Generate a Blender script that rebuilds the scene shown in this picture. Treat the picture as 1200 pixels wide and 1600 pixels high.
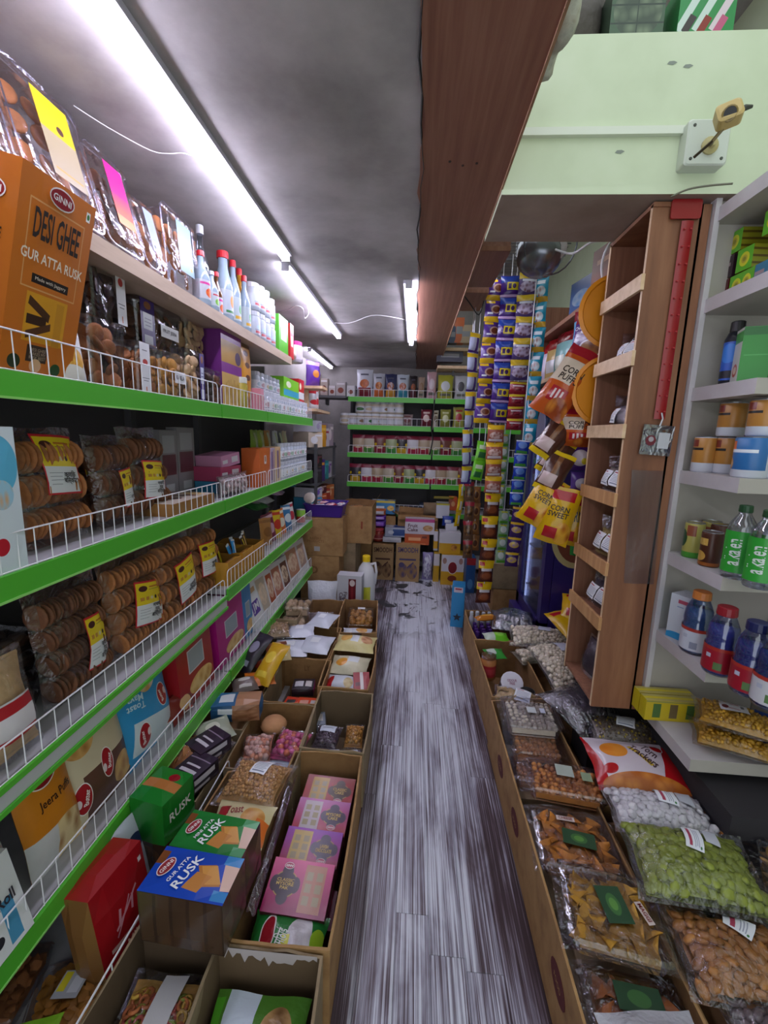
import bpy, bmesh, math, random
from mathutils import Vector, Matrix, Euler

# ------------------------------------------------------------------ camera, world, exposure
for _o in list(bpy.data.objects):
    bpy.data.objects.remove(_o)
SC = bpy.context.scene
COL = SC.collection
FPX, CX, CY = 680.0, 600.0, 800.0            # focal length and centre for a 1200 x 1600 frame
CAM = Vector((0.0, 0.0, 1.5))
_d = Vector((648 - CX, -(680 - CY), -FPX)).normalized()       # the aisle's direction seen by the camera
_r = math.radians(2.4)
_u = Vector((math.sin(_r), math.cos(_r), 0)); _u = (_u - _u.dot(_d) * _d).normalized()
_x = _d.cross(_u)
ROT = Matrix((_x, _d, _u))
cam_data = bpy.data.cameras.new('camera')
cam_data.sensor_fit = 'VERTICAL'; cam_data.sensor_height = 36.0
cam_data.lens = FPX / 1600.0 * 36.0
cam_data.clip_start = 0.02
cam = bpy.data.objects.new('camera', cam_data); COL.objects.link(cam)
cam.matrix_world = Matrix.Translation(CAM) @ ROT.to_4x4()
SC.camera = cam

world = bpy.data.worlds.new('daylight'); SC.world = world
world.use_nodes = True
_bg = world.node_tree.nodes['Background']
_bg.inputs['Color'].default_value = (0.86, 0.93, 0.97, 1)
_bg.inputs['Strength'].default_value = 1.05
SC.view_settings.view_transform = 'Standard'
SC.view_settings.look = 'None'
SC.view_settings.gamma = 1.0
SC.view_settings.use_curve_mapping = False
SC.view_settings.exposure = 0.64
TUBE_POWER = 30.0
SC.cycles.transparent_max_bounces = 24
SC.cycles.max_bounces = 7

def sol(var, px=None, py=None, X=0.0, Y=0.0, Z=0.0):
    """the X, Y or Z of a point whose other two coordinates and one picture coordinate are known"""
    i = 'XYZ'.index(var); p = [X, Y, Z]; r = []
    for t in (0.0, 1.0):
        p[i] = t
        c = ROT.transposed() @ (Vector(p) - CAM)
        r.append((px - CX) * (-c.z) - FPX * c.x if px is not None else (CY - py) * (-c.z) - FPX * c.y)
    return r[0] / (r[0] - r[1])

def at(px, py, X=None, Y=None, Z=None):
    v = ROT @ Vector((px - CX, -(py - CY), -FPX))
    t = X / v.x if X is not None else Y / v.y if Y is not None else (Z - CAM.z) / v.z
    return CAM + v * t

# ------------------------------------------------------------------ materials
def lin(h):
    if not isinstance(h, str):
        return tuple(h)[:3]
    h = h.lstrip('#'); o = []
    for k in (0, 2, 4):
        c = int(h[k:k + 2], 16) / 255.0
        o.append(c / 12.92 if c <= 0.04045 else ((c + 0.055) / 1.055) ** 2.4)
    return tuple(o)
def rgba(h): return (*lin(h), 1.0)

MATS = {}
def M(col, rough=0.45, metal=0.0, var=0.0, emit=0.0, coat=0.0):
    key = ('plain', col, rough, metal, var, emit, coat)
    if key in MATS: return MATS[key]
    m = bpy.data.materials.new('plain_' + str(col).lstrip('#')); m.use_nodes = True
    nt = m.node_tree; b = nt.nodes['Principled BSDF']
    b.inputs['Base Color'].default_value = rgba(col)
    b.inputs['Roughness'].default_value = rough
    b.inputs['Metallic'].default_value = metal
    b.inputs['Coat Weight'].default_value = coat
    if emit:
        b.inputs['Emission Color'].default_value = rgba(col); b.inputs['Emission Strength'].default_value = emit
    if var:
        n = nt.nodes.new('ShaderNodeTexNoise'); n.inputs['Scale'].default_value = 60
        n.inputs['Detail'].default_value = 4
        tc = nt.nodes.new('ShaderNodeTexCoord'); nt.links.new(tc.outputs['Object'], n.inputs['Vector'])
        oi = nt.nodes.new('ShaderNodeObjectInfo')
        hs = nt.nodes.new('ShaderNodeHueSaturation'); hs.inputs['Color'].default_value = rgba(col)
        mr = nt.nodes.new('ShaderNodeMapRange'); mr.inputs['To Min'].default_value = 1 - var; mr.inputs['To Max'].default_value = 1 + var
        ad = nt.nodes.new('ShaderNodeMath'); ad.operation = 'ADD'
        sc = nt.nodes.new('ShaderNodeMath'); sc.operation = 'MULTIPLY_ADD'; sc.inputs[1].default_value = 0.6; sc.inputs[2].default_value = -0.3
        nt.links.new(oi.outputs['Random'], sc.inputs[0])
        nt.links.new(n.outputs['Fac'], ad.inputs[0]); nt.links.new(sc.outputs[0], ad.inputs[1])
        nt.links.new(ad.outputs[0], mr.inputs['Value']); nt.links.new(mr.outputs[0], hs.inputs['Value'])
        nt.links.new(hs.outputs[0], b.inputs['Base Color'])
    MATS[key] = m
    return m

def art(base, shapes=(), rough=0.32, coat=0.0, crinkle=0.0, metal=0.0):
    """a printed surface: flat shapes laid over each other in the UV square of the face.
    ('r'|'e', cx, cy, w, h, colour[, degrees]) ; ('n', cx, cy, w, h, colour, colour, scale[, degrees]) ; ('v', v0, v1, colour) blends upward"""
    key = ('art', base, tuple(shapes), rough, coat, crinkle, metal)
    if key in MATS: return MATS[key]
    m = bpy.data.materials.new('print'); m.use_nodes = True
    nt = m.node_tree; N = nt.nodes.new; Lk = nt.links.new
    b = nt.nodes['Principled BSDF']
    b.inputs['Roughness'].default_value = rough; b.inputs['Coat Weight'].default_value = coat
    b.inputs['Metallic'].default_value = metal
    tc = N('ShaderNodeTexCoord'); cur = None
    def over(fac, colsock, col):
        nonlocal cur
        mx = N('ShaderNodeMix'); mx.data_type = 'RGBA'
        if cur is None: mx.inputs[6].default_value = rgba(base)
        else: Lk(cur, mx.inputs[6])
        if colsock is not None: Lk(colsock, mx.inputs[7])
        else: mx.inputs[7].default_value = rgba(col)
        Lk(fac, mx.inputs[0]); cur = mx.outputs[2]
    for s in shapes:
        k = s[0]
        if k == 'v':
            sp = N('ShaderNodeSeparateXYZ'); Lk(tc.outputs['UV'], sp.inputs[0])
            mr = N('ShaderNodeMapRange'); mr.inputs['From Min'].default_value = s[1]; mr.inputs['From Max'].default_value = s[2]
            Lk(sp.outputs[1], mr.inputs['Value']); over(mr.outputs[0], None, s[3]); continue
        mp = N('ShaderNodeMapping'); mp.vector_type = 'TEXTURE'
        mp.inputs['Location'].default_value = (s[1], s[2], 0)
        mp.inputs['Scale'].default_value = (s[3] / 2, s[4] / 2, 1)
        deg = s[6] if k in 're' and len(s) > 6 else s[8] if k == 'n' and len(s) > 8 else 0
        mp.inputs['Rotation'].default_value = (0, 0, math.radians(deg))
        Lk(tc.outputs['UV'], mp.inputs['Vector'])
        lt = N('ShaderNodeMath'); lt.operation = 'LESS_THAN'; lt.inputs[1].default_value = 1.0
        if k == 'r':
            ab = N('ShaderNodeVectorMath'); ab.operation = 'ABSOLUTE'; Lk(mp.outputs[0], ab.inputs[0])
            sp = N('ShaderNodeSeparateXYZ'); Lk(ab.outputs[0], sp.inputs[0])
            mxm = N('ShaderNodeMath'); mxm.operation = 'MAXIMUM'; Lk(sp.outputs[0], mxm.inputs[0]); Lk(sp.outputs[1], mxm.inputs[1])
            Lk(mxm.outputs[0], lt.inputs[0])
        else:
            ln = N('ShaderNodeVectorMath'); ln.operation = 'LENGTH'; Lk(mp.outputs[0], ln.inputs[0])
            Lk(ln.outputs['Value'], lt.inputs[0])
        if k == 'n':
            vo = N('ShaderNodeTexVoronoi'); vo.inputs['Scale'].default_value = s[7]; Lk(tc.outputs['UV'], vo.inputs['Vector'])
            cr = N('ShaderNodeMix'); cr.data_type = 'RGBA'
            cr.inputs[6].default_value = rgba(s[5]); cr.inputs[7].default_value = rgba(s[6])
            mr = N('ShaderNodeMapRange'); mr.inputs['From Min'].default_value = 0.1; mr.inputs['From Max'].default_value = 0.7
            Lk(vo.outputs['Distance'], mr.inputs['Value']); Lk(mr.outputs[0], cr.inputs[0])
            over(lt.outputs[0], cr.outputs[2], None)
        else:
            over(lt.outputs[0], None, s[5])
    if cur is None: b.inputs['Base Color'].default_value = rgba(base)
    else: Lk(cur, b.inputs['Base Color'])
    if crinkle:
        n = N('ShaderNodeTexNoise'); n.inputs['Scale'].default_value = 38; n.inputs['Detail'].default_value = 3
        Lk(tc.outputs['Object'], n.inputs['Vector'])
        bp = N('ShaderNodeBump'); bp.inputs['Strength'].default_value = crinkle; bp.inputs['Distance'].default_value = 0.01
        Lk(n.outputs['Fac'], bp.inputs['Height']); Lk(bp.outputs[0], b.inputs['Normal'])
    MATS[key] = m
    return m

def film(tint='#f4f4fa', base=0.05, gain=0.55, rough=0.12, wrinkle=0.5, scale=30.0):
    key = ('film', tint, base, gain, rough, wrinkle, scale)
    if key in MATS: return MATS[key]
    m = bpy.data.materials.new('clear_film'); m.use_nodes = True
    nt = m.node_tree; N = nt.nodes.new; Lk = nt.links.new
    nt.nodes.remove(nt.nodes['Principled BSDF'])
    out = nt.nodes['Material Output']
    t = N('ShaderNodeBsdfTransparent'); t.inputs[0].default_value = rgba(tint)
    g = N('ShaderNodeBsdfGlossy'); g.inputs['Roughness'].default_value = rough; g.inputs[0].default_value = (0.95, 0.95, 1, 1)
    n = N('ShaderNodeTexNoise'); n.inputs['Scale'].default_value = scale; n.inputs['Detail'].default_value = 3; n.inputs['Distortion'].default_value = 1.2
    tc = N('ShaderNodeTexCoord'); Lk(tc.outputs['Object'], n.inputs['Vector'])
    bp = N('ShaderNodeBump'); bp.inputs['Strength'].default_value = wrinkle; bp.inputs['Distance'].default_value = 0.02
    Lk(n.outputs['Fac'], bp.inputs['Height']); Lk(bp.outputs[0], g.inputs['Normal'])
    lw = N('ShaderNodeLayerWeight'); lw.inputs['Blend'].default_value = 0.35; Lk(bp.outputs[0], lw.inputs['Normal'])
    ma = N('ShaderNodeMath'); ma.operation = 'MULTIPLY_ADD'; ma.inputs[1].default_value = gain; ma.inputs[2].default_value = base; ma.use_clamp = True
    Lk(lw.outputs['Fresnel'], ma.inputs[0])
    mx = N('ShaderNodeMixShader'); Lk(ma.outputs[0], mx.inputs[0]); Lk(t.outputs[0], mx.inputs[1]); Lk(g.outputs[0], mx.inputs[2])
    Lk(mx.outputs[0], out.inputs[0])
    MATS[key] = m
    return m

def noise_mat(name, cols, scale=(1, 1, 1), rough=0.6, detail=6, nscale=5.0, bump=0.0, lo=0.3, hi=0.7, spec=None, world_xyz=False):
    key = ('noise', name)
    if key in MATS: return MATS[key]
    m = bpy.data.materials.new(name); m.use_nodes = True
    nt = m.node_tree; N = nt.nodes.new; Lk = nt.links.new; b = nt.nodes['Principled BSDF']
    b.inputs['Roughness'].default_value = rough
    tc = N('ShaderNodeTexCoord'); mp = N('ShaderNodeMapping'); mp.inputs['Scale'].default_value = scale
    if world_xyz:
        ge = N('ShaderNodeNewGeometry'); Lk(ge.outputs['Position'], mp.inputs[0])
    else: Lk(tc.outputs['Object'], mp.inputs[0])
    n = N('ShaderNodeTexNoise'); n.inputs['Scale'].default_value = nscale; n.inputs['Detail'].default_value = detail; n.inputs['Roughness'].default_value = 0.6
    Lk(mp.outputs[0], n.inputs['Vector'])
    cr = N('ShaderNodeValToRGB'); els = cr.color_ramp.elements
    while len(els) < len(cols): els.new(0.5)
    for i, c in enumerate(cols):
        els[i].position = lo + (hi - lo) * i / max(1, len(cols) - 1); els[i].color = rgba(c)
    Lk(n.outputs['Fac'], cr.inputs[0]); Lk(cr.outputs[0], b.inputs['Base Color'])
    if bump:
        bp = N('ShaderNodeBump'); bp.inputs['Strength'].default_value = bump; bp.inputs['Distance'].default_value = 0.01
        Lk(n.outputs['Fac'], bp.inputs['Height']); Lk(bp.outputs[0], b.inputs['Normal'])
    MATS[key] = m
    return m

# ------------------------------------------------------------------ mesh building
class G:
    """collects faces with UVs and material slots, then becomes ONE mesh"""
    def __init__(s): s.v = []; s.f = []; s.uv = []; s.mi = []
    def face(s, idx, uv=None, mi=0):
        s.f.append(tuple(idx)); s.mi.append(mi)
        s.uv.append(uv if uv else [(0, 0), (1, 0), (1, 1), (0, 1)][:len(idx)] if len(idx) <= 4 else [(0.5, 0.5)] * len(idx))
    def box(s, c, d, mi=0, rot=None, mis=None):
        cx, cy, cz = c; hx, hy, hz = d[0] / 2, d[1] / 2, d[2] / 2
        P = [(-hx, -hy, -hz), (hx, -hy, -hz), (hx, hy, -hz), (-hx, hy, -hz), (-hx, -hy, hz), (hx, -hy, hz), (hx, hy, hz), (-hx, hy, hz)]
        R = Euler([math.radians(a) for a in rot]).to_matrix() if rot else None
        k = len(s.v)
        for p in P:
            q = R @ Vector(p) if R else Vector(p)
            s.v.append((q.x + cx, q.y + cy, q.z + cz))
        F = [(0, 1, 5, 4), (2, 3, 7, 6), (1, 2, 6, 5), (3, 0, 4, 7), (4, 5, 6, 7), (3, 2, 1, 0)]   # front back right left top bottom
        for j, q in enumerate(F): s.face([k + i for i in q], mi=mis[j] if mis else mi)
        return s
    def grid(s, fn, nu, nv, mi=0, flip=False, uvs=True):
        k = len(s.v)
        for j in range(nv + 1):
            for i in range(nu + 1): s.v.append(tuple(fn(i / nu, j / nv)))
        for j in range(nv):
            for i in range(nu):
                a = k + j * (nu + 1) + i; q = [a, a + 1, a + nu + 2, a + nu + 1]
                u = [(i / nu, j / nv), ((i + 1) / nu, j / nv), ((i + 1) / nu, (j + 1) / nv), (i / nu, (j + 1) / nv)]
                if flip: q.reverse(); u.reverse()
                s.face(q, u, mi)
        return s
    def lathe(s, prof, seg=20, mi=0, c=(0, 0, 0), cap=True, mis=None):
        k = len(s.v); n = len(prof)
        zs = [p[1] for p in prof]; z0, z1 = min(zs), max(zs)
        for r, z in prof:
            for i in range(seg):
                a = 2 * math.pi * i / seg; s.v.append((c[0] + r * math.cos(a), c[1] + r * math.sin(a), c[2] + z))
        for j in range(n - 1):
            for i in range(seg):
                i2 = (i + 1) % seg; a = k + j * seg
                va, vb = (zs[j] - z0) / (z1 - z0 + 1e-9), (zs[j + 1] - z0) / (z1 - z0 + 1e-9)
                # u = 0.5 faces the front (-Y)
                u0 = (i / seg + 0.75) % 1.0; u1 = u0 + 1 / seg
                s.face([a + i, a + i2, a + seg + i2, a + seg + i], [(u0, va), (u1, va), (u1, vb), (u0, vb)], mis[j] if mis else mi)
        if cap:
            if prof[0][0] > 1e-4: s.face(list(range(k + seg - 1, k - 1, -1)), mi=mis[0] if mis else mi)
            if prof[-1][0] > 1e-4: s.face([k + (n - 1) * seg + i for i in range(seg)], mi=mis[-1] if mis else mi)
        return s
    def tube(s, pts, r, seg=6, mi=0, cap=True):
        pts = [Vector(p) for p in pts]; k = len(s.v); n = len(pts); up = None
        for j, p in enumerate(pts):
            t = (pts[min(j + 1, n - 1)] - pts[max(j - 1, 0)])
            t = t.normalized() if t.length > 1e-9 else Vector((0, 0, 1))
            if up is None or abs(up.dot(t)) > 0.95: up = Vector((0, 0, 1)) if abs(t.z) < 0.9 else Vector((1, 0, 0))
            a = t.cross(up).normalized(); b = a.cross(t); up = b
            for i in range(seg):
                w = 2 * math.pi * i / seg; q = p + (a * math.cos(w) + b * math.sin(w)) * r; s.v.append(tuple(q))
        for j in range(n - 1):
            for i in range(seg):
                i2 = (i + 1) % seg; a = k + j * seg
                s.face([a + i2, a + i, a + seg + i, a + seg + i2], mi=mi)
        if cap:
            s.face([k + i for i in range(seg)], mi=mi); s.face([k + (n - 1) * seg + i for i in range(seg - 1, -1, -1)], mi=mi)
        return s
    def loft(s, rings, mi=0, cap0=True, cap1=True, mis=None):
        k = len(s.v); n = len(rings[0])
        for r in rings: s.v.extend(tuple(p) for p in r)
        for j in range(len(rings) - 1):
            for i in range(n):
                i2 = (i + 1) % n; a = k + j * n
                s.face([a + i, a + i2, a + n + i2, a + n + i], [(i / n, j / len(rings)), ((i + 1) / n, j / len(rings)), ((i + 1) / n, (j + 1) / len(rings)), (i / n, (j + 1) / len(rings))], mis[j] if mis else mi)
        if cap0: s.face(list(range(k + n - 1, k - 1, -1)), mi=mi)
        if cap1: s.face([k + (len(rings) - 1) * n + i for i in range(n)], mi=mi)
        return s
    def poly(s, pts, y, mi=0, thick=0.0):
        """a flat outline in x,z at depth y facing -Y"""
        k = len(s.v); n = len(pts)
        for x, z in pts: s.v.append((x, y, z))
        s.face([k + i for i in range(n)], [(p[0], p[1]) for p in pts], mi)
        if thick:
            for x, z in pts: s.v.append((x, y + thick, z))
            for i in range(n):
                i2 = (i + 1) % n; s.face([k + i2, k + i, k + n + i, k + n + i2], mi=mi)
            s.face([k + n + i for i in range(n - 1, -1, -1)], mi=mi)
        return s
    def mesh(s, name, mats, smooth=False):
        me = bpy.data.meshes.new(name); me.from_pydata(s.v, [], s.f)
        for m in (mats if isinstance(mats, (list, tuple)) else [mats]): me.materials.append(m)
        me.polygons.foreach_set('material_index', s.mi)
        ul = me.uv_layers.new(name='UVMap'); flat = [c for f in s.uv for q in f for c in q]
        ul.data.foreach_set('uv', flat)
        if smooth: me.polygons.foreach_set('use_smooth', [True] * len(s.f))
        me.update()
        return me

def link(name, me, parent=None, loc=(0, 0, 0), rot=(0, 0, 0), scale=None):
    o = bpy.data.objects.new(name, me); COL.objects.link(o)
    if parent is not None: o.parent = parent
    o.location = loc; o.rotation_euler = [math.radians(a) for a in rot]
    if scale is not None: o.scale = (scale,) * 3 if isinstance(scale, (int, float)) else scale
    return o
def obj(name, g, mats, parent=None, smooth=False, **k):
    return link(name, g.mesh(name, mats, smooth), parent, **k)
def empty(name, loc=(0, 0, 0), rot=(0, 0, 0)):
    o = link(name, None, None, loc, rot); o.empty_display_size = 0.05; return o
def tag(o, label, cat, group=None, kind=None):
    o['label'] = label; o['category'] = cat
    if group: o['group'] = group
    if kind: o['kind'] = kind
    return o
def struct(o): o['kind'] = 'structure'; return o
def dup(root, label=None, parent=None):
    c = root.copy(); COL.objects.link(c); c.parent = parent
    if label: c['label'] = label
    for ch in list(root.children): dup(ch, None, c)
    return c
ORD = ['first', 'second', 'third', 'fourth', 'fifth', 'sixth', 'seventh', 'eighth', 'ninth', 'tenth', 'eleventh', 'twelfth', 'thirteenth', 'fourteenth', 'fifteenth', 'sixteenth']

def stand(o, x, y, z, yaw=0, lean=0, roll=0):
    o.location = (x, y, z); o.rotation_euler = (math.radians(lean), math.radians(roll), math.radians(yaw)); return o
def lie(o, x, y, z, yaw=0, h=0.1, d=0.02, tilt=0, roll=0):
    """lay a standing thing on its back, its front up; x, y is its middle, z what it lies on"""
    e = Euler((math.radians(-90 + tilt), math.radians(roll), math.radians(yaw))); R = e.to_matrix()
    mid = R @ Vector((0, 0, h / 2))
    o.rotation_euler = e; o.location = (x - mid.x, y - mid.y, z + d / 2 - mid.z + abs(math.sin(math.radians(tilt))) * h / 2); return o

# ------------------------------------------------------------------ lettering
_TXT = {}
def _text_mesh(txt, bold):
    key = (txt, bold)
    if key not in _TXT:
        cu = bpy.data.curves.new('lettering', 'FONT'); cu.body = txt; cu.align_x = 'CENTER'; cu.align_y = 'CENTER'
        cu.resolution_u = 2; cu.offset = 0.018 if bold else 0.0; cu.space_line = 0.85
        to = bpy.data.objects.new('lettering', cu)
        me = bpy.data.meshes.new_from_object(to)
        V = [v.co.copy() for v in me.vertices]; F = [tuple(p.vertices) for p in me.polygons]
        bpy.data.objects.remove(to); bpy.data.curves.remove(cu); bpy.data.meshes.remove(me)
        if V:
            x0, x1 = min(v.x for v in V), max(v.x for v in V); y0, y1 = min(v.y for v in V), max(v.y for v in V)
            V = [((v.x - (x0 + x1) / 2) / (x1 - x0 + 1e-9), (v.y - (y0 + y1) / 2) / (y1 - y0 + 1e-9)) for v in V]
        _TXT[key] = (V, F)
    return _TXT[key]
def letter(root, txt, S, u, v, w, h, mat, deg=0, bold=True, off=0.0007, aspect=1.0, name='lettering'):
    """text across the surface S(u, v) -> (point, normal); w and h are the block's size in u and v; aspect = surface width / height"""
    V, F = _text_mesh(txt, bold)
    if not V: return None
    ca, sa = math.cos(math.radians(deg)), math.sin(math.radians(deg)); out = []
    for a, b in V:
        x, y = a * w * aspect, b * h
        x, y = x * ca - y * sa, x * sa + y * ca
        p, n = S(u + x / aspect, v + y); out.append(tuple(p + n * off))
    me = bpy.data.meshes.new('lettering'); me.from_pydata(out, [], F); me.materials.append(mat); me.update()
    return link(name, me, root)
def patch(root, name, S, u0, u1, v0, v1, mat, nu=4, nv=4, off=0.0005, deg=0, aspect=1.0):
    """a sticker that follows the surface S"""
    uc, vc = (u0 + u1) / 2, (v0 + v1) / 2; ca, sa = math.cos(math.radians(deg)), math.sin(math.radians(deg))
    def fn(a, b):
        x, y = (a - 0.5) * (u1 - u0) * aspect, (b - 0.5) * (v1 - v0)
        p, n = S(uc + (x * ca - y * sa) / aspect, vc + x * sa + y * ca); return p + n * off
    return obj(name, G().grid(fn, nu, nv), mat, root, smooth=True)

def flat_S(w, h, y, z0=0.0):
    return lambda u, v: (Vector(((u - 0.5) * w, y, z0 + v * h)), Vector((0, -1, 0)))
def side_S(d, h, x, z0=0.0):          # the left-hand side (-X), read from that side
    return lambda u, v: (Vector((x, (0.5 - u) * d, z0 + v * h)), Vector((-1, 0, 0) if x < 0 else (1, 0, 0)))
def cyl_S(r, z0, z1):
    def S(u, v):
        a = -math.pi / 2 + (u - 0.5) * 2 * math.pi
        n = Vector((math.cos(a), math.sin(a), 0)); return n * r + Vector((0, 0, z0 + v * (z1 - z0))), n
    return S

# ------------------------------------------------------------------ product builders (base centre at the origin, front towards -Y)
CLEAR = film()
BAGF = film('#fdfdff', 0.04, 0.5, 0.10, 0.7, 26.0)
TRAYF = film('#fdfdff', 0.04, 0.5, 0.08, 0.25, 14.0)
HAZE = film('#d9d9e6', 0.16, 0.6, 0.2, 0.7, 30.0)
WHITE = M('#e9e9ee', 0.5); BLACK = M('#17161a', 0.4); RED = M('#b3121c', 0.35); MAROON = M('#6b1220', 0.4)
YELLOW = M('#f0c818', 0.35); GREYTXT = M('#55555c', 0.5); NAVY = M('#1b2452', 0.4); PURPLE = M('#4b1d86', 0.35); GREENM = M('#1f7a2e', 0.4)

def pbox(name, w, d, h, front, side=None, top=None, bulge=0.0, parent=None):
    """a printed carton pack with slightly bowed faces"""
    side = side or front; top = top or side
    g = G(); hw, hd = w / 2, d / 2; b = bulge
    bow = lambda a, c: b * (1 - (2 * a - 1) ** 2) * (1 - (2 * c - 1) ** 2)
    g.grid(lambda a, c: (-hw + a * w, -hd - bow(a, c), c * h), 4, 4, 0)
    g.grid(lambda a, c: (hw - a * w, hd + bow(a, c), c * h), 3, 3, 0)
    g.grid(lambda a, c: (hw + bow(a, c), -hd + a * d, c * h), 3, 3, 1)
    g.grid(lambda a, c: (-hw - bow(a, c), hd - a * d, c * h), 3, 3, 1)
    g.grid(lambda a, c: (-hw + a * w, -hd + c * d, h + bow(a, c)), 3, 3, 2)
    g.grid(lambda a, c: (-hw + a * w, hd - c * d, 0), 1, 1, 2)
    o = obj(name, g, [front, side, top], parent)
    return o, flat_S(w, h, -hd - b * 0.8)

def pouch_S(w, h, t, seed=0, fin=0.06, sag=0.25, wr=1.0):
    rnd = random.Random(seed); ph = [rnd.uniform(0, 6.3) for _ in range(6)]
    def P(u, v):
        a = min(1.0, abs(2 * u - 1)); bb = min(1.0, max(0.0, (v - fin) / (1 - 2 * fin))); b = abs(2 * bb - 1)
        T = (1 - a ** 2.4) ** 0.62 * (1 - b ** 2.6) ** 0.62
        T *= 1 + sag * (0.5 - v) * 1.2
        T += wr * 0.05 * (math.sin(9 * u + ph[0] + 3 * v) * math.sin(8 * v + ph[1]) + 0.6 * math.sin(17 * u + ph[2]) * math.sin(15 * v + ph[3])) * (T ** 0.5 if T > 0 else 0)
        x = (u - 0.5) * w * (1 - 0.07 * (1 - (2 * v - 1) ** 2)) + 0.006 * w * math.sin(14 * v + ph[4])
        z = v * h + 0.008 * h * math.sin(9 * u + ph[5]) * abs(2 * v - 1) ** 4
        return x, T * t * 0.5, z
    def S(u, v):
        x, T, z = P(u, v); e = 0.01
        x1, T1, _ = P(u + e, v); x0, T0, _ = P(u - e, v); _, T3, z3 = P(u, v + e); _, T2, z2 = P(u, v - e)
        du = Vector((x1 - x0, -(T1 - T0), 0)); dv = Vector((0, -(T3 - T2), z3 - z2)); n = du.cross(dv)
        n = n.normalized() if n.length > 1e-12 else Vector((0, -1, 0))
        return Vector((x, -T, z)), n
    S.P = P
    return S
def pouch(name, w, h, t, front, back_mat=None, seed=0, fin=0.06, back=0.7, sag=0.25, parent=None, wr=1.0, nu=10, nv=12):
    S = pouch_S(w, h, t, seed, fin, sag, wr); P = S.P; g = G()
    g.grid(lambda u, v: (P(u, v)[0], -P(u, v)[1] - 0.0006, P(u, v)[2]), nu, nv, 0)
    g.grid(lambda u, v: (P(1 - u, v)[0], P(1 - u, v)[1] * back + 0.0006, P(1 - u, v)[2]), nu, nv, 1)
    o = obj(name, g, [front, back_mat or front], parent, smooth=True)
    # fins: crimped seams along the two ends
    return o, S

_ELL = {}
def ell_mesh(kind, rx, ry, rz, mat, seg=8, rows=5):
    key = (kind, rx, ry, rz, mat.name, seg, rows)
    if key not in _ELL:
        g = G(); prof = [(max(1e-5, math.sin(math.pi * j / rows)), -math.cos(math.pi * j / rows)) for j in range(rows + 1)]
        g.lathe(prof, seg, cap=False); rnd = random.Random(len(_ELL))
        j = 0.0 if kind == 'ball' else 0.12
        g.v = [(x * rx * (1 + rnd.uniform(-j, j)), y * ry * (1 + rnd.uniform(-j, j)), z * rz * (1 + rnd.uniform(-j, j))) for x, y, z in g.v]
        _ELL[key] = g.mesh(kind, mat, True)
    return _ELL[key]
def cookie_mesh(r, t, mat, seg=14):
    key = ('cookie', r, t, mat.name)
    if key not in _ELL:
        g = G(); g.lathe([(r * 0.8, 0), (r, t * 0.3), (r * 0.98, t * 0.75), (r * 0.75, t), (1e-4, t * 1.05)], seg)
        _ELL[key] = g.mesh('cookie', mat, True)
    return _ELL[key]
def chip_mesh(s, mat, seed, pts=3):
    key = ('chip', s, mat.name, seed, pts)
    if key not in _ELL:
        r = random.Random(seed); g = G(); c = r.uniform(2.0, 4.0)
        if pts == 3:
            V = [(-0.5, -0.35), (0.5, -0.35), (0.0, 0.55)]
            fn = lambda a, b: ((-0.5 + a + (0.5 - a) * b) * s, (-0.35 + 0.9 * b) * s, 0.14 * s * math.sin(c * a + 2 * b))
        else:
            fn = lambda a, b: ((a - 0.5) * s * (1 - 0.25 * abs(2 * b - 1)), (b - 0.5) * s * 0.8, 0.16 * s * math.sin(c * a + b))
        g.grid(fn, 4, 4); g.grid(lambda a, b: (lambda q: (q[0], q[1], q[2] - 0.0015))(fn(a, b)), 4, 4, flip=True)
        _ELL[key] = g.mesh('chip', mat, True)
    return _ELL[key]
def fill(root, S, name, meshes, nu, nv, inset, seed=0, u0=0.1, u1=0.9, v0=0.12, v1=0.88, lift=1.0, flat=False, sc=(0.85, 1.15), inv=False):
    rnd = random.Random(seed)
    for j in range(nv):
        for i in range(nu):
            u = u0 + (u1 - u0) * (i + (0.5 if j % 2 else 0.0) + 0.25 + rnd.uniform(-0.28, 0.28)) / nu
            v = v0 + (v1 - v0) * (j + 0.5 + rnd.uniform(-0.28, 0.28)) / nv
            p, n = S(min(u, 0.97), min(v, 0.97)); p = p - n * (inset * lift * rnd.uniform(0.8, 1.5))
            o = link(name, rnd.choice(meshes), root, p)
            if flat:
                q = Vector((0, 0, 1)).rotation_difference(n).to_euler(); e = Euler((q.x + rnd.uniform(-.5, .5), q.y + rnd.uniform(-.5, .5), q.z)); m = e.to_matrix() @ Euler((0, 0, rnd.uniform(0, 6.3))).to_matrix()
                o.rotation_euler = m.to_euler()
            else: o.rotation_euler = [rnd.uniform(0, 6.3) for _ in range(3)]
            k = rnd.uniform(*sc); o.scale = (k, k, k)
def core(root, S, mat, depth, back=0.5, name='contents', m=0.06):
    """the bulk of what a clear bag holds, under the pieces one can tell apart"""
    g = G(); P = S.P
    def fr(u, v):
        u, v = m + u * (1 - 2 * m), m + v * (1 - 2 * m); p, n = S(u, v); q = p - n * depth
        return (q.x, min(q.y, -0.001), q.z)
    g.grid(fr, 8, 8)
    g.grid(lambda u, v: (P(1 - (m + u * (1 - 2 * m)), m + v * (1 - 2 * m))[0], max(0.001, P(1 - (m + u * (1 - 2 * m)), m + v * (1 - 2 * m))[1] * back - depth * 0.4), P(u, m + v * (1 - 2 * m))[2]), 8, 8)
    o = obj(name, g, mat, root, smooth=True); o['kind'] = 'stuff'; return o
def bag(name, w, h, t, seed=0, mat=None, **k):
    return pouch(name, w, h, t, mat or BAGF, seed=seed, **k)

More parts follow.
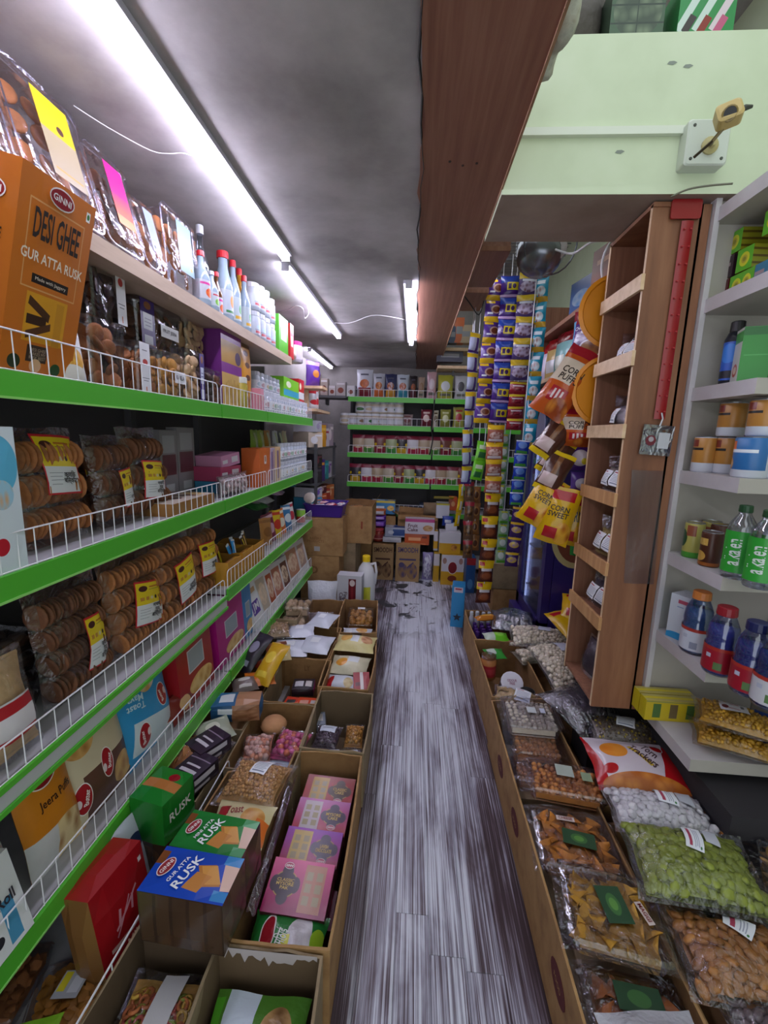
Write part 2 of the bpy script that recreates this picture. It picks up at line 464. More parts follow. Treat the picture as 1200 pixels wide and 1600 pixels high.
LINES = lambda base='#e8eaf2', c='#8d93a8', hd='#b03a50': art(base, (('r', .3, .86, .45, .07, hd), ('r', .5, .72, .8, .03, c), ('r', .47, .63, .74, .03, c), ('r', .5, .54, .8, .03, c), ('r', .45, .45, .7, .03, c), ('r', .5, .36, .8, .03, c), ('r', .42, .27, .64, .03, c), ('r', .5, .15, .8, .08, c)), rough=.5)
STICK = LINES(); STICK2 = art('#e4e8f0', (('r', .3, .5, .16, .8, '#a8405a'), ('r', .55, .5, .04, .8, '#9aa0b4'), ('r', .65, .5, .04, .7, '#9aa0b4'), ('r', .75, .5, .04, .75, '#9aa0b4'), ('e', .85, .12, .1, .12, '#3a7a46')), rough=.5)

def rrect(w, d, r, z, n=4):
    o = []
    for sx, sy, a0 in ((1, 1, 0), (-1, 1, 90), (-1, -1, 180), (1, -1, 270)):
        for i in range(n + 1):
            a = math.radians(a0 + 90 * i / n); o.append((sx * (w / 2 - r) + r * math.cos(a), sy * (d / 2 - r) + r * math.sin(a), z))
    return o
def tub(name, w, d, h, lid_h=0.018, taper=0.88, parent=None, mat=None, r=0.02):
    g = G(); g.loft([rrect(w * taper, d * taper, r, 0.0), rrect(w * taper, d * taper, r, 0.002), rrect(w, d, r, h - lid_h)], cap1=False)
    o = obj(name, g, mat or TRAYF, parent, smooth=False)
    l = G(); l.loft([rrect(w * 1.05, d * 1.05, r, h - lid_h - 0.006), rrect(w * 1.06, d * 1.06, r, h - lid_h), rrect(w * 1.04, d * 1.04, r, h - 0.004), rrect(w * 0.94, d * 0.94, r, h)], cap0=False)
    obj('lid', l, film('#fcfcff', 0.06, 0.45, 0.1, 0.2, 12.0), o)
    return o
def clamshell(name, w, h, d, parent=None):
    """a clear rectangular tray standing on its edge, the lid towards the front"""
    def ring(ww, hh, r, y): return [(p[0], y, p[1] + h / 2) for p in rrect(ww, hh, r, 0)]
    g = G(); g.loft([ring(w * .9, h * .9, .02, d / 2), ring(w * .94, h * .94, .022, -d / 2 + .012), ring(w, h, .028, -d / 2 + .01), ring(w, h, .028, -d / 2 + .004)], cap1=False)
    o = obj(name, g, TRAYF, parent)
    l = G(); l.loft([ring(w * 1.01, h * 1.01, .028, -d / 2 + .004), ring(w * 1.01, h * 1.01, .028, -d / 2), ring(w * .95, h * .95, .024, -d / 2 - .001), ring(w * .92, h * .92, .022, -d / 2 - .012), ring(w * .86, h * .88, .02, -d / 2 - .014)], cap0=False)
    obj('lid', l, TRAYF, o)
    rm = G(); rm.tube([p for p in ring(w * 1.01, h * 1.01, .028, -d / 2 + .002)] + [ring(w * 1.01, h * 1.01, .028, -d / 2 + .002)[0]], 0.0022, 5)
    obj('rim', rm, film('#eeeefa', 0.45, 0.5, 0.15, 0.1, 20.0), o)
    return o, flat_S(w * .86, h * .88, -d / 2 - .0145, h * .06)

def jar(name, r, h, body, lid, label=None, lab=(0.18, 0.72), neck=0.85, lid_h=0.18, seg=16, parent=None):
    b = h * (1 - lid_h)
    g = G().lathe([(r * .9, 0), (r, h * .03), (r, b * .9), (r * neck, b), (r * neck, b + h * .01)], seg)
    o = obj(name, g, body, parent, smooth=True)
    l = G().lathe([(r * neck * 1.06, b - h * .005), (r * neck * 1.08, b + h * .01), (r * neck * 1.08, h * .985), (r * neck * .98, h), (1e-4, h)], seg)
    obj('lid', l, lid, o)
    if label:
        z0, z1 = b * lab[0], b * lab[1]
        obj('label', G().lathe([(r * 1.006, z0), (r * 1.006, z1)], seg, cap=False), label, o, smooth=True)
    return o
def bottle(name, prof, body, cap, cap_r, cap_z0, cap_z1, label=None, lab=None, liquid=None, lz=None, seg=16, parent=None):
    o = obj(name, G().lathe(prof, seg), body, parent, smooth=True)
    obj('cap', G().lathe([(cap_r, cap_z0), (cap_r * 1.02, cap_z0 + .002), (cap_r * .98, cap_z1 - .002), (cap_r * .85, cap_z1), (1e-4, cap_z1)], seg), cap, o)
    if label: obj('label', G().lathe([(lab[0], lab[1]), (lab[0], lab[2])], seg, cap=False), label, o, smooth=True)
    if liquid: obj('drink', G().lathe([(max(1e-4, p[0] * .93), p[1] + .003) for p in prof if p[1] < lz] , seg), liquid, o, smooth=True)
    return o
def can(name, r, h, label, parent=None, lid=None, seg=18):
    o = obj(name, G().lathe([(r * .9, 0), (r, .005), (r, h - .006), (r * .93, h - .001)], seg, cap=True), label, parent, smooth=True)
    obj('rim', G().lathe([(r * .95, h - .003), (r * .97, h), (r * .9, h + .001), (r * .88, h - .003), (1e-4, h - .003)], seg), lid or M('#b9bbc2', .3, .9), o)
    return o

CARD = noise_mat('cardboard', ['#8a6540', '#a07a4e', '#aa8558'], (1, 1, 1), .75, 5, 14, .08)
CARD_D = noise_mat('cardboard_dull', ['#7d6a52', '#8e7a5f', '#9a866a'], (1, 1, 1), .8, 5, 12, .08)
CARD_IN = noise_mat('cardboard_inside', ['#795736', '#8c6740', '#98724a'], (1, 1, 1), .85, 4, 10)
def carton(name, w, d, h, t=0.006, mat=None, inner=None, seed=0, flaps=(), parent=None, fold=0.0):
    """an open corrugated carton; flaps = (side, angle) with side in 'FBLR', 0 = straight up, 90+ = folded outwards"""
    r = random.Random(seed); g = G(); j = lambda: r.uniform(-.004, .004)
    hw, hd = w / 2, d / 2; bow = lambda a: .008 * math.sin(math.pi * a) * r.choice((1, 1, .4))
    sides = [((-hw, -hd), (hw, -hd)), ((hw, -hd), (hw, hd)), ((hw, hd), (-hw, hd)), ((-hw, hd), (-hw, -hd))]
    n = 6; top_o = []; top_i = []; bot_o = []; bot_i = []
    for k, (a, b) in enumerate(sides):
        nx, ny = (0, -1, 0), 0
        nrm = [(0, -1), (1, 0), (0, 1), (-1, 0)][k]; amp = r.uniform(.0, .012); hz = h + r.uniform(-.004, .004)
        for i in range(n):
            s = i / n; q = amp * math.sin(math.pi * s)
            x, y = a[0] + (b[0] - a[0]) * s, a[1] + (b[1] - a[1]) * s; z = hz + j() * (i > 0)
            top_o.append((x + nrm[0] * q, y + nrm[1] * q, z)); bot_o.append((x, y, 0))
            ix, iy = x * (1 - 2 * t / w), y * (1 - 2 * t / d)
            top_i.append((ix + nrm[0] * q, iy + nrm[1] * q, z)); bot_i.append((ix, iy, t))
    g.loft([bot_o, top_o, top_i, bot_i], mis=[0, 0, 1], cap0=True, cap1=False)
    k0 = len(g.v); g.v.extend(bot_i); g.face(list(range(k0, k0 + len(bot_i))), mi=1)
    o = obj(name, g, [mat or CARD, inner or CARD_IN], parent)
    fl = min(w, d) * .5 if not fold else fold
    for sd, ang, ln in [(f + (fl,))[:3] for f in flaps]:
        L = w if sd in 'FB' else d; f = G()
        f.grid(lambda a, b: ((a - .5) * L * (1 - .04 * b), -.0015, b * ln + .004 * math.sin(7 * a + seed) * b), 5, 2, 0)
        f.grid(lambda a, b: ((.5 - a) * L * (1 - .04 * b), .0015, b * ln + .004 * math.sin(7 * (1 - a) + seed) * b), 5, 2, 1)
        yaw = {'F': 0, 'R': 90, 'B': 180, 'L': 270}[sd]; p = {'F': (0, -hd), 'R': (hw, 0), 'B': (0, hd), 'L': (-hw, 0)}[sd]
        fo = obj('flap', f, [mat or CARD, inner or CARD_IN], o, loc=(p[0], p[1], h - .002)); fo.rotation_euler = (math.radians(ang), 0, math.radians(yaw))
    return o

# ------------------------------------------------------------------ the room
def plank_mat():
    m = bpy.data.materials.new('worn_plank_vinyl'); m.use_nodes = True
    nt = m.node_tree; N = nt.nodes.new; Lk = nt.links.new; b = nt.nodes['Principled BSDF']
    b.inputs['Roughness'].default_value = 0.38
    ge = N('ShaderNodeNewGeometry'); oi = N('ShaderNodeObjectInfo')
    ofs = N('ShaderNodeVectorMath'); ofs.operation = 'SCALE'; ofs.inputs[3].default_value = 7.0
    cmb = N('ShaderNodeCombineXYZ'); Lk(oi.outputs['Random'], cmb.inputs[1]); Lk(oi.outputs['Random'], cmb.inputs[0]); Lk(cmb.outputs[0], ofs.inputs[0])
    ad = N('ShaderNodeVectorMath'); ad.operation = 'ADD'; Lk(ge.outputs['Position'], ad.inputs[0]); Lk(ofs.outputs[0], ad.inputs[1])
    def noise(scl, detail, dist=0.0, src=None, rgh=0.6):
        mp = N('ShaderNodeMapping'); mp.inputs['Scale'].default_value = scl; Lk(src or ad.outputs[0], mp.inputs[0])
        n = N('ShaderNodeTexNoise'); n.inputs['Scale'].default_value = 1.0; n.inputs['Detail'].default_value = detail; n.inputs['Distortion'].default_value = dist; n.inputs['Roughness'].default_value = rgh
        Lk(mp.outputs[0], n.inputs[0]); return n.outputs['Fac']
    def math_(op, a, c, d=None, clamp=False):
        q = N('ShaderNodeMath'); q.operation = op; q.use_clamp = clamp
        for i, s in enumerate((a, c, d)):
            if s is None: continue
            if isinstance(s, (int, float)): q.inputs[i].default_value = s
            else: Lk(s, q.inputs[i])
        return q.outputs[0]
    fine = noise((190, 1.5, 1), 2, 0.5)                # grain lines along the plank
    mid = noise((34, 1.6, 1), 3, 0.7)
    wear = noise((9, 2.5, 1), 4, 0.6, ge.outputs['Position'])
    sp = N('ShaderNodeSeparateXYZ'); Lk(ge.outputs['Position'], sp.inputs[0])
    # the trodden middle of the aisle has lost most of its brown print
    dist = math_('ABSOLUTE', math_('SUBTRACT', sp.outputs[0], 0.12), 0.0)
    tread = N('ShaderNodeMapRange'); tread.inputs['From Min'].default_value = 0.12; tread.inputs['From Max'].default_value = 0.34; tread.inputs['To Min'].default_value = 0.13; tread.inputs['To Max'].default_value = -0.14
    Lk(dist, tread.inputs['Value'])
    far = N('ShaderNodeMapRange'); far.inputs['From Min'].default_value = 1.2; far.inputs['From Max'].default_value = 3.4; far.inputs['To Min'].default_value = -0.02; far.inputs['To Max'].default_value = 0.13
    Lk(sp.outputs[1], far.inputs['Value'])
    s = math_('ADD', math_('MULTIPLY', fine, 0.85), math_('MULTIPLY', mid, 0.35))
    s = math_('ADD', s, math_('MULTIPLY', math_('SUBTRACT', wear, 0.5), 0.5))
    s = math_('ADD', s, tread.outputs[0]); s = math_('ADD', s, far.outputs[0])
    cr = N('ShaderNodeValToRGB'); E_ = cr.color_ramp.elements
    while len(E_) < 5: E_.new(0.5)
    for e, (p, c) in zip(E_, ((.48, '#3a2b31'), (.57, '#5b4d57'), (.63, '#7b7583'), (.70, '#9a98a9'), (.83, '#d0d3e0'))): e.position = p; e.color = rgba(c)
    Lk(s, cr.inputs[0])
    # black scuffs and bare patches at the far end
    sc = noise((5, 5, 1), 4, 0.5, ge.outputs['Position'])
    fm = N('ShaderNodeMapRange'); fm.inputs['From Min'].default_value = 3.0; fm.inputs['From Max'].default_value = 3.5; Lk(sp.outputs[1], fm.inputs['Value'])
    scm = N('ShaderNodeMapRange'); scm.inputs['From Min'].default_value = 0.55; scm.inputs['From Max'].default_value = 0.6; Lk(sc, scm.inputs['Value'])
    mx = N('ShaderNodeMix'); mx.data_type = 'RGBA'; Lk(cr.outputs[0], mx.inputs[6]); mx.inputs[7].default_value = rgba('#3d4048')
    Lk(math_('MULTIPLY', fm.outputs[0], scm.outputs[0]), mx.inputs[0]); Lk(mx.outputs[2], b.inputs['Base Color'])
    bp = N('ShaderNodeBump'); bp.inputs['Strength'].default_value = 0.12; bp.inputs['Distance'].default_value = 0.004; Lk(s, bp.inputs['Height']); Lk(bp.outputs[0], b.inputs['Normal'])
    return m
PLANK = plank_mat()
CONC = noise_mat('stained_slab', ['#8a8586', '#a8a3a4', '#c0bbbe'], (1, 1, 1), .8, 8, 2.2, .15, .32, .68, world_xyz=True)
WOODB = noise_mat('brown_laminate', ['#7e5243', '#8c5e4d', '#966a58'], (30, 1.2, 30), .5, 4, 2.0)
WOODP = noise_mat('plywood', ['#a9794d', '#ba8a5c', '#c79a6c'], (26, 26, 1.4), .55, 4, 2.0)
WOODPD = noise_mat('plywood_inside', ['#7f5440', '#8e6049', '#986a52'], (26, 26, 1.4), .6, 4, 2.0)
WOODE = noise_mat('plywood_edge', ['#c8a580', '#d6b692', '#e0c3a2'], (4, 4, 4), .5, 3, 6.0)
WOODM = noise_mat('plywood_brown', ['#6e452f', '#83553a', '#97684a'], (8, 8, .9), .5, 5, 1.8)
PALEG = noise_mat('pale_green_paint', ['#c6d2b3', '#cfdbbd', '#d6e0c6'], (1, 1, 1), .55, 4, 3.0, .03)
GREYW = noise_mat('grey_wall_paint', ['#6f6a68', '#7f7a78', '#8c8785'], (1, 1, 1), .7, 5, 3.0)
PALEW = noise_mat('pale_wall_paint', ['#b9b4ab', '#c4bfb6', '#cbc6be'], (1, 1, 1), .7, 4, 3.0)

floor = struct(obj('floor', G().box((0.05, 2.2, -0.06), (2.7, 7.0, 0.1)), M('#2b2328', .6)))
pm = {}
_r = random.Random(4)
for i in range(14):
    x0 = -0.62 + i * 0.104; y = -0.9 + _r.uniform(0, .9); prev = -1.2
    for yb in [y + k * 1.22 for k in range(6)] + [5.1]:
        y0, y1 = prev, min(yb, 5.1)
        if y1 - y0 > .05:
            key = round(y1 - y0, 2)
            g = G(); w, L, e = .1035, y1 - y0 - .0008, .0012
            ring = lambda ins, z: [(-w / 2 + ins, -L / 2 + ins, z), (w / 2 - ins, -L / 2 + ins, z), (w / 2 - ins, L / 2 - ins, z), (-w / 2 + ins, L / 2 - ins, z)]
            g.loft([ring(0, -.01), ring(0, -e), ring(e, 0)], cap0=False)
            obj('plank', g, PLANK, floor, loc=(x0 + w / 2, (y0 + y1) / 2, 0.0))
        prev = yb
        if prev > 5.1: break

wall_left = struct(obj('wall_left', G().box((-1.31, 2.2, 1.7), (.1, 7.0, 3.5)), GREYW))
wall_back = struct(obj('wall_back', G().box((0.05, 5.65, 1.75), (2.82, .1, 3.6)), [GREYW]))
wall_right = struct(obj('wall_right', G().box((1.42, 2.2, 1.75), (.1, 7.0, 3.6)), PALEG))
# the low slab of the loft over the left half of the shop; its worn edge is cased in brown laminate
g = G(); g.grid(lambda a, b: (-1.26 + 1.245 * a, -1.2 + 6.8 * b, 2.31 + .004 * math.sin(9 * a + 14 * b)), 14, 30, 0, flip=True)
g.box((-.64, 2.2, 2.49), (1.24, 6.8, .30))
ceiling = struct(obj('ceiling', g, CONC))
g = G(); rb = random.Random(2)
def casing(a, b):
    x = -.016 + a * .263; y = -1.2 + 6.8 * b
    if a < .01: x += .007 * math.sin(11 * y) + .005 * math.sin(29 * y + 1)
    return (x, y, 2.302)
g.grid(casing, 2, 60, 0, flip=True)
g.box((.1155, 2.2, 2.475), (.263, 6.8, .33))
trim_1 = struct(obj('trim_1', g, WOODB))
obj('edge_strip', G().box((.250, 2.2, 2.39), (.006, 6.8, .19)), noise_mat('raw_edge', ['#8f6a50', '#b08a6c'], (1, 3, 1), .7, 4, 4), trim_1)
obj('cracked_joint', G().tube([(-.016 + .006 * math.sin(7 * y / 10) + .004 * math.sin(y * 2.3), -.5 + y * .1, 2.3035) for y in range(0, 58)], .0028, 4), M('#1d1918', .9), trim_1)
for y, x in ((1.46, .07), (1.48, .11), (1.47, .15)):
    obj('nail_head', G().lathe([(1e-4, 2.2992), (.004, 2.2995), (.004, 2.3015)], 8, c=(x, y, 0)), M('#33211b', .6), trim_1)
# lintel over the side bay
LY = 1.60
g = G().box((.81, LY + .175, 2.50), (1.12, .35, .44), mis=[0, 0, 0, 0, 0, 1])
wall_lintel = struct(obj('wall_lintel', g, [PALEG, noise_mat('bare_soffit', ['#8d7a70', '#9d8a80', '#a8958a'], (1, 1, 1), .7, 4, 4)]))
obj('cable_trunking', G().box((.50, LY - .008, 2.452), (.62, .016, .022)), M('#dfe5d6', .4), wall_lintel)
for px, py in ((1075, 103), (1050, 98), (968, 237)):
    p = at(px, py, Y=LY - .001)
    obj('paint_chip', G().poly([(-.014, -.003), (.004, -.006), (.016, .001), (.006, .005), (-.008, .004)], 0), M('#8b938a', .8), wall_lintel, loc=p)
roof = struct(obj('ceiling_added_side_bay', G().box((.81, 3.7, 3.42), (1.2, 3.7, .08)), CONC))  # unseen roof added to keep daylight out of the bay behind the lintel

# ------------------------------------------------------------------ LED battens
TUBE = M('#ece9ff', .5, emit=TUBE_POWER); TUBEH = M('#c9c6d4', .4)
def batten(label, x, y0, y1, z, group='LED battens under the slab', dia=.026, side=-1):
    e = empty('led_batten', (x, y0, z)); L = y1 - y0
    g = G().box((.017 * -side, L / 2, -.009), (.022, L, .018)); obj('housing', g, TUBEH, e)
    t = G(); t.lathe([(dia / 2, 0), (dia / 2, L)], 12); t.v = [(p[0], p[2], p[1]) for p in t.v]
    obj('diffuser', t, TUBE, e, loc=(side * .006, 0, -.026))
    for q in (.0, L): obj('end_cap', G().box((0.002, q, -.022), (.036, .012, .04)), M('#b8b6c0', .4), e)
    return tag(e, label, 'lamp', group)
batten('long LED batten lamp running into the top frame edge over the aisle', -.627, .35, 2.14, 2.31)
batten('second LED batten lamp following the long one under the slab', -.664, 2.25, 3.77, 2.31)
batten('far LED batten lamp near the back wall above the stacked goods', -1.058, 4.39, 5.5, 2.31)
batten('single LED batten lamp beside the brown beam casing', -.066, 2.49, 4.0, 2.31, side=1)

# ------------------------------------------------------------------ wire along the slab
def cable(name, label, pts, r, mat, cat='cable', sub=4, group=None):
    P = [Vector(p) for p in pts]; out = []
    for i in range(len(P) - 1):
        a, b, c, d = P[max(i - 1, 0)], P[i], P[i + 1], P[min(i + 2, len(P) - 1)]
        for k in range(sub):
            t = k / sub; out.append(.5 * ((2 * b) + (c - a) * t + (2 * a - 5 * b + 4 * c - d) * t * t + (3 * b - a - 3 * c + d) * t ** 3))
    out.append(P[-1])
    return tag(obj(name, G().tube(out, r, 5), mat, smooth=True), label, cat, group)
CW = M('#d6d2d8', .5)
cz = 2.302
cable('lamp_wire', 'thin white wire sagging from the tray shelf to the long lamp', [at(115, 165, Z=cz), at(170, 200, Z=cz - .008), at(235, 235, Z=cz - .012), at(265, 240, Z=cz - .012), at(290, 240, Z=cz - .006), at(328, 254, Z=cz)], .0014, CW)
cable('lamp_wire', 'white wire looping beside the second lamp under the slab', [at(435, 487, Z=cz), at(450, 484, Z=cz - .02), at(462, 478, Z=cz - .03), at(473, 482, Z=cz - .06), at(476, 497, Z=cz - .07), at(482, 490, Z=cz - .04), at(480, 476, Z=cz)], .003, CW)
cable('lamp_wire', 'white wire strung across the slab to the single lamp', [at(508, 503, Z=cz), at(545, 505, Z=cz - .01), at(580, 493, Z=cz - .01), at(610, 495, Z=cz - .01), at(635, 500, Z=cz)], .0025, CW)

# ------------------------------------------------------------------ left gondola
GREEN = M('#4fae33', .35); GREEN2 = M('#57b53c', .35); SHELFG = noise_mat('shelf_steel', ['#9c9ba0', '#abaab0', '#b4b3b9'], (1, 1, 1), .4, 3, 6)
PANELG = M('#57545a', .6); WIRE = M('#dcdbe2', .3)
LX = -.82; SZ = [1.60, 1.192, .785, .385]
BAYS = [(-.2, 1.82), (1.825, 2.40), (2.405, 3.48)]
gondola = empty('shelving_gondola', (-1.02, 1.8, 0))
tag(gondola, 'tall steel gondola with green shelf edges and white wire guards down the left wall', 'shelving')
def gpart(name, g, mat, parent=gondola): 
    for i, p in enumerate(g.v): g.v[i] = (p[0] + (1.02 if parent is gondola else 0), p[1] - (1.8 if parent is gondola else 0), p[2])
    return obj(name, g, mat, parent)
def guard(y0, y1, z, x=LX, h=.085, step=.042, r=.0016, axis='Y'):
    g = G(); Q = (lambda a, zz: (x, a, zz)) if axis == 'Y' else (lambda a, zz: (a, x, zz))
    c = .018
    g.tube([Q(y0, z), Q(y0, z + h - c), Q(y0 + c * .3, z + h - c * .3), Q(y0 + c, z + h), Q(y1 - c, z + h), Q(y1 - c * .3, z + h - c * .3), Q(y1, z + h - c), Q(y1, z)], r * 1.35, 5)
    g.tube([Q(y0, z + .006), Q(y1, z + .006)], r, 4)
    n = int((y1 - y0) / step)
    for i in range(1, n): g.tube([Q(y0 + (y1 - y0) * i / n, z), Q(y0 + (y1 - y0) * i / n, z + h)], r, 4, cap=False)
    return g
for lv, z in enumerate(SZ):
    for bi, (y0, y1) in enumerate(BAYS):
        zz = z - (.028 if (lv == 2 and bi == 0) else 0)
        sh = gpart('shelf', G().box((LX - .205, (y0 + y1) / 2, zz - .012), (.40, y1 - y0 - .003, .024)), SHELFG)
        g = G(); a, b = y0 - 1.8, y1 - 1.8 - .004; X0 = LX + 1.02
        if lv == 2 and bi == 0:
            g.box((X0 + .004, (a + b) / 2, zz - .001), (.012, b - a, .014), 0); g.box((X0 + .004, (a + b) / 2, zz - .052), (.012, b - a, .012), 0)
            g.box((X0 + .001, (a + b) / 2, zz - .026), (.006, b - a, .04), 1)
        else:
            g.box((X0 + .004, (a + b) / 2, zz - .024), (.010, b - a, .054), 0)
            g.box((X0 + .0085, (a + b) / 2, zz - .050), (.004, b - a, .005), 2)
        obj('price_rail', g, [GREEN, M('#b9b9c0', .4), M('#8fd070', .3)], sh)
        w = guard(y0 + .012, y1 - .014, zz)
        gpart('wire_guard', w, WIRE)
for y in (-.2, 1.822, 2.402, 3.48):
    gpart('upright', G().box((-1.215, y, .98), (.03, .035, 1.9)), PANELG)
for y0, y1 in BAYS:
    for z0, z1 in ((0.03, .36), (.40, .76), (.80, 1.17), (1.21, 1.58), (1.62, 1.95)):
        gpart('back_panel', G().box((-1.235, (y0 + y1) / 2, (z0 + z1) / 2), (.008, y1 - y0 - .03, z1 - z0 - .004)), M('#4d4a4e', .6))
# base deck with its wire fence, pushed out towards the cartons
gpart('base_deck', G().box((-.93, 1.64, .055), (.57, 3.68, .05)), SHELFG)
gpart('base_guard', guard(-.1, 1.42, .08, x=-.652, h=.19, step=.21, r=.0018), WIRE)
# plank on brackets above the gondola
plank = empty('wall_shelf', (-1.01, 1.8, 1.925)); tag(plank, 'long beige plank shelf under the ceiling carrying trays and syrup bottles', 'shelf')
obj('board', G().box((-.005, -.3, .0225), (.40, 2.8, .045)), noise_mat('beige_board', ['#a8937f', '#b5a08c', '#bda896'], (4, .6, 4), .55, 4, 5), plank)
obj('bracket', G().box((-.10, 1.2, -.03), (.16, .02, .06)), M('#8a8a8a', .4, .5), plank)
obj('bracket', G().box((-.10, .1, -.03), (.16, .02, .06)), M('#8a8a8a', .4, .5), plank)
PZ = 1.97

# ------------------------------------------------------------------ back gondola
BY = 4.70; BZ = [1.878, 1.588, 1.295, .978, .665]
bgon = empty('shelving_gondola', (.2, 4.88, 0)); tag(bgon, 'green edged wire guarded gondola across the back wall of pouches and jars', 'shelving')
BB = [(-.72, .185), (.195, 1.10)]
def bpart(name, g, mat, parent=bgon):
    g.v = [(p[0] - .2, p[1] - 4.88, p[2]) for p in g.v]; return obj(name, g, mat, parent)
for lv, z in enumerate(BZ):
    for x0, x1 in BB:
        sh = bpart('shelf', G().box(((x0 + x1) / 2, BY + .175, z - .012), (x1 - x0 - .003, .35, .024)), SHELFG)
        g = G().box(((x0 + x1) / 2, BY - .004, z - .022), (x1 - x0 - .006, .01, .05)); bpart('price_rail', g, GREEN2, sh)
        sh.children[0].location = (0, 0, 0)
        bpart('wire_guard', guard(x0 + .012, x1 - .012, z, x=BY, h=.08, step=.05, r=.002, axis='X'), WIRE)
for x in (-.72, .19, 1.10): bpart('upright', G().box((x, 5.03, 1.0), (.035, .03, 2.0)), M('#2b292c', .6))
bpart('back_panel', G().box((.19, 5.06, 1.05), (1.82, .01, 1.95)), M('#4a464a', .65))
bpart('base_deck', G().box((.19, 4.88, .09), (1.82, .36, .06)), SHELFG)

# ------------------------------------------------------------------ plywood niche column
NX, NY0, NY1 = .75, 1.64, 1.955
col = empty('shelf_column', (.825, 1.80, 0)); tag(col, 'narrow plywood column of open niches with a plain brown side facing the shop front', 'shelving')
def cpart(name, g, mat, parent=col):
    g.v = [(p[0] - .825, p[1] - 1.80, p[2]) for p in g.v]; return obj(name, g, mat, parent)
cpart('side_panel', G().box((.8425, NY0 + .007, 1.36), (.185, .014, 1.82), mis=[0, 0, 1, 1, 1, 1]), [WOODM, WOODE])
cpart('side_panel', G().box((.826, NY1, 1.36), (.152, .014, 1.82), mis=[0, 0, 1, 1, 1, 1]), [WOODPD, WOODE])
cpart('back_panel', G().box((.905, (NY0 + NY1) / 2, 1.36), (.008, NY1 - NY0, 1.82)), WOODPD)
NZ = [2.03, 1.785, 1.535, 1.285, 1.02, .80]
for z in NZ + [.475]:
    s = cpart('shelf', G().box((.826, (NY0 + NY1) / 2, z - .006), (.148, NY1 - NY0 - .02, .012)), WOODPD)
    if z > .5: g = G().box((NX - .006, (NY0 + NY1) / 2, z + .002), (.012, NY1 - NY0 + .012, .05)); cpart('lip', g, WOODE if z > 1.5 else WOODP, s)
cpart('top_board', G().box((.826, (NY0 + NY1) / 2, 2.268), (.152, NY1 - NY0 + .01, .014)), WOODM)
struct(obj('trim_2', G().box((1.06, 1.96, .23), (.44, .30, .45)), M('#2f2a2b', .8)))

# ------------------------------------------------------------------ white corner shelves
WX, WY0, WY1 = .95, 1.335, 1.645; WZ = [2.255, 1.975, 1.688, 1.405, 1.105, .80, .478]
LAM = noise_mat('white_laminate', ['#b3aeb2', '#beb9bd', '#c6c1c5'], (1, 1, 1), .45, 4, 5); LAMS = noise_mat('grey_laminate', ['#a9a39c', '#b3ada6'], (1, 1, 1), .5, 4, 5)
wsh = empty('corner_shelves', (1.15, 1.5, 0)); tag(wsh, 'white laminate corner shelves with cans and bottles against the right wall', 'shelving')
def wpart(name, g, mat):
    g.v = [(p[0] - 1.15, p[1] - 1.5, p[2]) for p in g.v]; return obj(name, g, mat, wsh)
wpart('side_panel', G().box((1.155, WY1 + .008, 1.37), (.43, .018, 1.86)), LAMS)
wpart('stile', G().box((.947, WY1 - .006, 1.37), (.018, .03, 1.86)), LAM)
wpart('back_panel', G().box((1.362, 1.49, 1.37), (.012, .30, 1.86)), LAMS)
for z in WZ: wpart('shelf', G().box(((WX + 1.355) / 2, (WY0 + WY1) / 2, z - .022), (1.355 - WX, WY1 - WY0, .044), mis=[1, 0, 0, 0, 0, 1]), [LAM, LAMS])
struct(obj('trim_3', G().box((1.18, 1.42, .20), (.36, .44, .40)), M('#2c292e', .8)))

# ------------------------------------------------------------------ left side: plank shelf
def Lp(x0, x1, yt, z, X):
    """place, width and height of something on the left shelves from its picture columns and its top row"""
    y0, y1 = sol('Y', px=x0, X=X, Z=z), sol('Y', px=x1, X=X, Z=z)
    return (y0 + y1) / 2, abs(y1 - y0), sol('Z', py=yt, X=X, Y=(y0 + y1) / 2) - z
COOK = M('#a5673a', .7, var=.35); COOKD = M('#6e4229', .7, var=.35); CREAM = M('#d8b489', .6, var=.25); CHOC = M('#3d231a', .5, var=.3)
GOLDC = M('#c98f3c', .6, var=.3)
def cookie_rows(root, w, h, y, rows, per, mat, z0=.02, r=None, t=.008, tilt=0, seed=0):
    """rows of upright biscuits leaning on each other"""
    rnd = random.Random(seed); r = r or h / rows / 2.1; ms = cookie_mesh(round(r, 4), t, mat)
    for k in range(rows):
        for i in range(per):
            x = -w / 2 + w * (i + .5) / per
            link('biscuit', ms, root, (x + rnd.uniform(-.002, .002), y + rnd.uniform(-.004, .004), z0 + r + k * (h - 2 * r) / max(1, rows - 1)), (rnd.uniform(-8, 8), 90 + rnd.uniform(-12, 12) + tilt, rnd.uniform(-8, 8)), scale=rnd.uniform(.93, 1.05))

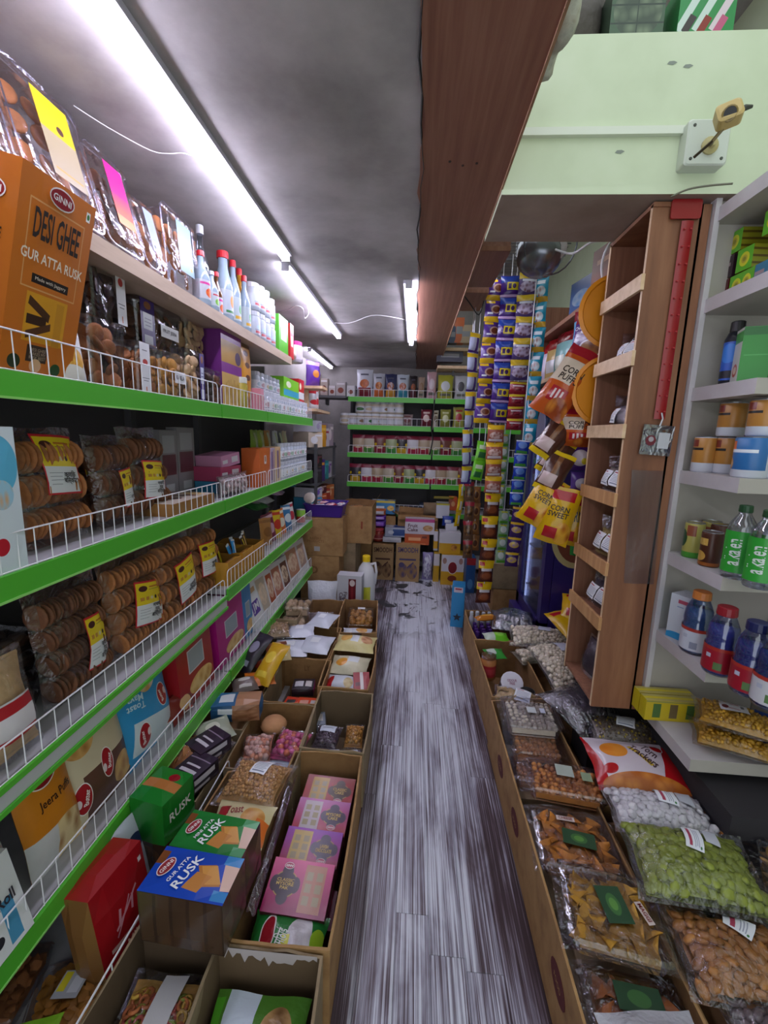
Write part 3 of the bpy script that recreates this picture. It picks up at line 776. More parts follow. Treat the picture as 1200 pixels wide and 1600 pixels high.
PLX = -.90
def sweet_tray(x0, x1, lab, label, pieces, seed, h=.29, X=-.84, lean=-14, d=.075):
    yc, w, _ = Lp(x0, x1, 100, PZ, X)
    o, S = clamshell('sweet_tray', w, h, d)
    rnd = random.Random(seed)
    for k in range(4):
        for i in range(3):
            link('biscuit', cookie_mesh(.026, .010, pieces), o, (-w * .28 + i * w * .28, rnd.uniform(-.012, .012), .055 + k * (h - .11) / 3), (90 + rnd.uniform(-10, 10), 0, rnd.uniform(-30, 30)))
    s = patch(o, 'label', S, .26, .80, .2, .92, lab, 2, 3)
    stand(o, X - .03, yc, PZ + .012, 90, lean)
    return tag(o, label, 'tray', 'clear trays on the plank shelf'), S
sweet_tray(-75, 36, art('#c9c9d8'), 'clear lidded tray cut off by the frame beside the yellow labelled one', COOK, 1)
t2, S2 = sweet_tray(52, 165, art('#9c8e72', (('r', .5, .78, 1, .44, '#c8ae18'), ('e', .6, .66, .2, .1, '#4a2b24'), ('r', .5, .1, .8, .03, '#c08a3c'))), 'clear lidded biscuit tray with a yellow topped label on plank shelf', COOK, 2)
sweet_tray(170, 226, art('#d9553a', (('v', .25, .6, '#d8187e'), ('r', .5, .75, 1, .5, '#d8187e'), ('r', .5, .08, 1, .16, '#d98a4a'))), 'clear lidded tray with a magenta and orange label on plank shelf', COOKD, 3, h=.255)
sweet_tray(229, 259, art('#93a2bc', (('r', .5, .3, .6, .02, '#8796b0'), ('e', .3, .12, .16, .08, '#3a3f52'))), 'narrow clear tray with a pale label behind the blue labelled one', COOK, 4, h=.20)
sweet_tray(262, 309, art('#86a8b6', (('e', .8, .14, .18, .08, '#c99a3a'), ('r', .5, .6, .6, .015, '#8ab0c0'))), 'clear lidded tray with a light blue label before the bottles', COOK, 5, h=.26, X=-.86, lean=-4)
b_, S_ = bag('snack_bag', .16, .17, .07, 11); stand(b_, -1.03, 1.40, PZ, 80, -10); core(b_, S_, COOKD, .012)
tag(b_, 'crumpled clear bag standing behind the magenta labelled tray', 'bag')

def syrup(px, yt, X, capm, bodym, labm, label, r=.033, cat='bottle', grp='syrup bottles on the plank shelf', neck=.36):
    y = sol('Y', px=px, X=X, Z=PZ); h = sol('Z', py=yt, X=X, Y=y) - PZ
    prof = [(r * .9, 0), (r, .006), (r, h * .52), (r * .8, h * .62), (r * neck, h * .78), (r * neck, h * .93)]
    o = bottle('syrup_bottle', prof, bodym, capm, r * neck * 1.25, h * .90, h, labm, (r * 1.012, h * .12, h * .46))
    stand(o, X, y, PZ, 90); return tag(o, label, cat, grp)
GL = film('#e4ecf2', .14, .6, .08, .1, 8.0); GLD = M('#5a3a22', .15); SY = M('#93a6b8', .15); SYA = M('#c98f2e', .2)
CAPW = M('#b8bac2', .4); CAPR = M('#c2202c', .35)
L1 = art('#b6bac6', (('n', .5, .35, .2, .5, '#e08a28', '#c8402c', 30), ('r', .5, .82, .4, .12, '#c03a8a')))
L2 = art('#b2bcc4', (('n', .5, .3, .2, .5, '#3f9a44', '#8ac04a', 30), ('r', .5, .8, .3, .1, '#b8263a')))
L3 = art('#b0bac6', (('e', .5, .55, .12, .5, '#e58a3a'), ('r', .5, .12, .3, .1, '#3a7a46')))
L4 = art('#aebcc4', (('e', .5, .5, .12, .4, '#4a9a52'), ('r', .5, .14, .3, .14, '#d0a33a')))
syrup(317, 352, -.90, CAPW, GL, L1, 'tall clear syrup bottle with a white cap, first after the trays')
syrup(316, 392, -.85, CAPR, SY, L1, 'short bottle with red cap in front of the white capped syrup')
syrup(332, 424, -.84, CAPW, SY, L2, 'small white capped bottle with green label among the syrups', .026)
syrup(340, 425, -.88, CAPR, GLD, L1, 'small dark bottle with red cap among the syrups', .024)
syrup(351, 393, -.88, CAPR, SY, L3, 'big syrup bottle with red cap over a blue neck band', .040, neck=.5)
syrup(366, 407, -.88, CAPR, SY, L4, 'pale syrup bottle with red cap and green leaf label', .034)
syrup(376, 420, -.90, CAPR, SYA, L2, 'amber syrup bottle with red cap behind the leaf labelled one', .030)
syrup(383, 431, -.87, CAPR, SY, L4, 'slim syrup bottle with red cap, last before the white jars', .030)
WJ = M('#a9b1c0', .3); WJL = M('#bcc0cb', .35); TLAB = art('#b2bac8', (('e', .5, .6, .2, .4, '#a9c4d4'), ('r', .5, .2, .24, .2, '#b0525a'), ('r', .5, .38, .26, .05, '#6f7890')))
for k, (px, yt) in enumerate(((394, 443), (403, 448), (411, 455), (419, 468))):
    for lv in range(2):
        y = sol('Y', px=px, X=-.87, Z=PZ); hh = (sol('Z', py=yt, X=-.87, Y=y) - PZ) / 2
        o = jar('supplement_jar', .043, hh, WJ, WJL, TLAB); stand(o, -.87, y, PZ + lv * hh, 90)
        tag(o, 'white lidded jar on the plank shelf, %s stack after the bottles, %s' % (ORD[k], ('lower', 'upper')[lv]), 'jar', 'white jars on the plank shelf')
for n, x0, x1, yt, c, lab in (('tall_carton', 428, 446, 496, '#57b52a', 'bright green carton standing at the far part of the plank shelf'), ('tall_carton', 447, 454, 507, '#c2222c', 'thin red carton next to the green one on the plank shelf')):
    yc, w, h = Lp(x0, x1, yt, PZ, -.85)
    o, S = pbox(n, w * .8, .09, h, art(c, (('r', .5, .5, .6, .3, '#e8eef0'), ('e', .5, .8, .3, .1, '#f0e24a'))), M(c, .4), M(c, .4), .002); stand(o, -.87, yc, PZ, 90); tag(o, lab, 'box')

# ------------------------------------------------------------------ first green shelf: tubs, rusk box, jars
Z1 = SZ[0]
OR = '#c8701f'
rb_front = art(OR, (('r', .5, .66, .74, .42, '#d8a066'), ('r', .5, .66, .715, .405, OR), ('r', .5, .505, .5, .045, '#1d1410'), ('r', .5, .31, .56, .25, '#d99a22'), ('r', .40, .36, .3, .045, '#4a2c17', -14), ('r', .38, .30, .26, .05, '#3a2213'), ('r', .42, .25, .32, .04, '#54331a', 12), ('r', .68, .30, .11, .24, '#c98c22'), ('r', .45, .125, .28, .09, '#3b2a20'), ('e', .17, .07, .16, .075, '#24351c'), ('e', .45, .06, .16, .075, '#e0b48c'), ('e', .74, .055, .15, .07, '#1d4a22'), ('r', .9, .93, .06, .05, '#e9e9e9'), ('e', .9, .93, .04, .03, '#2c7a34')), rough=.4)
rb_side = art('#b9651c', (('r', .5, .42, .6, .2, '#7a3a14'), ('r', .5, .2, .6, .12, '#d8cfc0')), rough=.4)
w, d, h = .19, .11, .40
rusk, RS = pbox('rusk_carton', w, d, h, rb_front, rb_side, M(OR, .45), .003)
def ginni(root, S, u, v, w, asp, txt='GINNI', deg=0, ring='#8e1420', white='#e8e4e4', off=.0006):
    """the red oval maker's badge with its white ring"""
    g = G()
    for k, (a, c, o2) in enumerate(((1.0, 1.0, 0), (.92, .86, .0002))):
        pts = []; ca, sa = math.cos(math.radians(deg)), math.sin(math.radians(deg)); k0 = len(g.v)
        for i in range(20):
            q = 2 * math.pi * i / 20; x, y = math.cos(q) * w / 2 * a * asp, math.sin(q) * w / 2 * asp * .62 * c
            x, y = x * ca - y * sa, x * sa + y * ca
            p, n = S(u + x / asp, v + y); g.v.append(tuple(p + n * (off + o2)))
        g.face(list(range(k0, k0 + 20)), mi=k)
    bd = obj('badge', g, [M(white, .4), M(ring, .35)], root)
    letter(bd, txt, S, u, v, w * .72, w * asp * .2, M('#f0eeee', .4), deg, off=off + .0004, aspect=asp)
    return bd
asp = w / h
ginni(rusk, RS, .5, .93, .34, asp)
letter(rusk, 'DESI GHEE', RS, .5, .765, .62, .145, M('#1d1410', .5), aspect=asp)
letter(rusk, 'GUR ATTA RUSK', RS, .5, .61, .84, .052, M('#efe3d2', .5), aspect=asp)
letter(rusk, 'Made with Jaggery', RS, .5, .505, .42, .022, M('#e8dccb', .5), aspect=asp, bold=False)
letter(rusk, 'DESI GHEE\nMAKES MY\nRUSK BEST', RS, .45, .125, .22, .06, M('#b9a48c', .5), aspect=asp, bold=False)
SS = side_S(d, h, -w / 2 - .003)
ginni(rusk, SS, .5, .84, .6, d / h); letter(rusk, 'DESI\nGHEE', SS, .5, .68, .6, .12, M('#2a1a10', .5), aspect=d / h)
stand(rusk, -.908, .962, Z1 + .017, 90, 15)
tag(rusk, 'big orange rusk carton leaning out over the wire guard of top green shelf', 'box')

PURB = art('#3d2a7a', (('e', .5, .88, .5, .16, '#8a5a34'), ('r', .5, .55, .66, .34, '#c9cfe2'), ('r', .5, .16, .6, .2, '#c9cfe2'), ('r', .5, .6, .44, .02, '#5a5a90'), ('r', .5, .53, .5, .02, '#5a5a90'), ('r', .5, .46, .4, .02, '#5a5a90')))
GLAB = art('#cfd0d6', (('e', .5, .62, .5, .12, '#b03a3a'), ('r', .5, .85, .5, .02, '#6a6a72'), ('r', .5, .3, .7, .015, '#6a6a72'), ('r', .5, .25, .5, .015, '#6a6a72'), ('r', .5, .08, .1, .1, '#c06a3a')))
def snack_tub(px0, px1, yt, z, X, mat, label, seed, band=None, bw=.34, bpos=.5, text=None, rows=3, d=.105, pieces='biscuit', yaw=90):
    yc, w, h = Lp(px0, px1, yt, z, X); d = min(d, max(.05, w * 1.0)) if w < .105 else d
    o = tub('snack_tub', w, d, h); rnd = random.Random(seed)
    r = min(.024, d * .24); ms = cookie_mesh(round(r, 3), .012, mat); nz = max(2, int((h - .03) / (r * 1.25)))
    for k in range(nz):
        n = max(2, int(w * .82 / (r * 1.9)))
        for i in range(n):
            for q in (-1, 1):
                link(pieces, ms, o, ((-w * .38 + w * .76 * (i + .5) / n) * .95, q * d * .2 + rnd.uniform(-.006, .006), .012 + r * .7 + k * (h - .035) / nz), (rnd.uniform(50, 120), rnd.uniform(-25, 25), rnd.uniform(-40, 40)), scale=rnd.uniform(.9, 1.1))
    S = flat_S(w * .93, h, -d * .47)
    if band: patch(o, 'band', S, bpos - bw / 2, bpos + bw / 2, .03, .97, band, 2, 4, off=.004 + d * .03)
    if text:
        SL = M('#d5d7dd', .5)
        patch(o, 'label', S, .45, .9, .36, .62, art('#d9dbe2'), 2, 2, off=.004 + d * .03)
        letter(o, text, S, .67, .49, .34, .10, BLACK, aspect=w / h, off=.0055 + d * .03)
    stand(o, X - d / 2 + .01, yc, z, yaw)
    return tag(o, label, 'tub', 'clear biscuit tubs on the top green shelf'), h
def tubs(): 
    _, h0 = snack_tub(142, 200, 500, Z1, -.87, COOK, 'clear tub of tan biscuits under the chocolate one beside the rusk carton', 21)
    snack_tub(140, 196, 386, Z1 + h0, -.89, CHOC, 'clear tub of dark chocolate biscuits stacked next to the orange rusk carton', 22, GLAB, .3, .82)
    _, h1 = snack_tub(216, 248, 536, Z1, -.86, COOK, 'low clear tub with a white printed side label on top green shelf', 23, GLAB, .5, .2)
    snack_tub(213, 283, 478, Z1 + h1 + .001, -.93, COOKD, 'clear tub of knobbly biscuits with purple band and FRUIT label', 24, PURB, .30, .16, 'FRUIT JEERA')
    _, h2 = snack_tub(250, 290, 552, Z1, -.86, GOLDC, 'clear tub with a white KARELA label in the lower tub row', 25, None, text='KARELA')
    _, h3 = snack_tub(292, 318, 548, Z1, -.86, CREAM, 'clear tub of cream biscuits with narrow purple band at its far edge', 26, PURB, .3, .8)
    snack_tub(290, 346, 504, Z1 + h3 + .001, -.92, CREAM, 'upper clear tub of cream biscuits with a purple printed band', 27, PURB, .32, .72)
    snack_tub(319, 334, 575, Z1, -.85, CHOC, 'small clear tub of dark sweets before the shelf joint', 28)
    snack_tub(334, 345, 580, Z1, -.85, COOKD, 'smallest clear tub right at the first shelf joint', 29)
tubs()
# pouch with a bowl of chips printed on it
o, S = pouch('chips_pouch', .085, .20, .035, art('#d9dce2', (('n', .5, .28, .8, .3, '#c98a2c', '#e0b050', 14), ('e', .5, .12, .9, .2, '#e6e2dc'), ('e', .35, .86, .4, .1, '#b02430'), ('r', .5, .66, .6, .04, '#5a6272'), ('r', .5, .72, .5, .02, '#5a6272')), crinkle=.15), seed=5)
yc, w, h = Lp(100, 138, 490, Z1, -.84); stand(o, -.85, yc, Z1, 80, -8); tag(o, 'white pouch printed with a bowl of yellow chips behind the rusk carton', 'pouch')
# tall purple gift carton and amber bottles
yc, w, h = Lp(345, 376, 508, Z1, -.86)
g1, S = pbox('gift_carton', w, .10, h, art('#7a2a86', (('r', .5, .66, 1, .26, '#a9802c'), ('r', .5, .2, 1, .42, '#c4a05a'), ('e', .8, .62, .3, .16, '#3a1a4a'), ('n', .5, .2, .8, .3, '#c9a862', '#b08a40', 9))), M('#6a2478', .4), M('#7a2a86', .4), .002)
stand(g1, -.90, yc, Z1, 90); tag(g1, 'tall purple and gold gift carton after the shelf joint', 'box')
yc, w, h = Lp(377, 397, 527, Z1, -.86)
o, S = pouch('nut_pouch', w, h, .05, art('#c98a24', (('r', .5, .93, 1, .14, '#6a4a34'), ('e', .45, .78, .36, .08, '#5a2e1c'), ('e', .5, .62, .36, .08, '#5a2e1c'), ('e', .5, .45, .36, .08, '#5a2e1c'), ('n', .5, .16, .8, .22, '#8a5a24', '#d0a040', 12)), crinkle=.1), seed=8); stand(o, -.88, yc, Z1, 90)
tag(o, 'tall amber pouch with three brown dots beside the purple gift carton', 'pouch')
o = jar('oil_bottle', .030, .15, M('#b3a24a', .15), M('#cfd2c8', .4)); stand(o, -.85, sol('Y', px=378, X=-.85, Z=Z1), Z1, 90); tag(o, 'short golden bottle standing in front of the amber pouch', 'bottle')
o, S = pbox('pink_carton', .05, .05, .12, art('#d890a4', (('e', .5, .6, .5, .3, '#e8c8b0'),)), M('#d08a9e', .4), None, .001); stand(o, -.85, sol('Y', px=403, X=-.85, Z=Z1), Z1, 90); tag(o, 'small pink carton beside the amber pouch on the top green shelf', 'box')
# rows of small white jars
JL = [art('#e3e5ec', (('e', .5, .55, .2, .5, c), ('r', .5, .2, .26, .1, '#8a8fa0'))) for c in ('#a7b9c4', '#c2a0a8', '#d0b890', '#9fb8a4')]
JB = M('#b4bccb', .25); protos = [jar('spice_jar', .034, .115, JB, WJL, JL[k], seg=12) for k in range(4)]
used = [0] * 4; n = 0
def put_jar(X, y, z, lab, grp, k, yaw=90):
    o = protos[k] if not used[k] else dup(protos[k]); used[k] = 1
    stand(o, X, y, z, yaw + random.Random(n).uniform(-25, 25)); tag(o, lab, 'jar', grp); return o
y0, y1 = sol('Y', px=412, X=-.86, Z=Z1), 3.44
N_ = int((y1 - y0) / .074)
for r_ in range(3):
    for i in range(N_):
        n += 1
        put_jar(-.86 - .08 * r_, y0 + .074 * i + .02 * r_, Z1, 'small white lidded jar in %s row of top green shelf, %s from near end' % (('front', 'middle', 'rear')[r_], ORD[i]), 'white jars, %s row on top green shelf' % ('front', 'middle', 'rear')[r_], n % 4)
for i in range(7):
    n += 1
    put_jar(-.93, y0 + .05 + .074 * i, Z1 + .1155, 'small white jar stacked on the front jars of the top green shelf, %s along' % ORD[i], 'white jars stacked on the front row', n % 4)
for i in range(5):
    n += 1
    put_jar(-1.0, y0 + .04 + .08 * i, Z1 + .1155, 'white jar stacked behind the upper jar row on the top green shelf, %s along' % ORD[i], 'white jars stacked on the rear row', n % 4)
# bright packs beyond the jars
for x0, x1, z0, ht, c1, c2, lab in ((447, 470, Z1 + .117, .14, '#7ac828', '#3aa0c0', 'bright lime green box on top of the far jars'), (470, 478, Z1 + .117, .17, '#c8202c', '#e8e8ea', 'red and white carton beside the lime green box')):
    y0_, y1_ = sol('Y', px=x0, X=-.86, Z=z0), sol('Y', px=x1, X=-.86, Z=z0)
    o, S = pbox('bright_carton', y1_ - y0_, .09, ht, art(c1, (('r', .5, .3, 1, .3, c2), ('e', .3, .7, .3, .3, '#e8f0d0'))), M(c1, .4), None, .002); stand(o, -.92, (y0_ + y1_) / 2, z0, 90); tag(o, lab, 'box')

# ------------------------------------------------------------------ second green shelf: bagged biscuits, cartons, jars
Z2 = SZ[1]
BLAB = art('#c4202c', (('r', .5, .71, .93, .50, '#e8cc1c'), ('r', .5, .25, .93, .44, '#dfe3ea'), ('e', .24, .83, .26, .13, '#4a1d1c'), ('r', .64, .86, .42, .03, '#c06a1c'), ('r', .62, .8, .4, .015, '#a08a2c'), ('r', .18, .60, .11, .08, '#c48a3a'), ('r', .34, .60, .11, .08, '#c48a3a'), ('e', .5, .60, .11, .08, '#d8c8a0'), ('e', .64, .60, .08, .09, '#2a1a16'), ('e', .78, .60, .11, .08, '#c07a2c'), ('e', .9, .60, .07, .09, '#4a3018'), ('r', .28, .36, .34, .012, '#9aa0ac'), ('r', .26, .30, .3, .012, '#9aa0ac'), ('r', .28, .24, .34, .012, '#9aa0ac'), ('r', .24, .17, .26, .012, '#9aa0ac')), rough=.45)
def biscuit_bag(px0, px1, yt, z, X, txt, label, seed, mat=COOK, rows=3, per=12, lu=(.3, .8), lv=(.36, .86), yaw=90, lean=-6, d=.085, ld=-4):
    yc, w, h = Lp(px0, px1, yt, z, X)
    o, S = bag('biscuit_bag', w, h, d, seed, fin=.03, wr=1.2)
    cookie_rows(o, w * .84, h * .82, -.004, rows, per, mat, .02, r=min(h * .82 / rows / 2, d * .46), seed=seed)
    asp = w / h
    lb = patch(o, 'label', S, lu[0], lu[1], lv[0], lv[1], BLAB, 4, 5, off=.0035, deg=ld, aspect=asp)
    uc, vc = (lu[0] + lu[1]) / 2, lv[0] + (lv[1] - lv[0]) * .27
    letter(lb, txt, S, uc + .12 * (lu[1] - lu[0]), vc, (lu[1] - lu[0]) * .42, (lv[1] - lv[0]) * (.12 * (txt.count('\n') + 1)), BLACK, ld, off=.0048, aspect=asp)
    stand(o, X - d * .3, yc, z, yaw, lean)
    return tag(o, label, 'biscuit bag', 'bagged biscuits on the green shelves')
biscuit_bag(42, 152, 668, Z2, -.90, 'कणिक\nबिस्कीट', 'clear bag of round biscuits with large yellow and white label on second shelf', 31, lu=(.33, .9), lv=(.42, .93))
biscuit_bag(-30, 52, 690, Z2, -.94, 'गूळ\nबिस्कीट', 'clear biscuit bag mostly hidden behind the white carton at the frame edge', 32, lu=(.35, .95), lv=(.3, .72))
biscuit_bag(118, 168, 690, Z2, -1.0, 'गूळ', 'biscuit bag at the rear behind the large labelled bag on second shelf', 33, lu=(.4, .95), lv=(.4, .8), mat=COOKD)
biscuit_bag(165, 222, 680, Z2, -.90, 'नाचणी', 'tall clear biscuit bag turned sideways with a narrow yellow label', 34, mat=COOKD, lu=(.45, .95), lv=(.2, .62), per=7, ld=6)
biscuit_bag(215, 270, 668, Z2, -.90, 'नाचणी\nगूळ\nबिस्कीट', 'clear biscuit bag with yellow label beside the flat brown pack on second shelf', 35, mat=COOKD, lu=(.22, .9), lv=(.2, .62), per=7)
o, S = pbox('white_carton', .11, .08, .30, art('#ccd8e0', (('e', .6, .75, .8, .4, '#5aaed0'), ('e', .5, .2, .3, .12, '#b82030'), ('n', .6, .55, .5, .2, '#d0a060', '#9ac4d8', 10))), M('#cfdbe4', .4), None, .003)
stand(o, -.86, sol('Y', px=-20, X=-.86, Z=Z2), Z2, 90, 0); tag(o, 'white and sky blue carton cut by the frame on second shelf', 'box')
for k, (px, yt) in enumerate(((258, 672), (285, 668))):
    yc, w, h = Lp(px - 12, px + 14, yt, Z2, -1.08)
    o, S = pbox('wrapped_carton', w, .05, h, art('#8e8a90', (('r', .5, .5, .8, .3, '#6a3a44'), ('r', .5, .8, .7, .25, '#a8a8b0'), ('r', .5, .16, .5, .12, '#c4c4cc'))), M('#8e8a90', .3), None, .002); stand(o, -1.08, yc, Z2, 90); tag(o, ('film wrapped grey carton at the back of second shelf, nearer the biscuit bags', 'film wrapped grey carton at the back of second shelf, farther along')[k], 'box')
o, S = pbox('flat_pack', .32, .045, .22, art('#b9aca0', (('r', .5, .7, 1, .1, '#5a2c2c'), ('r', .3, .4, .1, .5, '#4a2a2a', 30), ('r', .62, .35, .1, .5, '#5a2c2c', 30), ('n', .85, .3, .25, .4, '#c89a50', '#e0c890', 10)), crinkle=.1), M('#a0713c', .5), M('#a0713c', .5), .003)
lie(o, -.94, 1.60, Z2, 90, .22, .045); tag(o, 'flat brown and white film pack lying behind the wire on second shelf', 'pack')
for k, (z0, c, sc_, lab) in enumerate(((0, '#2f7ea8', .9, 'blue carton at the bottom of the pink and blue stack'), (.06, '#b0426a', 1.0, 'dark pink carton in the middle of the stack on second shelf'), (.13, '#c88ab0', .8, 'pale pink carton tilted on top of the stack on second shelf'))):
    o, S = pbox('stacked_carton', .21 * sc_, .14, .058 if k != 1 else .068, art(c, (('r', .72, .5, .35, .5, '#d8d4dc'), ('r', .2, .45, .25, .3, '#d8d4dc'))), M(c, .4), None, .001); stand(o, -.98, 2.12 + .01 * k, Z2 + z0, 90 - 4 * k, 0, -6 if k == 2 else 0)
    tag(o, lab, 'box')
# bagged strips, tall orange carton, coloured pouches and jars further along
o, S = bag('snack_bag', .36, .10, .08, 40); core(o, S, M('#b0a0a4', .5, var=.3), .012); fill(o, S, 'sweet', [ell_mesh('sweet', .012, .012, .008, M('#c9b0b0', .4, var=.4))], 9, 3, .008, 41)
stand(o, -.87, 2.05, Z2, 90); tag(o, 'long clear bag of pale sweets behind the wire on second shelf', 'bag')
yc, w, h = Lp(398, 415, 700, Z2, -.86); o, S = pbox('orange_carton', w, .10, h, art('#c8642a', (('r', .5, .7, .2, .22, '#d8d0d0'), ('r', .5, .72, .1, .14, '#9a6a3a'))), M('#c05c26', .4), None, .002); stand(o, -.88, yc, Z2, 90); tag(o, 'orange carton with a small white patch in the middle of second shelf', 'box')
for k, (x0, x1, yt, c) in enumerate(((416, 425, 700, '#b0a0b8'), (425, 434, 698, '#d0b088'))):
    yc, w, h = Lp(x0, x1, yt, Z2, -.85); o, S = pbox('slim_carton', w * .92, .08, h, art(c, (('r', .5, .5, .3, .8, '#7a5a8a'), ('r', .8, .5, .1, .9, '#c08a4a'))), M(c, .4), None, .001); stand(o, -.87, yc, Z2, 90); tag(o, ('mauve slim carton beside the orange carton on second shelf', 'tan slim carton before the small jars on second shelf')[k], 'box')
for k, (px, c) in enumerate(((392, '#8fae3a'), (402, '#a4bc3e'), (412, '#c88a28'), (424, '#e0e2e8'), (431, '#4a4a50'), (438, '#c8b890'))):
    yc = sol('Y', px=px + 8, X=-1.02, Z=Z2); o, S = pouch('hanging_pouch', .12, .31, .05, art(c, (('r', .5, .5, .3, .9, '#c8d0a0'), ('e', .5, .6, .5, .2, '#e0e0d8')), crinkle=.2), seed=50 + k); stand(o, -1.03, yc, Z2, 90)
    tag(o, '%s tall pouch at the rear of second shelf behind the cartons' % ('olive', 'lime', 'amber', 'white', 'black and white', 'beige')[k], 'pouch', 'tall pouches at the rear of second shelf')
y0 = sol('Y', px=436, X=-.86, Z=Z2)
for r_ in range(2):
    for i in range(int((3.42 - y0) / .074)):
        n += 1; put_jar(-.86 - .08 * r_, y0 + .074 * i, Z2, 'small white jar in the %s row at the far end of second shelf, %s along' % (('front', 'rear')[r_], ORD[i]), 'white jars, %s row on second shelf' % ('front', 'rear')[r_], n % 4)
        if r_ == 0: n += 1; put_jar(-.862, y0 + .074 * i + .004, Z2 + .1155, 'small white jar stacked on the front jars of second shelf, %s along' % ORD[i], 'white jars stacked on second shelf', n % 4)

# ------------------------------------------------------------------ third green shelf: bagged biscuits, bar boxes, pouches
Z3 = SZ[2] - .028
biscuit_bag(85, 186, 905, Z3, -.89, 'ज्वारी\nगूळ\nबिस्कीट', 'wide bag of stacked brown biscuits with yellow label, nearest on third shelf', 61, mat=COOKD, rows=4, per=15, lu=(.52, .98), lv=(.16, .62))
biscuit_bag(188, 268, 860, Z3, -.89, 'नाचणी\nगूळ\nबिस्कीट', 'biscuit bag with tilted yellow label, second along third shelf', 62, rows=4, per=11, lu=(.3, .95), lv=(.2, .64), ld=-12)
biscuit_bag(262, 318, 830, Z3, -.88, 'ज्वारी\nबिस्कीट', 'biscuit bag with a narrow yellow label, third along third shelf', 63, rows=4, per=8, lu=(.3, .92), lv=(.2, .66), ld=6)
biscuit_bag(308, 350, 820, Z3, -.89, 'कणिक\nबिस्कीट', 'biscuit bag with yellow label at the third shelf joint beside the bar boxes', 64, rows=4, per=7, lu=(.22, .92), lv=(.3, .74))
def tray_pack(x, y, z, label):
    o = tub('dark_tray', .20, .22, .055, lid_h=.012, mat=film('#9a948c', .2, .5, .2, .3)); r_ = random.Random(int(z * 1e4))
    for i in range(5):
        for k in range(3): link('biscuit', cookie_mesh(.022, .03, M('#4a3a30', .7, var=.3)), o, (-.07 + .035 * i, -.06 + .06 * k, .004))
    stand(o, x, y, z, 90); return tag(o, label, 'tray', 'stacked dark trays on third shelf')
for k in range(4): tray_pack(-1.07, .90 + .006 * k, Z3 + .056 * k, 'dark lidded tray in the shadowed stack on third shelf, %s from the bottom' % ORD[k])
o, S = bag('snack_bag', .16, .25, .07, 66); core(o, S, CREAM, .01); patch(o, 'label', S, .2, .8, .25, .6, art('#c8c4c8', (('r', .5, .8, 1, .3, '#a02028'), ('r', .5, .06, 1, .12, '#a02028'))), off=.003); stand(o, -.86, .80, Z3, 90, -8); tag(o, 'bag with red bordered label cut by the frame on third shelf', 'bag')
# display cartons of bars
YC = M('#b07a1e', .5)
Z3b = SZ[2]
def bar_box(y, w, label, bars, seed, X=-.93, h=.11):
    o = carton('bar_display_carton', w, .20, h, .004, M('#b5801f', .5), M('#8a5f1a', .6), seed); rnd = random.Random(seed)
    for i, (c1, c2) in enumerate(bars):
        p, S = pouch('bar', .035, .12, .016, art(c1, (('r', .5, .5, .3, .7, c2), ('r', .5, .96, 1, .08, '#d8d8dc'))), seed=seed + i, parent=o, nu=4, nv=6); p.location = (-w / 2 + .02 + (w - .04) * i / max(1, len(bars) - 1), -.05 + .02 * (i % 3), .04); p.rotation_euler = (math.radians(-14), math.radians(rnd.uniform(-14, 14)), math.radians(rnd.uniform(-20, 20)))
    stand(o, X, y, Z3b, 90); return tag(o, label, 'display box', 'bar cartons on third shelf')
bar_box(1.95, .16, 'yellow display carton of black and steel bars after the third shelf joint', [('#2a2226', '#b8b8c0'), ('#1f1b20', '#802028'), ('#c8b020', '#2a2226')], 71)
bar_box(2.12, .15, 'yellow display carton of bright blue bars on third shelf', [('#2f8fd0', '#123a80'), ('#3a9ae0', '#e0e8f0'), ('#2f8fd0', '#123a80')], 72)
bar_box(2.28, .15, 'display carton of brown and yellow bars on third shelf', [('#3a2018', '#d8c030'), ('#4a2a1c', '#e0b868'), ('#c8a020', '#3a2018')], 73)
o, S = pbox('flat_pack', .30, .03, .10, art('#b8702c', (('r', .5, .5, .9, .5, '#d08a34'), ('n', .5, .5, .8, .6, '#c0522c', '#e0b040', 8)))); stand(o, -.845, 2.06, Z3b, 90, -4); tag(o, 'long orange printed packet behind the wire under the bar cartons', 'pack')
for k, (px, yt, c1, c2, lab) in enumerate(((418, 810, '#a8743c', '#8a5a2c', 'plain brown carton divider standing among the pouches on third shelf'), (425, 802, '#7a1c40', '#c8a0b0', 'maroon pouch standing on third shelf beyond the bar cartons'), (433, 798, '#d8b820', '#c03020', 'yellow and red pouch standing on third shelf'), (441, 796, '#d8702c', '#e8e0d0', 'orange pouch standing on third shelf'), (449, 790, '#3a7ab0', '#e0e8f0', 'blue pouch standing on third shelf'), (456, 786, '#e0e2e8', '#c03048', 'white pouch standing on third shelf near its end'))):
    y = sol('Y', px=px + 4, X=-.88, Z=Z3b); h = sol('Z', py=yt, X=-.88, Y=y) - Z3b
    o, S = pouch('bar_pouch', .13, h, .04, art(c1, (('e', .5, .5, .7, .35, c2), ('r', .5, .88, 1, .1, c2)), crinkle=.2), seed=80 + k); stand(o, -.90, y, Z3b, 75, -8, (-1) ** k * 5); tag(o, lab, 'pouch')
for k, (px, py, c, lab) in enumerate(((402, 800, '#2f6a34', 'green wrapped pack lying on top of the bar cartons'), (412, 788, '#cfd0d6', 'grey and white pack lying on top of the bar cartons'), (432, 775, '#c8a8c4', 'pink filmed bag lying on the pouches of third shelf'), (452, 765, '#2a8ab0', 'teal pouch lying on the pouches of third shelf'))):
    p = at(px, py, X=-.95); o, S = pouch('snack_pouch', .16, .12, .05, art(c, (('e', .5, .5, .4, .4, '#e4e4e8'),), crinkle=.3), seed=90 + k); lie(o, -.96, p.y, Z3b + .22 + .02 * k, 80 + 10 * k, .12, .05, 8); tag(o, lab, 'pouch')
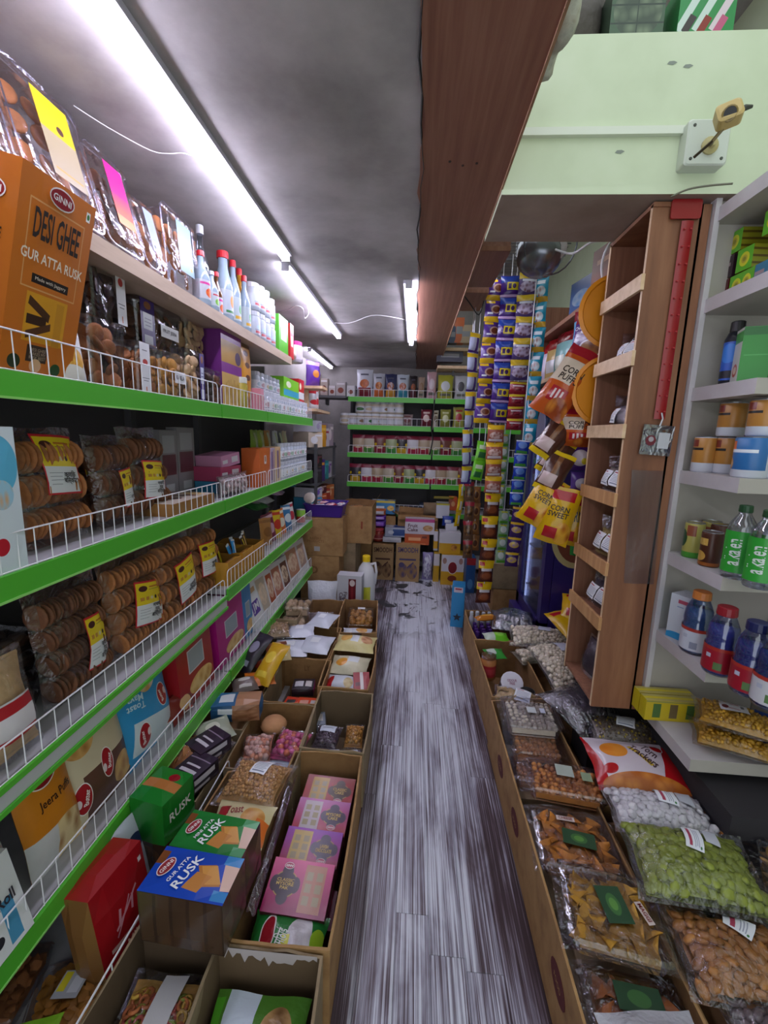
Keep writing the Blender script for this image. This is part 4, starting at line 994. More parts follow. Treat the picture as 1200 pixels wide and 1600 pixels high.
cp = can('noodle_cup', .035, .10, art('#b8402c', (('r', .5, .75, 1, .5, '#8ac040'), ('e', .5, .5, .2, .3, '#e8e0d0')))); stand(cp, -.86, sol('Y', px=470, X=-.86, Z=Z3b), Z3b + .02, 90); tag(cp, 'green and red cup standing at the far end of third shelf', 'cup')

# ------------------------------------------------------------------ fourth green shelf: large pouches and cartons
Z4 = SZ[3]
OV = lambda x, y, s=.3, d=0: (('e', x, y, s, s * 1.0, '#e6e2e2', d), ('e', x, y, s * .92, s * .9, '#9a1622', d))
def lp_pouch(px0, px1, yt, label, mat, seed, X=-.87, lean=-10, yaw=90, name='snack_pouch', d=.05, roll=0, txt=()):
    yc, w, h = Lp(px0, px1, yt, Z4, X); o, S = pouch(name, w, h, d, mat, seed=seed)
    for t in txt: letter(o, t[0], S, t[1], t[2], t[3], t[4], t[5], t[6] if len(t) > 6 else 0, aspect=w / h, off=.0012)
    stand(o, X - .01, yc, Z4, yaw, lean, roll); return tag(o, label, 'pouch'), S, w / h
o, S, a = lp_pouch(-60, 42, 1240, 'white pouch printed with braided rolls and a blue band, nearest on fourth shelf', art('#c9d2dc', (('r', .5, .9, 1, .14, '#3a96c8'), ('n', .55, .5, .75, .26, '#c99a54', '#e8d0a0', 16, 30), ('n', .6, .2, .6, .1, '#8a5a3a', '#c0d0dc', 10), ('r', .9, .75, .2, .2, '#a8c040')), crinkle=.1), 101)
o, S = pbox('cream_roll_carton', .24, .05, .20, art('#d4d6da', (('e', .3, .74, .34, .26, '#a01824'), ('n', .3, .22, .5, .4, '#a8703c', '#d8c0a0', 9), ('r', .85, .3, .12, .5, '#4a90b8'), ('e', .7, .2, .1, .12, '#2a2a30')), crinkle=.05), M('#c8cace', .4), None, .004)
letter(o, 'Cream Roll', S, .68, .55, .5, .13, M('#2a2630', .5), aspect=1.2)
stand(o, -.835, .63, Z4, 90, -12); tag(o, 'white cream roll pack standing in front at the near end of fourth shelf', 'pack')
o, S, a = lp_pouch(58, 140, 1155, 'glossy orange rusk pouch with red oval badge on fourth shelf', art('#c87a1a', (('n', .6, .14, .9, .34, '#a8743c', '#e0c898', 7), ('r', .2, .1, .5, .4, '#c8c8cc'), ('e', .45, .72, .5, .2, '#e8e0dc'), ('e', .45, .72, .47, .18, '#8e1622')), crinkle=.15), 102, txt=(('Jeera Puffs', .58, .5, .6, .09, M('#3a1a12', .4)), ('Butter', .42, .70, .28, .035, M('#f0e8e8', .4), 6)))
o, S, a = lp_pouch(128, 214, 1105, 'beige and brown pouch with two red badges and a nut bowl on fourth shelf', art('#c9bba0', (('r', .6, .2, .9, .5, '#5a3a30'), ('n', .24, .75, .4, .24, '#b07a3c', '#d8a868', 9), ('n', .8, .2, .4, .3, '#a8743c', '#d0a868', 8), ('e', .52, .40, .20, .30, '#e6e2e2'), ('e', .52, .40, .18, .28, '#a01622'), ('e', .46, .37, .06, .08, '#d8c8cc'), ('e', .12, .26, .22, .30, '#e6e2e2'), ('e', .12, .26, .20, .28, '#a01622'), ('e', .06, .24, .06, .08, '#d8c8cc'), ('r', .52, .84, .3, .05, '#8a7a6a')), crinkle=.08), 103, txt=(('Butter', .55, .40, .18, .05, M('#f0e8e8', .4), 76), ('Butter', .15, .26, .18, .05, M('#f0e8e8', .4), 76)))
o, S, a = lp_pouch(206, 278, 1045, 'sky blue and white toast pouch with red badges on fourth shelf', art('#2f8fc8', (('r', .7, .16, 1.2, .36, '#c8d6e0', -14), ('n', .55, .82, .34, .24, '#e8e6e4', '#d0a060', 6), ('e', .78, .52, .23, .30, '#e6e2e2'), ('e', .78, .52, .21, .28, '#a01622'), ('e', .86, .53, .07, .09, '#d8c8cc'), ('e', .3, .26, .23, .30, '#e6e2e2'), ('e', .3, .26, .21, .28, '#a01622'), ('e', .38, .27, .07, .09, '#d8c8cc')), crinkle=.15), 104, txt=(('Butter', .74, .52, .18, .05, M('#f0e8e8', .4), 100), ('Butter', .26, .26, .18, .05, M('#f0e8e8', .4), 100), ('Toast\nMava', .28, .68, .30, .17, M('#c8e0f0', .4), 168)))
o, S = pouch('snack_pouch', .17, .13, .05, art('#d0cfd0', (('n', .5, .6, .7, .5, '#c08a3c', '#e0c080', 6), ('r', .5, .1, 1, .16, '#8a3a2c'))), seed=105); lie(o, -.92, 1.46, Z4, 70, .13, .05, 14); tag(o, 'white pouch lying flat with a golden biscuit picture on fourth shelf', 'pouch')
o, S = pouch('snack_pouch', .16, .10, .05, art('#7a2820', (('e', .5, .5, .5, .5, '#d8b080'),)), seed=106); stand(o, -.86, 1.50, Z4, 90, -20); tag(o, 'small reddish brown pouch leaning on the wire of fourth shelf', 'pouch')
def gift(px0, px1, yt, c, label, cat='box', d=.13, X=-.86, extra=(), yaw=90, lean=-4):
    yc, w, h = Lp(px0, px1, yt, Z4, X); o, S = pbox('biscuit_carton', w, d, h, art(c, (('r', .5, .55, .46, .3, '#c8c4cc'), ('r', .5, .55, .42, .27, '#8a9aa8'), ('n', .6, .2, .7, .26, '#c08a3c', '#e0c080', 8)) + tuple(extra)), M(c, .35), M(c, .3), .003); stand(o, X - d / 2, yc, Z4, yaw, lean); return tag(o, label, cat)
gift(286, 336, 975, '#98161e', 'red biscuit carton with diamond picture on fourth shelf before the joint')
gift(345, 384, 938, '#a8187a', 'magenta biscuit carton after the joint of fourth shelf')
gift(384, 397, 918, '#2f7ab8', 'blue carton squeezed between magenta carton and white purple lettered pack')
yc, w, h = Lp(398, 414, 905, Z4, -.85)
o, S = pbox('white_pack', w, .03, h, art('#d0d4dc', (('r', .5, .5, .8, .9, '#e2e4ea'), ('r', .5, .4, .6, .28, '#5a34a0'), ('r', .5, .76, .6, .1, '#c09a70')))); stand(o, -.855, yc, Z4, 90, -16); tag(o, 'white pack with purple lettering leaning on fourth shelf', 'pack')
letter(o, 'JM', S, .5, .4, .5, .2, WHITE, aspect=w / h)
for k, (x0, x1, yt, c) in enumerate(((411, 424, 895, '#c0b0a0'), (424, 433, 890, '#b0522c'), (432, 445, 880, '#b8705a'), (444, 455, 872, '#6a3a2c'), (455, 470, 852, '#c08a70'), (466, 480, 846, '#b89a90'))):
    yc, w, h = Lp(x0, x1, yt, Z4, -.85); w = max(w, .10)
    o, S = pbox('window_pack', w, .035, h, art('#d6d4d8', (('r', .5, .52, .72, .7, c), ('n', .5, .52, .6, .5, c, '#e0c8b0', 9))), M('#d6d4d8', .3), None, .003); stand(o, -.86, yc, Z4, 84, -14); tag(o, 'white edged window pack leaning on fourth shelf, %s after the purple lettered one' % ORD[k], 'pack', 'window packs on fourth shelf')

# ------------------------------------------------------------------ left side: base deck and floor cartons
def top_S(w, d, z):
    return lambda u, v: (Vector(((u - .5) * w, (v - .5) * d, z)), Vector((0, 0, 1)))
def flat_tray(name, w, d, h, meshes, nu, nv, seed, piece, mat=None, lay=2, flat=True, bulk=None):
    """a clear lidded tray lying flat with its pieces"""
    o = tub(name, w, d, h, lid_h=.010, taper=.9, mat=mat); rnd = random.Random(seed)
    if bulk: obj('contents', G().box((0, 0, h * .27), (w * .78, d * .78, h * .44)), bulk, o)['kind'] = 'stuff'
    for k in range(lay):
        for j in range(nv):
            for i in range(nu):
                q = link(piece, rnd.choice(meshes), o, ((-.41 + .82 * (i + .5 + rnd.uniform(-.3, .3)) / nu) * w, (-.41 + .82 * (j + .5 + rnd.uniform(-.3, .3)) / nv) * d, h * (.60 + .14 * k) if lay > 1 else h * .66))
                q.rotation_euler = (rnd.uniform(-.45, .45), rnd.uniform(-.45, .45), rnd.uniform(0, 6.3)) if flat else [rnd.uniform(0, 6.3) for _ in range(3)]
                s = rnd.uniform(.85, 1.15); q.scale = (s, s, s)
    return o, top_S(w * .94, d * .94, h)
DZ = .08
FRY = M('#b0762c', .6, var=.35); LOOPS = [M(c, .55, var=.2) for c in ('#c8a040', '#b86a3c', '#8a9a3c', '#b0524a')]
o, S = flat_tray('snack_tray', .17, .15, .05, [chip_mesh(.030, FRY, 3, 4), chip_mesh(.026, FRY, 4, 4)], 6, 5, 201, 'chip', bulk=FRY)
patch(o, 'label', S, .30, .68, .35, .75, art('#a8aab4', (('r', .2, .6, .3, .7, '#d8c832'), ('r', .7, .5, .4, .6, '#c8cad4'))), off=.002, deg=-20); stand(o, -.79, .80, DZ, 25); tag(o, 'clear tray of yellow crisps at the bottom near corner of base deck', 'tray')
o, S = flat_tray('snack_tray', .17, .16, .05, [chip_mesh(.028, COOK, 5, 4)], 5, 5, 202, 'chip', bulk=COOK); stand(o, -.98, .80, DZ, 8); tag(o, 'clear tray of brown crisps at the far left bottom corner', 'tray')
o, S = pouch('snack_pouch', .14, .12, .03, art('#7ab02a', (('r', .5, .5, .6, .4, '#a8c83a'),), crinkle=.2), seed=203); lie(o, -.80, .66, DZ + .055, 20, .12, .03, 4); tag(o, 'lime green pouch cut off at the lower edge below the crisps', 'pouch')
# red toast pack, loaf shaped
tp, S = pbox('toast_pack', .17, .09, .28, art('#98141c', (('r', .5, .10, 1, .2, '#5a1a16'), ('n', .86, .22, .3, .5, '#b07a3c', '#d8a868', 8, 20), ('r', .5, .60, .5, .025, '#c88a94', 24), ('r', .42, .56, .4, .02, '#c88a94', 40), ('r', .6, .6, .04, .14, '#c88a94', -20), ('r', .36, .58, .04, .16, '#c88a94', -20), ('r', .9, .86, .07, .05, '#d8d0d0'), ('r', .5, .36, .7, .04, '#d0a8a0')), rough=.25), M('#7a5228', .4), M('#98141c', .3), .012)
letter(tp, 'MILK\nTOAST', S, .56, .22, .5, .18, M('#e6c0a8', .4), aspect=.6); stand(tp, -.735, .905, DZ, 82, -8); tag(tp, 'shiny red toast pack standing on the base deck behind the wire', 'pack')
o, S = pouch('snack_pouch', .15, .28, .05, art('#c4cad6', (('e', .6, .75, .4, .16, '#2a3a60'), ('n', .3, .6, .4, .4, '#b08a4a', '#d8b880', 8)), crinkle=.1), seed=204); stand(o, -.76, 1.03, DZ, 80, -10); tag(o, 'white pouch with navy mark behind the red toast pack', 'pouch')
def loaf(name, w, d, h, c, label, x, y, z, yaw, seed, txt=None, brown='#3f2a20', lean=0):
    """a film wrapped loaf of rusk with a printed upper half"""
    o, S = pbox(name, w, d, h, art(brown, (('r', .5, .80, 1, .42, c), ('n', .5, .3, .96, .56, brown, '#5a3c28', 9)), rough=.2), art(brown, (('r', .5, .80, 1, .42, c), ('n', .5, .3, .96, .5, brown, '#5a3c28', 7)), rough=.2), art(c, (('r', .5, .5, .26, 1, '#b0703a'), ('e', .75, .35, .24, .3, '#8e1420')), rough=.2), .006)
    if txt: letter(o, txt, S, .5, .82, .7, .09, M('#e4e8e0', .4), aspect=w / h)
    stand(o, x, y, z, yaw, lean); return tag(o, label, 'pack')
loaf('rusk_loaf', .13, .12, .33, '#1f7a2a', 'upright rusk loaf with a shiny green and copper top beside the fence', -.735, 1.13, DZ, 78, 1, 'RUSK')
for k, (x, y) in enumerate(((-.725, 1.30), (-.735, 1.43))):
    o, S = pbox('cake_pack', .13, .10, .06, art('#241828', (('r', .5, .7, .7, .3, '#c8c0cc'), ('r', .4, .25, .5, .2, '#c8c0cc'))), M('#2a1a30', .25), art('#2a1a30', (('r', .3, .5, .1, .7, '#c8c0cc'), ('r', .5, .5, .06, .6, '#c8c0cc'), ('r', .75, .5, .04, .9, '#8a7a90'))), .004); stand(o, x, y, .275 + .004 * k, 70 - 10 * k); tag(o, ('dark plum cake pack with white print, nearer of the two on the base deck', 'dark plum cake pack with white print, farther of the two on the base deck')[k], 'pack')
o = carton('deck_carton', .24, .30, .19, .005, CARD_D, seed=7); stand(o, -.80, 1.37, DZ, 0); tag(o, 'dull carton on the base deck under the plum cake packs', 'carton')
o, S = bag('snack_bag', .24, .26, .10, 205); core(o, S, COOK, .012); fill(o, S, 'chip', [chip_mesh(.045, COOK, 11, 4), chip_mesh(.04, M('#8a5028', .6, var=.3), 12, 4)], 6, 6, .012, 206, flat=True); lie(o, -.80, 1.40, .262, 80, .26, .07); o.location.z -= .012; tag(o, 'clear bag of reddish brown chips under the plum cake packs', 'bag')
# blue wrapped sponge, clear film showing the rolls
o, S = pbox('sponge_pack', .20, .10, .075, art('#24507a', (('r', .72, .5, .56, 1, '#9a6a4a'), ('n', .74, .5, .5, 1, '#b08060', '#8a5a3c', 5), ('r', .3, .7, .3, .3, '#c8ccd4'))), M('#24507a', .25), art('#2a5a86', (('r', .3, .5, .3, .6, '#c8ccd4'), ('r', .75, .5, .5, 1, '#a87858'))), .012); stand(o, -.725, 1.68, .27, 12, 0); tag(o, 'blue banded sponge cake pack with tan rolls showing on the deck', 'pack')
o = carton('deck_carton', .28, .55, .18, .005, CARD_D, seed=8); stand(o, -.81, 1.87, DZ, 0); tag(o, 'dull carton on the base deck under the blue sponge pack', 'carton')
for k, (x, y, z, c1, c2, w, h, yaw, lab) in enumerate(((-.71, 1.92, .27, '#c86a1c', '#5a2a1c', .15, .11, 20, 'orange chocolate cookie pack lying by the fence'), (-.76, 1.52, .275, '#9aa08c', '#c8c8b8', .15, .13, 40, 'greenish filmed pack lying behind the blue sponge pack'), (-.73, 2.06, .27, '#a83a2c', '#e0d8c8', .12, .09, 60, 'small red and white packet among the packs by the fence'), (-.72, 2.22, .28, '#7a3a2c', '#d0b890', .13, .10, 30, 'brown and cream packet lying below the magenta carton'))):
    o, S = pouch('snack_pouch', w, h, .045, art(c1, (('e', .5, .5, .4, .4, c2), ('r', .5, .85, .8, .1, c2)), crinkle=.2), seed=210 + k); lie(o, x, y, z, yaw, h, .045, 6); tag(o, lab, 'pouch')

# row next to the fence
c = carton('floor_carton', .215, .40, .255, .006, CARD_D, M('#5f4c3a', .85), 21); stand(c, -.54, .672, 0); tag(c, 'dull brown carton holding the bag of coloured loops at the lower edge', 'carton')
o, S = bag('loop_bag', .19, .30, .06, 22); core(o, S, M('#a8803c', .6, var=.3), .012)
g = G(); ringp = [(.010 * math.cos(a), .010 * math.sin(a), 0) for a in [2 * math.pi * i / 9 for i in range(10)]]; g.tube(ringp, .0042, 5, cap=False)
fill(o, S, 'loop', [g.mesh('loop', m, True) for m in LOOPS], 9, 13, .006, 23, flat=True)
sl = patch(o, 'paper_strip', S, .42, .72, .02, .98, art('#c9c6cc', (('e', .5, .55, .7, .16, '#8e8a98'), ('e', .5, .55, .62, .145, '#c9c6cc'), ('r', .5, .55, .4, .02, '#7a7686'))), 3, 8, off=.004)
lie(o, -.54, .68, .10, 0, .30, .05, 8); tag(o, 'clear bag of coloured fryum loops with a white paper strip', 'bag')
c = carton('floor_carton', .215, .50, .25, .006, CARD, None, 24); stand(c, -.535, 1.135, 0); tag(c, 'brown carton hidden under the blue and green rusk packs', 'carton')
def rusk_flat(c1, c2, label, x, y, z, w, d, h, yaw, name1, deg=0):
    topm = art(c1, (('r', .985, .62, .28, .7, '#d8b4a4', 8), ('r', .9, .9, .2, .24, c2), ('r', .93, .15, .2, .2, c2), ('r', .70, .50, .22, .44, '#b87838', 20), ('r', .72, .52, .19, .38, '#d09448', 20), ('r', .60, .34, .2, .36, '#c08040', -14), ('r', .05, .75, .1, .3, '#7a4420')), rough=.22)
    brown = art('#3a2a22', (('r', .1, .5, .16, .96, '#4a3628'), ('r', .3, .5, .16, .96, '#4a3628'), ('r', .5, .5, .16, .96, '#453226'), ('r', .7, .5, .16, .96, '#4a3628'), ('r', .9, .5, .16, .96, '#453226')), rough=.25)
    o, S0 = pbox('rusk_pack', w, d, h, brown, brown, topm, .005)
    S = top_S(w, d, h + .0055)
    ginni(o, S, .17, .52, .24, w / d, deg=72, off=.001)
    letter(o, 'RUSK', S, .44, .5, .40, .20, M('#e6ecf0', .4), 74, aspect=w / d); letter(o, name1, S, .32, .52, .32, .085, M('#e6ecf0', .4), 74, aspect=w / d)
    stand(o, x, y, z, yaw); return tag(o, label, 'rusk pack', 'rusk packs on the cartons')
rusk_flat('#1645b4', '#3a86c8', 'blue gur atta rusk pack lying on the cartons by the fence', -.50, .866, .275, .215, .115, .145, -4, 'GUR ATTA')
rusk_flat('#1c7a30', '#5aa070', 'green rusk pack lying behind the blue rusk pack', -.50, .992, .26, .205, .115, .145, -6, 'MINI ATTA')
o, S = pouch('toast_pouch', .19, .13, .07, art('#d0c49a', (('r', .16, .6, .2, .3, '#a82030'), ('n', .72, .55, .4, .5, '#c08040', '#d8a860', 5), ('e', .5, .3, .4, .3, '#c8ccd0'), ('r', .9, .3, .2, .5, '#d06a28')), crinkle=.15), seed=25); letter(o, 'Toast', S, .36, .66, .3, .22, M('#8a2a2c', .4), 12, aspect=1.4, off=.0015); lie(o, -.485, 1.12, .265, -4, .13, .06, 10); tag(o, 'cream toast pouch between green rusk pack and chickpea bag', 'pouch')
PEA = M('#b88a58', .5, var=.3)
o, S = bag('chickpea_bag', .225, .20, .085, 26); core(o, S, PEA, .008); fill(o, S, 'chickpea', [ell_mesh('ball', .0068, .0064, .0060, PEA, 6, 4)], 18, 14, .0045, 27)
patch(o, 'label', S, .40, .66, .5, .92, STICK, off=.003, deg=-6, aspect=1.1); lie(o, -.49, 1.265, .27, -6, .20, .075, 4); tag(o, 'plump clear bag of tan chickpeas with a white sticker', 'bag')
c = carton('floor_carton', .265, .40, .25, .006, CARD_D, None, 28); stand(c, -.535, 1.60, 0); tag(c, 'open carton of pink balls and a muffin next to the fence', 'carton')
# pink and orange balls, cup cake
for k, (x, y, cm, w, lab) in enumerate(((-.46, 1.58, [M('#b8487a', .5, var=.3), M('#c05a8a', .5, var=.3), M('#d0705a', .5, var=.3)], .15, 'clear bag of bright pink balls in the open carton'), (-.585, 1.54, [M('#d08a70', .5, var=.3), M('#c8a098', .5, var=.2)], .13, 'clear bag of peach and white sweets beside the pink balls'))):
    o, S = bag('sweet_bag', w, .17, .07, 30 + k); fill(o, S, 'ball', [ell_mesh('ball', .013, .013, .012, m, 8, 5) for m in cm], 6, 6, .010, 33 + k); core(o, S, cm[0], .016); lie(o, x, y, .175, -8 + 20 * k, .17, .06, 8); tag(o, lab, 'bag')
o, S = bag('sweet_bag', .20, .15, .05, 36); core(o, S, M('#a8b8c4', .5, var=.3), .006); lie(o, -.50, 1.45, .17, 4, .15, .04, 4); tag(o, 'pale blue clear bag at the near end under the pink balls', 'bag')
mf = G().lathe([(.035, 0), (.05, .04), (.052, .045), (.058, .06), (.045, .078), (.02, .088), (1e-4, .09)], 16, mis=[0, 0, 1, 1, 1, 1]); mf = obj('sponge_muffin', mf, [M('#a87038', .6), M('#c08a60', .7, var=.2)], smooth=True); obj('paper_cup', G().lathe([(.036, 0), (.0525, .042)], 16, cap=False), M('#a07038', .6), mf); stand(mf, -.57, 1.70, .16); tag(mf, 'round sponge muffin in a paper cup at the far side of open carton', 'muffin')
c = carton('floor_carton', .27, .40, .25, .006, CARD, None, 38); stand(c, -.545, 2.02, 0); tag(c, 'open carton of dark and orange chocolate packs near the fence', 'carton')
letter(c, 'LY', flat_S(.25, .25, .19), .5, .8, .12, .12, M('#6a4526', .8), bold=False)
for k, (x, y, z, c1, c2, lab) in enumerate(((-.54, 1.93, .13, '#c83a1c', '#3a3a40', 'orange red cookie pack with black corner in the chocolate carton'), (-.47, 1.92, .14, '#d8481c', '#e0a090', 'orange red cookie pack nearest the aisle in the chocolate carton'), (-.53, 2.07, .15, '#2a2028', '#c8c4cc', 'black and white pack with magenta rim in the chocolate carton'), (-.43, 1.87, .10, '#8a90a0', '#c8b8b0', 'grey filmed pack at the corner of the chocolate carton'))):
    o, S = pbox('cookie_pack', .11, .10, .04, art(c1), M('#a02a70' if k == 2 else c1, .3), art(c1, (('r', .3, .5, .4, .5, c2), ('r', .75, .5, .3, .5, '#c8c0c0'))), .006); stand(o, x, y, z, -5 + 6 * k); tag(o, lab, 'pack')
    o2 = None
c = carton('floor_carton', .27, .40, .25, .006, CARD, None, 39); stand(c, -.555, 2.43, 0); tag(c, 'carton beneath the heap of white bags left of aisle', 'carton')
for k, (px, py, w, h, yaw, lab) in enumerate(((455, 1012, .20, .17, 6, 'flat white filmed bag lying nearest on the heap'), (495, 1010, .18, .18, -6, 'white filmed bag beside the cream pouch on the heap'), (470, 992, .17, .15, 12, 'square white bag in the middle of the heap'), (505, 978, .16, .18, -14, 'white bag leaning at the back of the heap'))):
    p = at(px, py, Z=.27); o, S = bag('sugar_bag', w, h, .05, 40 + k, art('#cdd0e0', crinkle=.3, rough=.25)); patch(o, 'label', S, .3, .6, .4, .7, M('#e0e2ea', .5), off=.002); lie(o, p.x, p.y, .235 + .014 * k, yaw, h, .05, 6); tag(o, lab, 'bag', 'white bags heaped on the cartons')
for k, (px, py, c1, c2, w, h, yaw, tilt, lab) in enumerate(((423, 1045, '#c89a1c', '#e0c048', .11, .22, -20, 35, 'golden yellow pouch standing at an angle before the white bags'), (398, 1030, '#2a2430', '#8a88a0', .11, .22, -30, 40, 'black pouch leaning between golden pouch and shelf edge'), (440, 1015, '#c4b080', '#e0d8c0', .10, .12, 20, 15, 'beige packet beside the golden pouch'), (382, 1062, '#6a5a58', '#c0b8b8', .12, .10, 30, 10, 'brown mixed packet lying under the shelf edge'))):
    p = at(px, py, Z=.33); o, S = pouch('snack_pouch', w, h, .06, art(c1, (('e', .5, .6, .5, .3, c2), ('r', .5, .2, .5, .12, c2)), crinkle=.25), seed=46 + k); lie(o, p.x, p.y, .27, yaw, h, .05, tilt); tag(o, lab, 'pouch')
NUT = M('#a88a68', .6, var=.35)
for k, (px, py, w, h, lab) in enumerate(((432, 988, .18, .16, 'clear bag of mixed nuts under the end of fourth shelf'),)):
    p = at(px, py, Z=.30); o, S = bag('nut_bag', w, h, .08, 55 + k); core(o, S, NUT, .01); fill(o, S, 'nut', [ell_mesh('nut', .010, .007, .007, NUT, 6, 4)], 9, 8, .007, 56); lie(o, p.x, p.y, .26, 20, h, .07, 12); tag(o, lab, 'bag')
PUF = M('#b39a7c', .6, var=.25)
for k, (px, py, z, lab) in enumerate(((458, 972, .26, 'clear box of round puffs, lower of two by the shelf end'), (462, 950, .33, 'clear box of round puffs, upper of two by the shelf end'))):
    p = at(px, py, Z=z + .05); o, S = flat_tray('puff_box', .17, .16, .07, [ell_mesh('ball', .021, .021, .020, PUF, 8, 5)], 4, 4, 57 + k, 'puff', lay=1, bulk=PUF); stand(o, p.x, p.y + .05 * k, z, 8); tag(o, lab, 'box')
c = carton('floor_carton', .24, .40, .25, .006, CARD, None, 59); stand(c, -.60, 2.89, 0); tag(c, 'open brown carton before the tall white sack', 'carton')
o, S = bag('clear_bag', .18, .16, .06, 60); core(o, S, M('#7a6a68', .5, var=.4), .012); lie(o, -.60, 2.82, .19, 10, .16, .05, 8); tag(o, 'crumpled clear bag inside the open brown carton', 'bag')
c = carton('floor_carton', .22, .26, .25, .006, CARD_D, None, 61); stand(c, -.79, 2.62, 0.0); c.location.z = .105; tag(c, 'carton on the deck end carrying the boxes of puffs', 'carton')

# row along the aisle
c = carton('aisle_carton', .265, .43, .25, .007, CARD_D, M('#6a553f', .85), 70); stand(c, -.302, .628, 0); tag(c, 'worn carton with peeling white rim nearest on the left of aisle', 'carton')
g = G(); rr = random.Random(3); k0 = 0
pts = [(-.12 + .24 * i / 24, -.003 - abs(rr.gauss(.012, .012)) - (.02 if 11 < i < 19 else 0)) for i in range(25)]
g.poly([(-.12, .002), (.12, .002)][::-1] + pts, 0); obj('torn_paper', g, M('#b9aeb0', .8), c, loc=(0, .215 - .009, .252)); 
o, S = pouch('flour_pouch', .225, .30, .09, art('#47782a', (('r', .30, .5, .34, 1, '#c2cedc'), ('e', .12, .66, .24, .2, '#c2cedc'), ('n', .72, .62, .40, .60, '#6a4a2c', '#b08a5a', 6), ('n', .48, .36, .2, .26, '#a0a84a', '#d0d090', 6), ('r', .05, .5, .1, .9, '#4c9a28')), crinkle=.35, rough=.2), seed=71)
letter(o, 'sa aata', S, .30, .52, .34, .085, M('#26304a', .4), 78, aspect=.75, off=.0015); letter(o, 'ta thin', S, .38, .44, .2, .05, M('#5a6a8a', .4), 78, aspect=.75, bold=False, off=.0015)
lie(o, -.30, .655, .10, 0, .30, .08, 6); tag(o, 'green and white flour pouch in the worn carton nearest the camera', 'pouch')
c = carton('aisle_carton', .272, .665, .25, .007, CARD, None, 72); stand(c, -.29, 1.182, 0); tag(c, 'long brown carton holding the pink sweet boxes along the aisle', 'carton')
SL = side_S(.665, .25, .136 - .012); 
for (yy, zz, s) in ((-.18, .18, .05), (.05, .17, .04), (.2, .19, .03)): letter(c, 'ww', lambda u, v, yy=yy, zz=zz: (Vector((-.1295, yy + (u - .5) * .2, zz + (v - .5) * .1)), Vector((1, 0, 0))), .5, .5, s * 5, .3, M('#5a3f26', .8), bold=False)
def sweet_box(c1, c2, label, x, y, z, badge, tray, txt, flip=False, tilt=10, w=.185, h=.118):
    bx, tx = (.72, .30) if not flip else (.27, .72)
    m = art(c1, (('v', .1, 1.0, c2), ('r', tx, .5, .34, .86, tray), ('r', tx - .08, .72, .1, .16, '#9a8a6a'), ('r', tx + .08, .72, .1, .16, '#9a8a6a'), ('r', tx - .08, .5, .1, .16, '#9a8a6a'), ('r', tx + .08, .5, .1, .16, '#9a8a6a'), ('r', tx - .08, .28, .1, .16, '#9a8a6a'), ('r', tx + .08, .28, .1, .16, '#9a8a6a'), ('e', bx, .52, .40, .50, '#b08a52'), ('e', bx, .52, .37, .46, badge), ('e', bx, .76, .18, .26, badge), ('e', bx, .28, .18, .26, badge), ('e', bx - .16, .52, .16, .3, badge), ('e', bx + .16, .52, .16, .3, badge)), rough=.25)
    o, S = pbox('sweet_box', w, .05, h, m, M('#5a1230', .35), M('#6a1638', .35), .001)
    letter(o, txt, S, bx, .52, .28, .2, M('#d0b060', .4), aspect=w / h); ginni(o, S, bx, .2 if not flip else .86, .16, w / h, ring='#a84060', off=.001)
    lie(o, x, y, z, -3, h, .05, tilt); return tag(o, label, 'box', 'sweet boxes in the long aisle carton')
sweet_box('#a8202c', '#8a1e1c', 'red brown sweet box farthest in the long carton, mould picture at left', -.265, 1.41, .12, '#4a3026', '#b08a3c', 'CLASSIC\nCAKE')
sweet_box('#a81a34', '#b464a4', 'pink lilac sweet box second from the far end of long carton', -.268, 1.295, .125, '#4a3a52', '#b8a8b0', 'MYSORE\nCAKE')
sweet_box('#98163c', '#8a34a8', 'violet red sweet box with gold tray picture in long carton', -.275, 1.17, .13, '#4a3a52', '#b89a5a', 'LAVISH\nCHOCOLATE')
sweet_box('#8a1450', '#c84a80', 'pink Mysore pak box nearest in the long carton', -.28, 1.04, .135, '#3a2a3a', '#a8705a', 'CLASSIC\nMYSORE\nPAK', True, 14, .185, .135)
for k, y in enumerate((1.045, 1.30)):
    o, S = pbox('sweet_box', .185, .11, .11, M('#5a1230', .4), M('#6a1a3c', .4), M('#8a2a50', .35), .001); stand(o, -.27, y, .007, 0); tag(o, ('dark pink sweet box underneath, nearer one in long carton', 'dark pink sweet box underneath, farther one in long carton')[k], 'box')
o, S = pouch('sweet_pouch', .21, .14, .07, art('#1f7030', (('n', .68, .5, .34, .9, '#a8a0a8', '#d0ccd4', 5), ('e', .24, .5, .2, .8, '#d8d0d0'), ('e', .24, .5, .17, .7, '#8e1824'), ('r', .5, .35, .1, .4, '#c8c83a'), ('e', .93, .5, .2, .5, '#8ab02a')), crinkle=.35, rough=.2), seed=74)
letter(o, 'मिठाई', S, .43, .5, .18, .3, M('#d8e0d8', .4), 80, aspect=1.5, off=.0015); lie(o, -.285, .92, .115, -2, .14, .06, 8); tag(o, 'green sweet pouch with red oval in near end of long carton', 'pouch')
pl, S = pouch('plastic_sheet', .03, .5, .015, film('#d8d4e0', .3, .5, .2, .5), seed=75); lie(pl, -.40, 1.2, .20, 2, .5, .01, 0, 40); tag(pl, 'strip of clear plastic tucked down inside the long carton', 'plastic film')
c = carton('aisle_carton', .262, .40, .25, .007, CARD_D, M('#6d5a44', .85), 76); stand(c, -.28, 1.728, 0); tag(c, 'dull grey brown carton of small bags beside the aisle', 'carton')
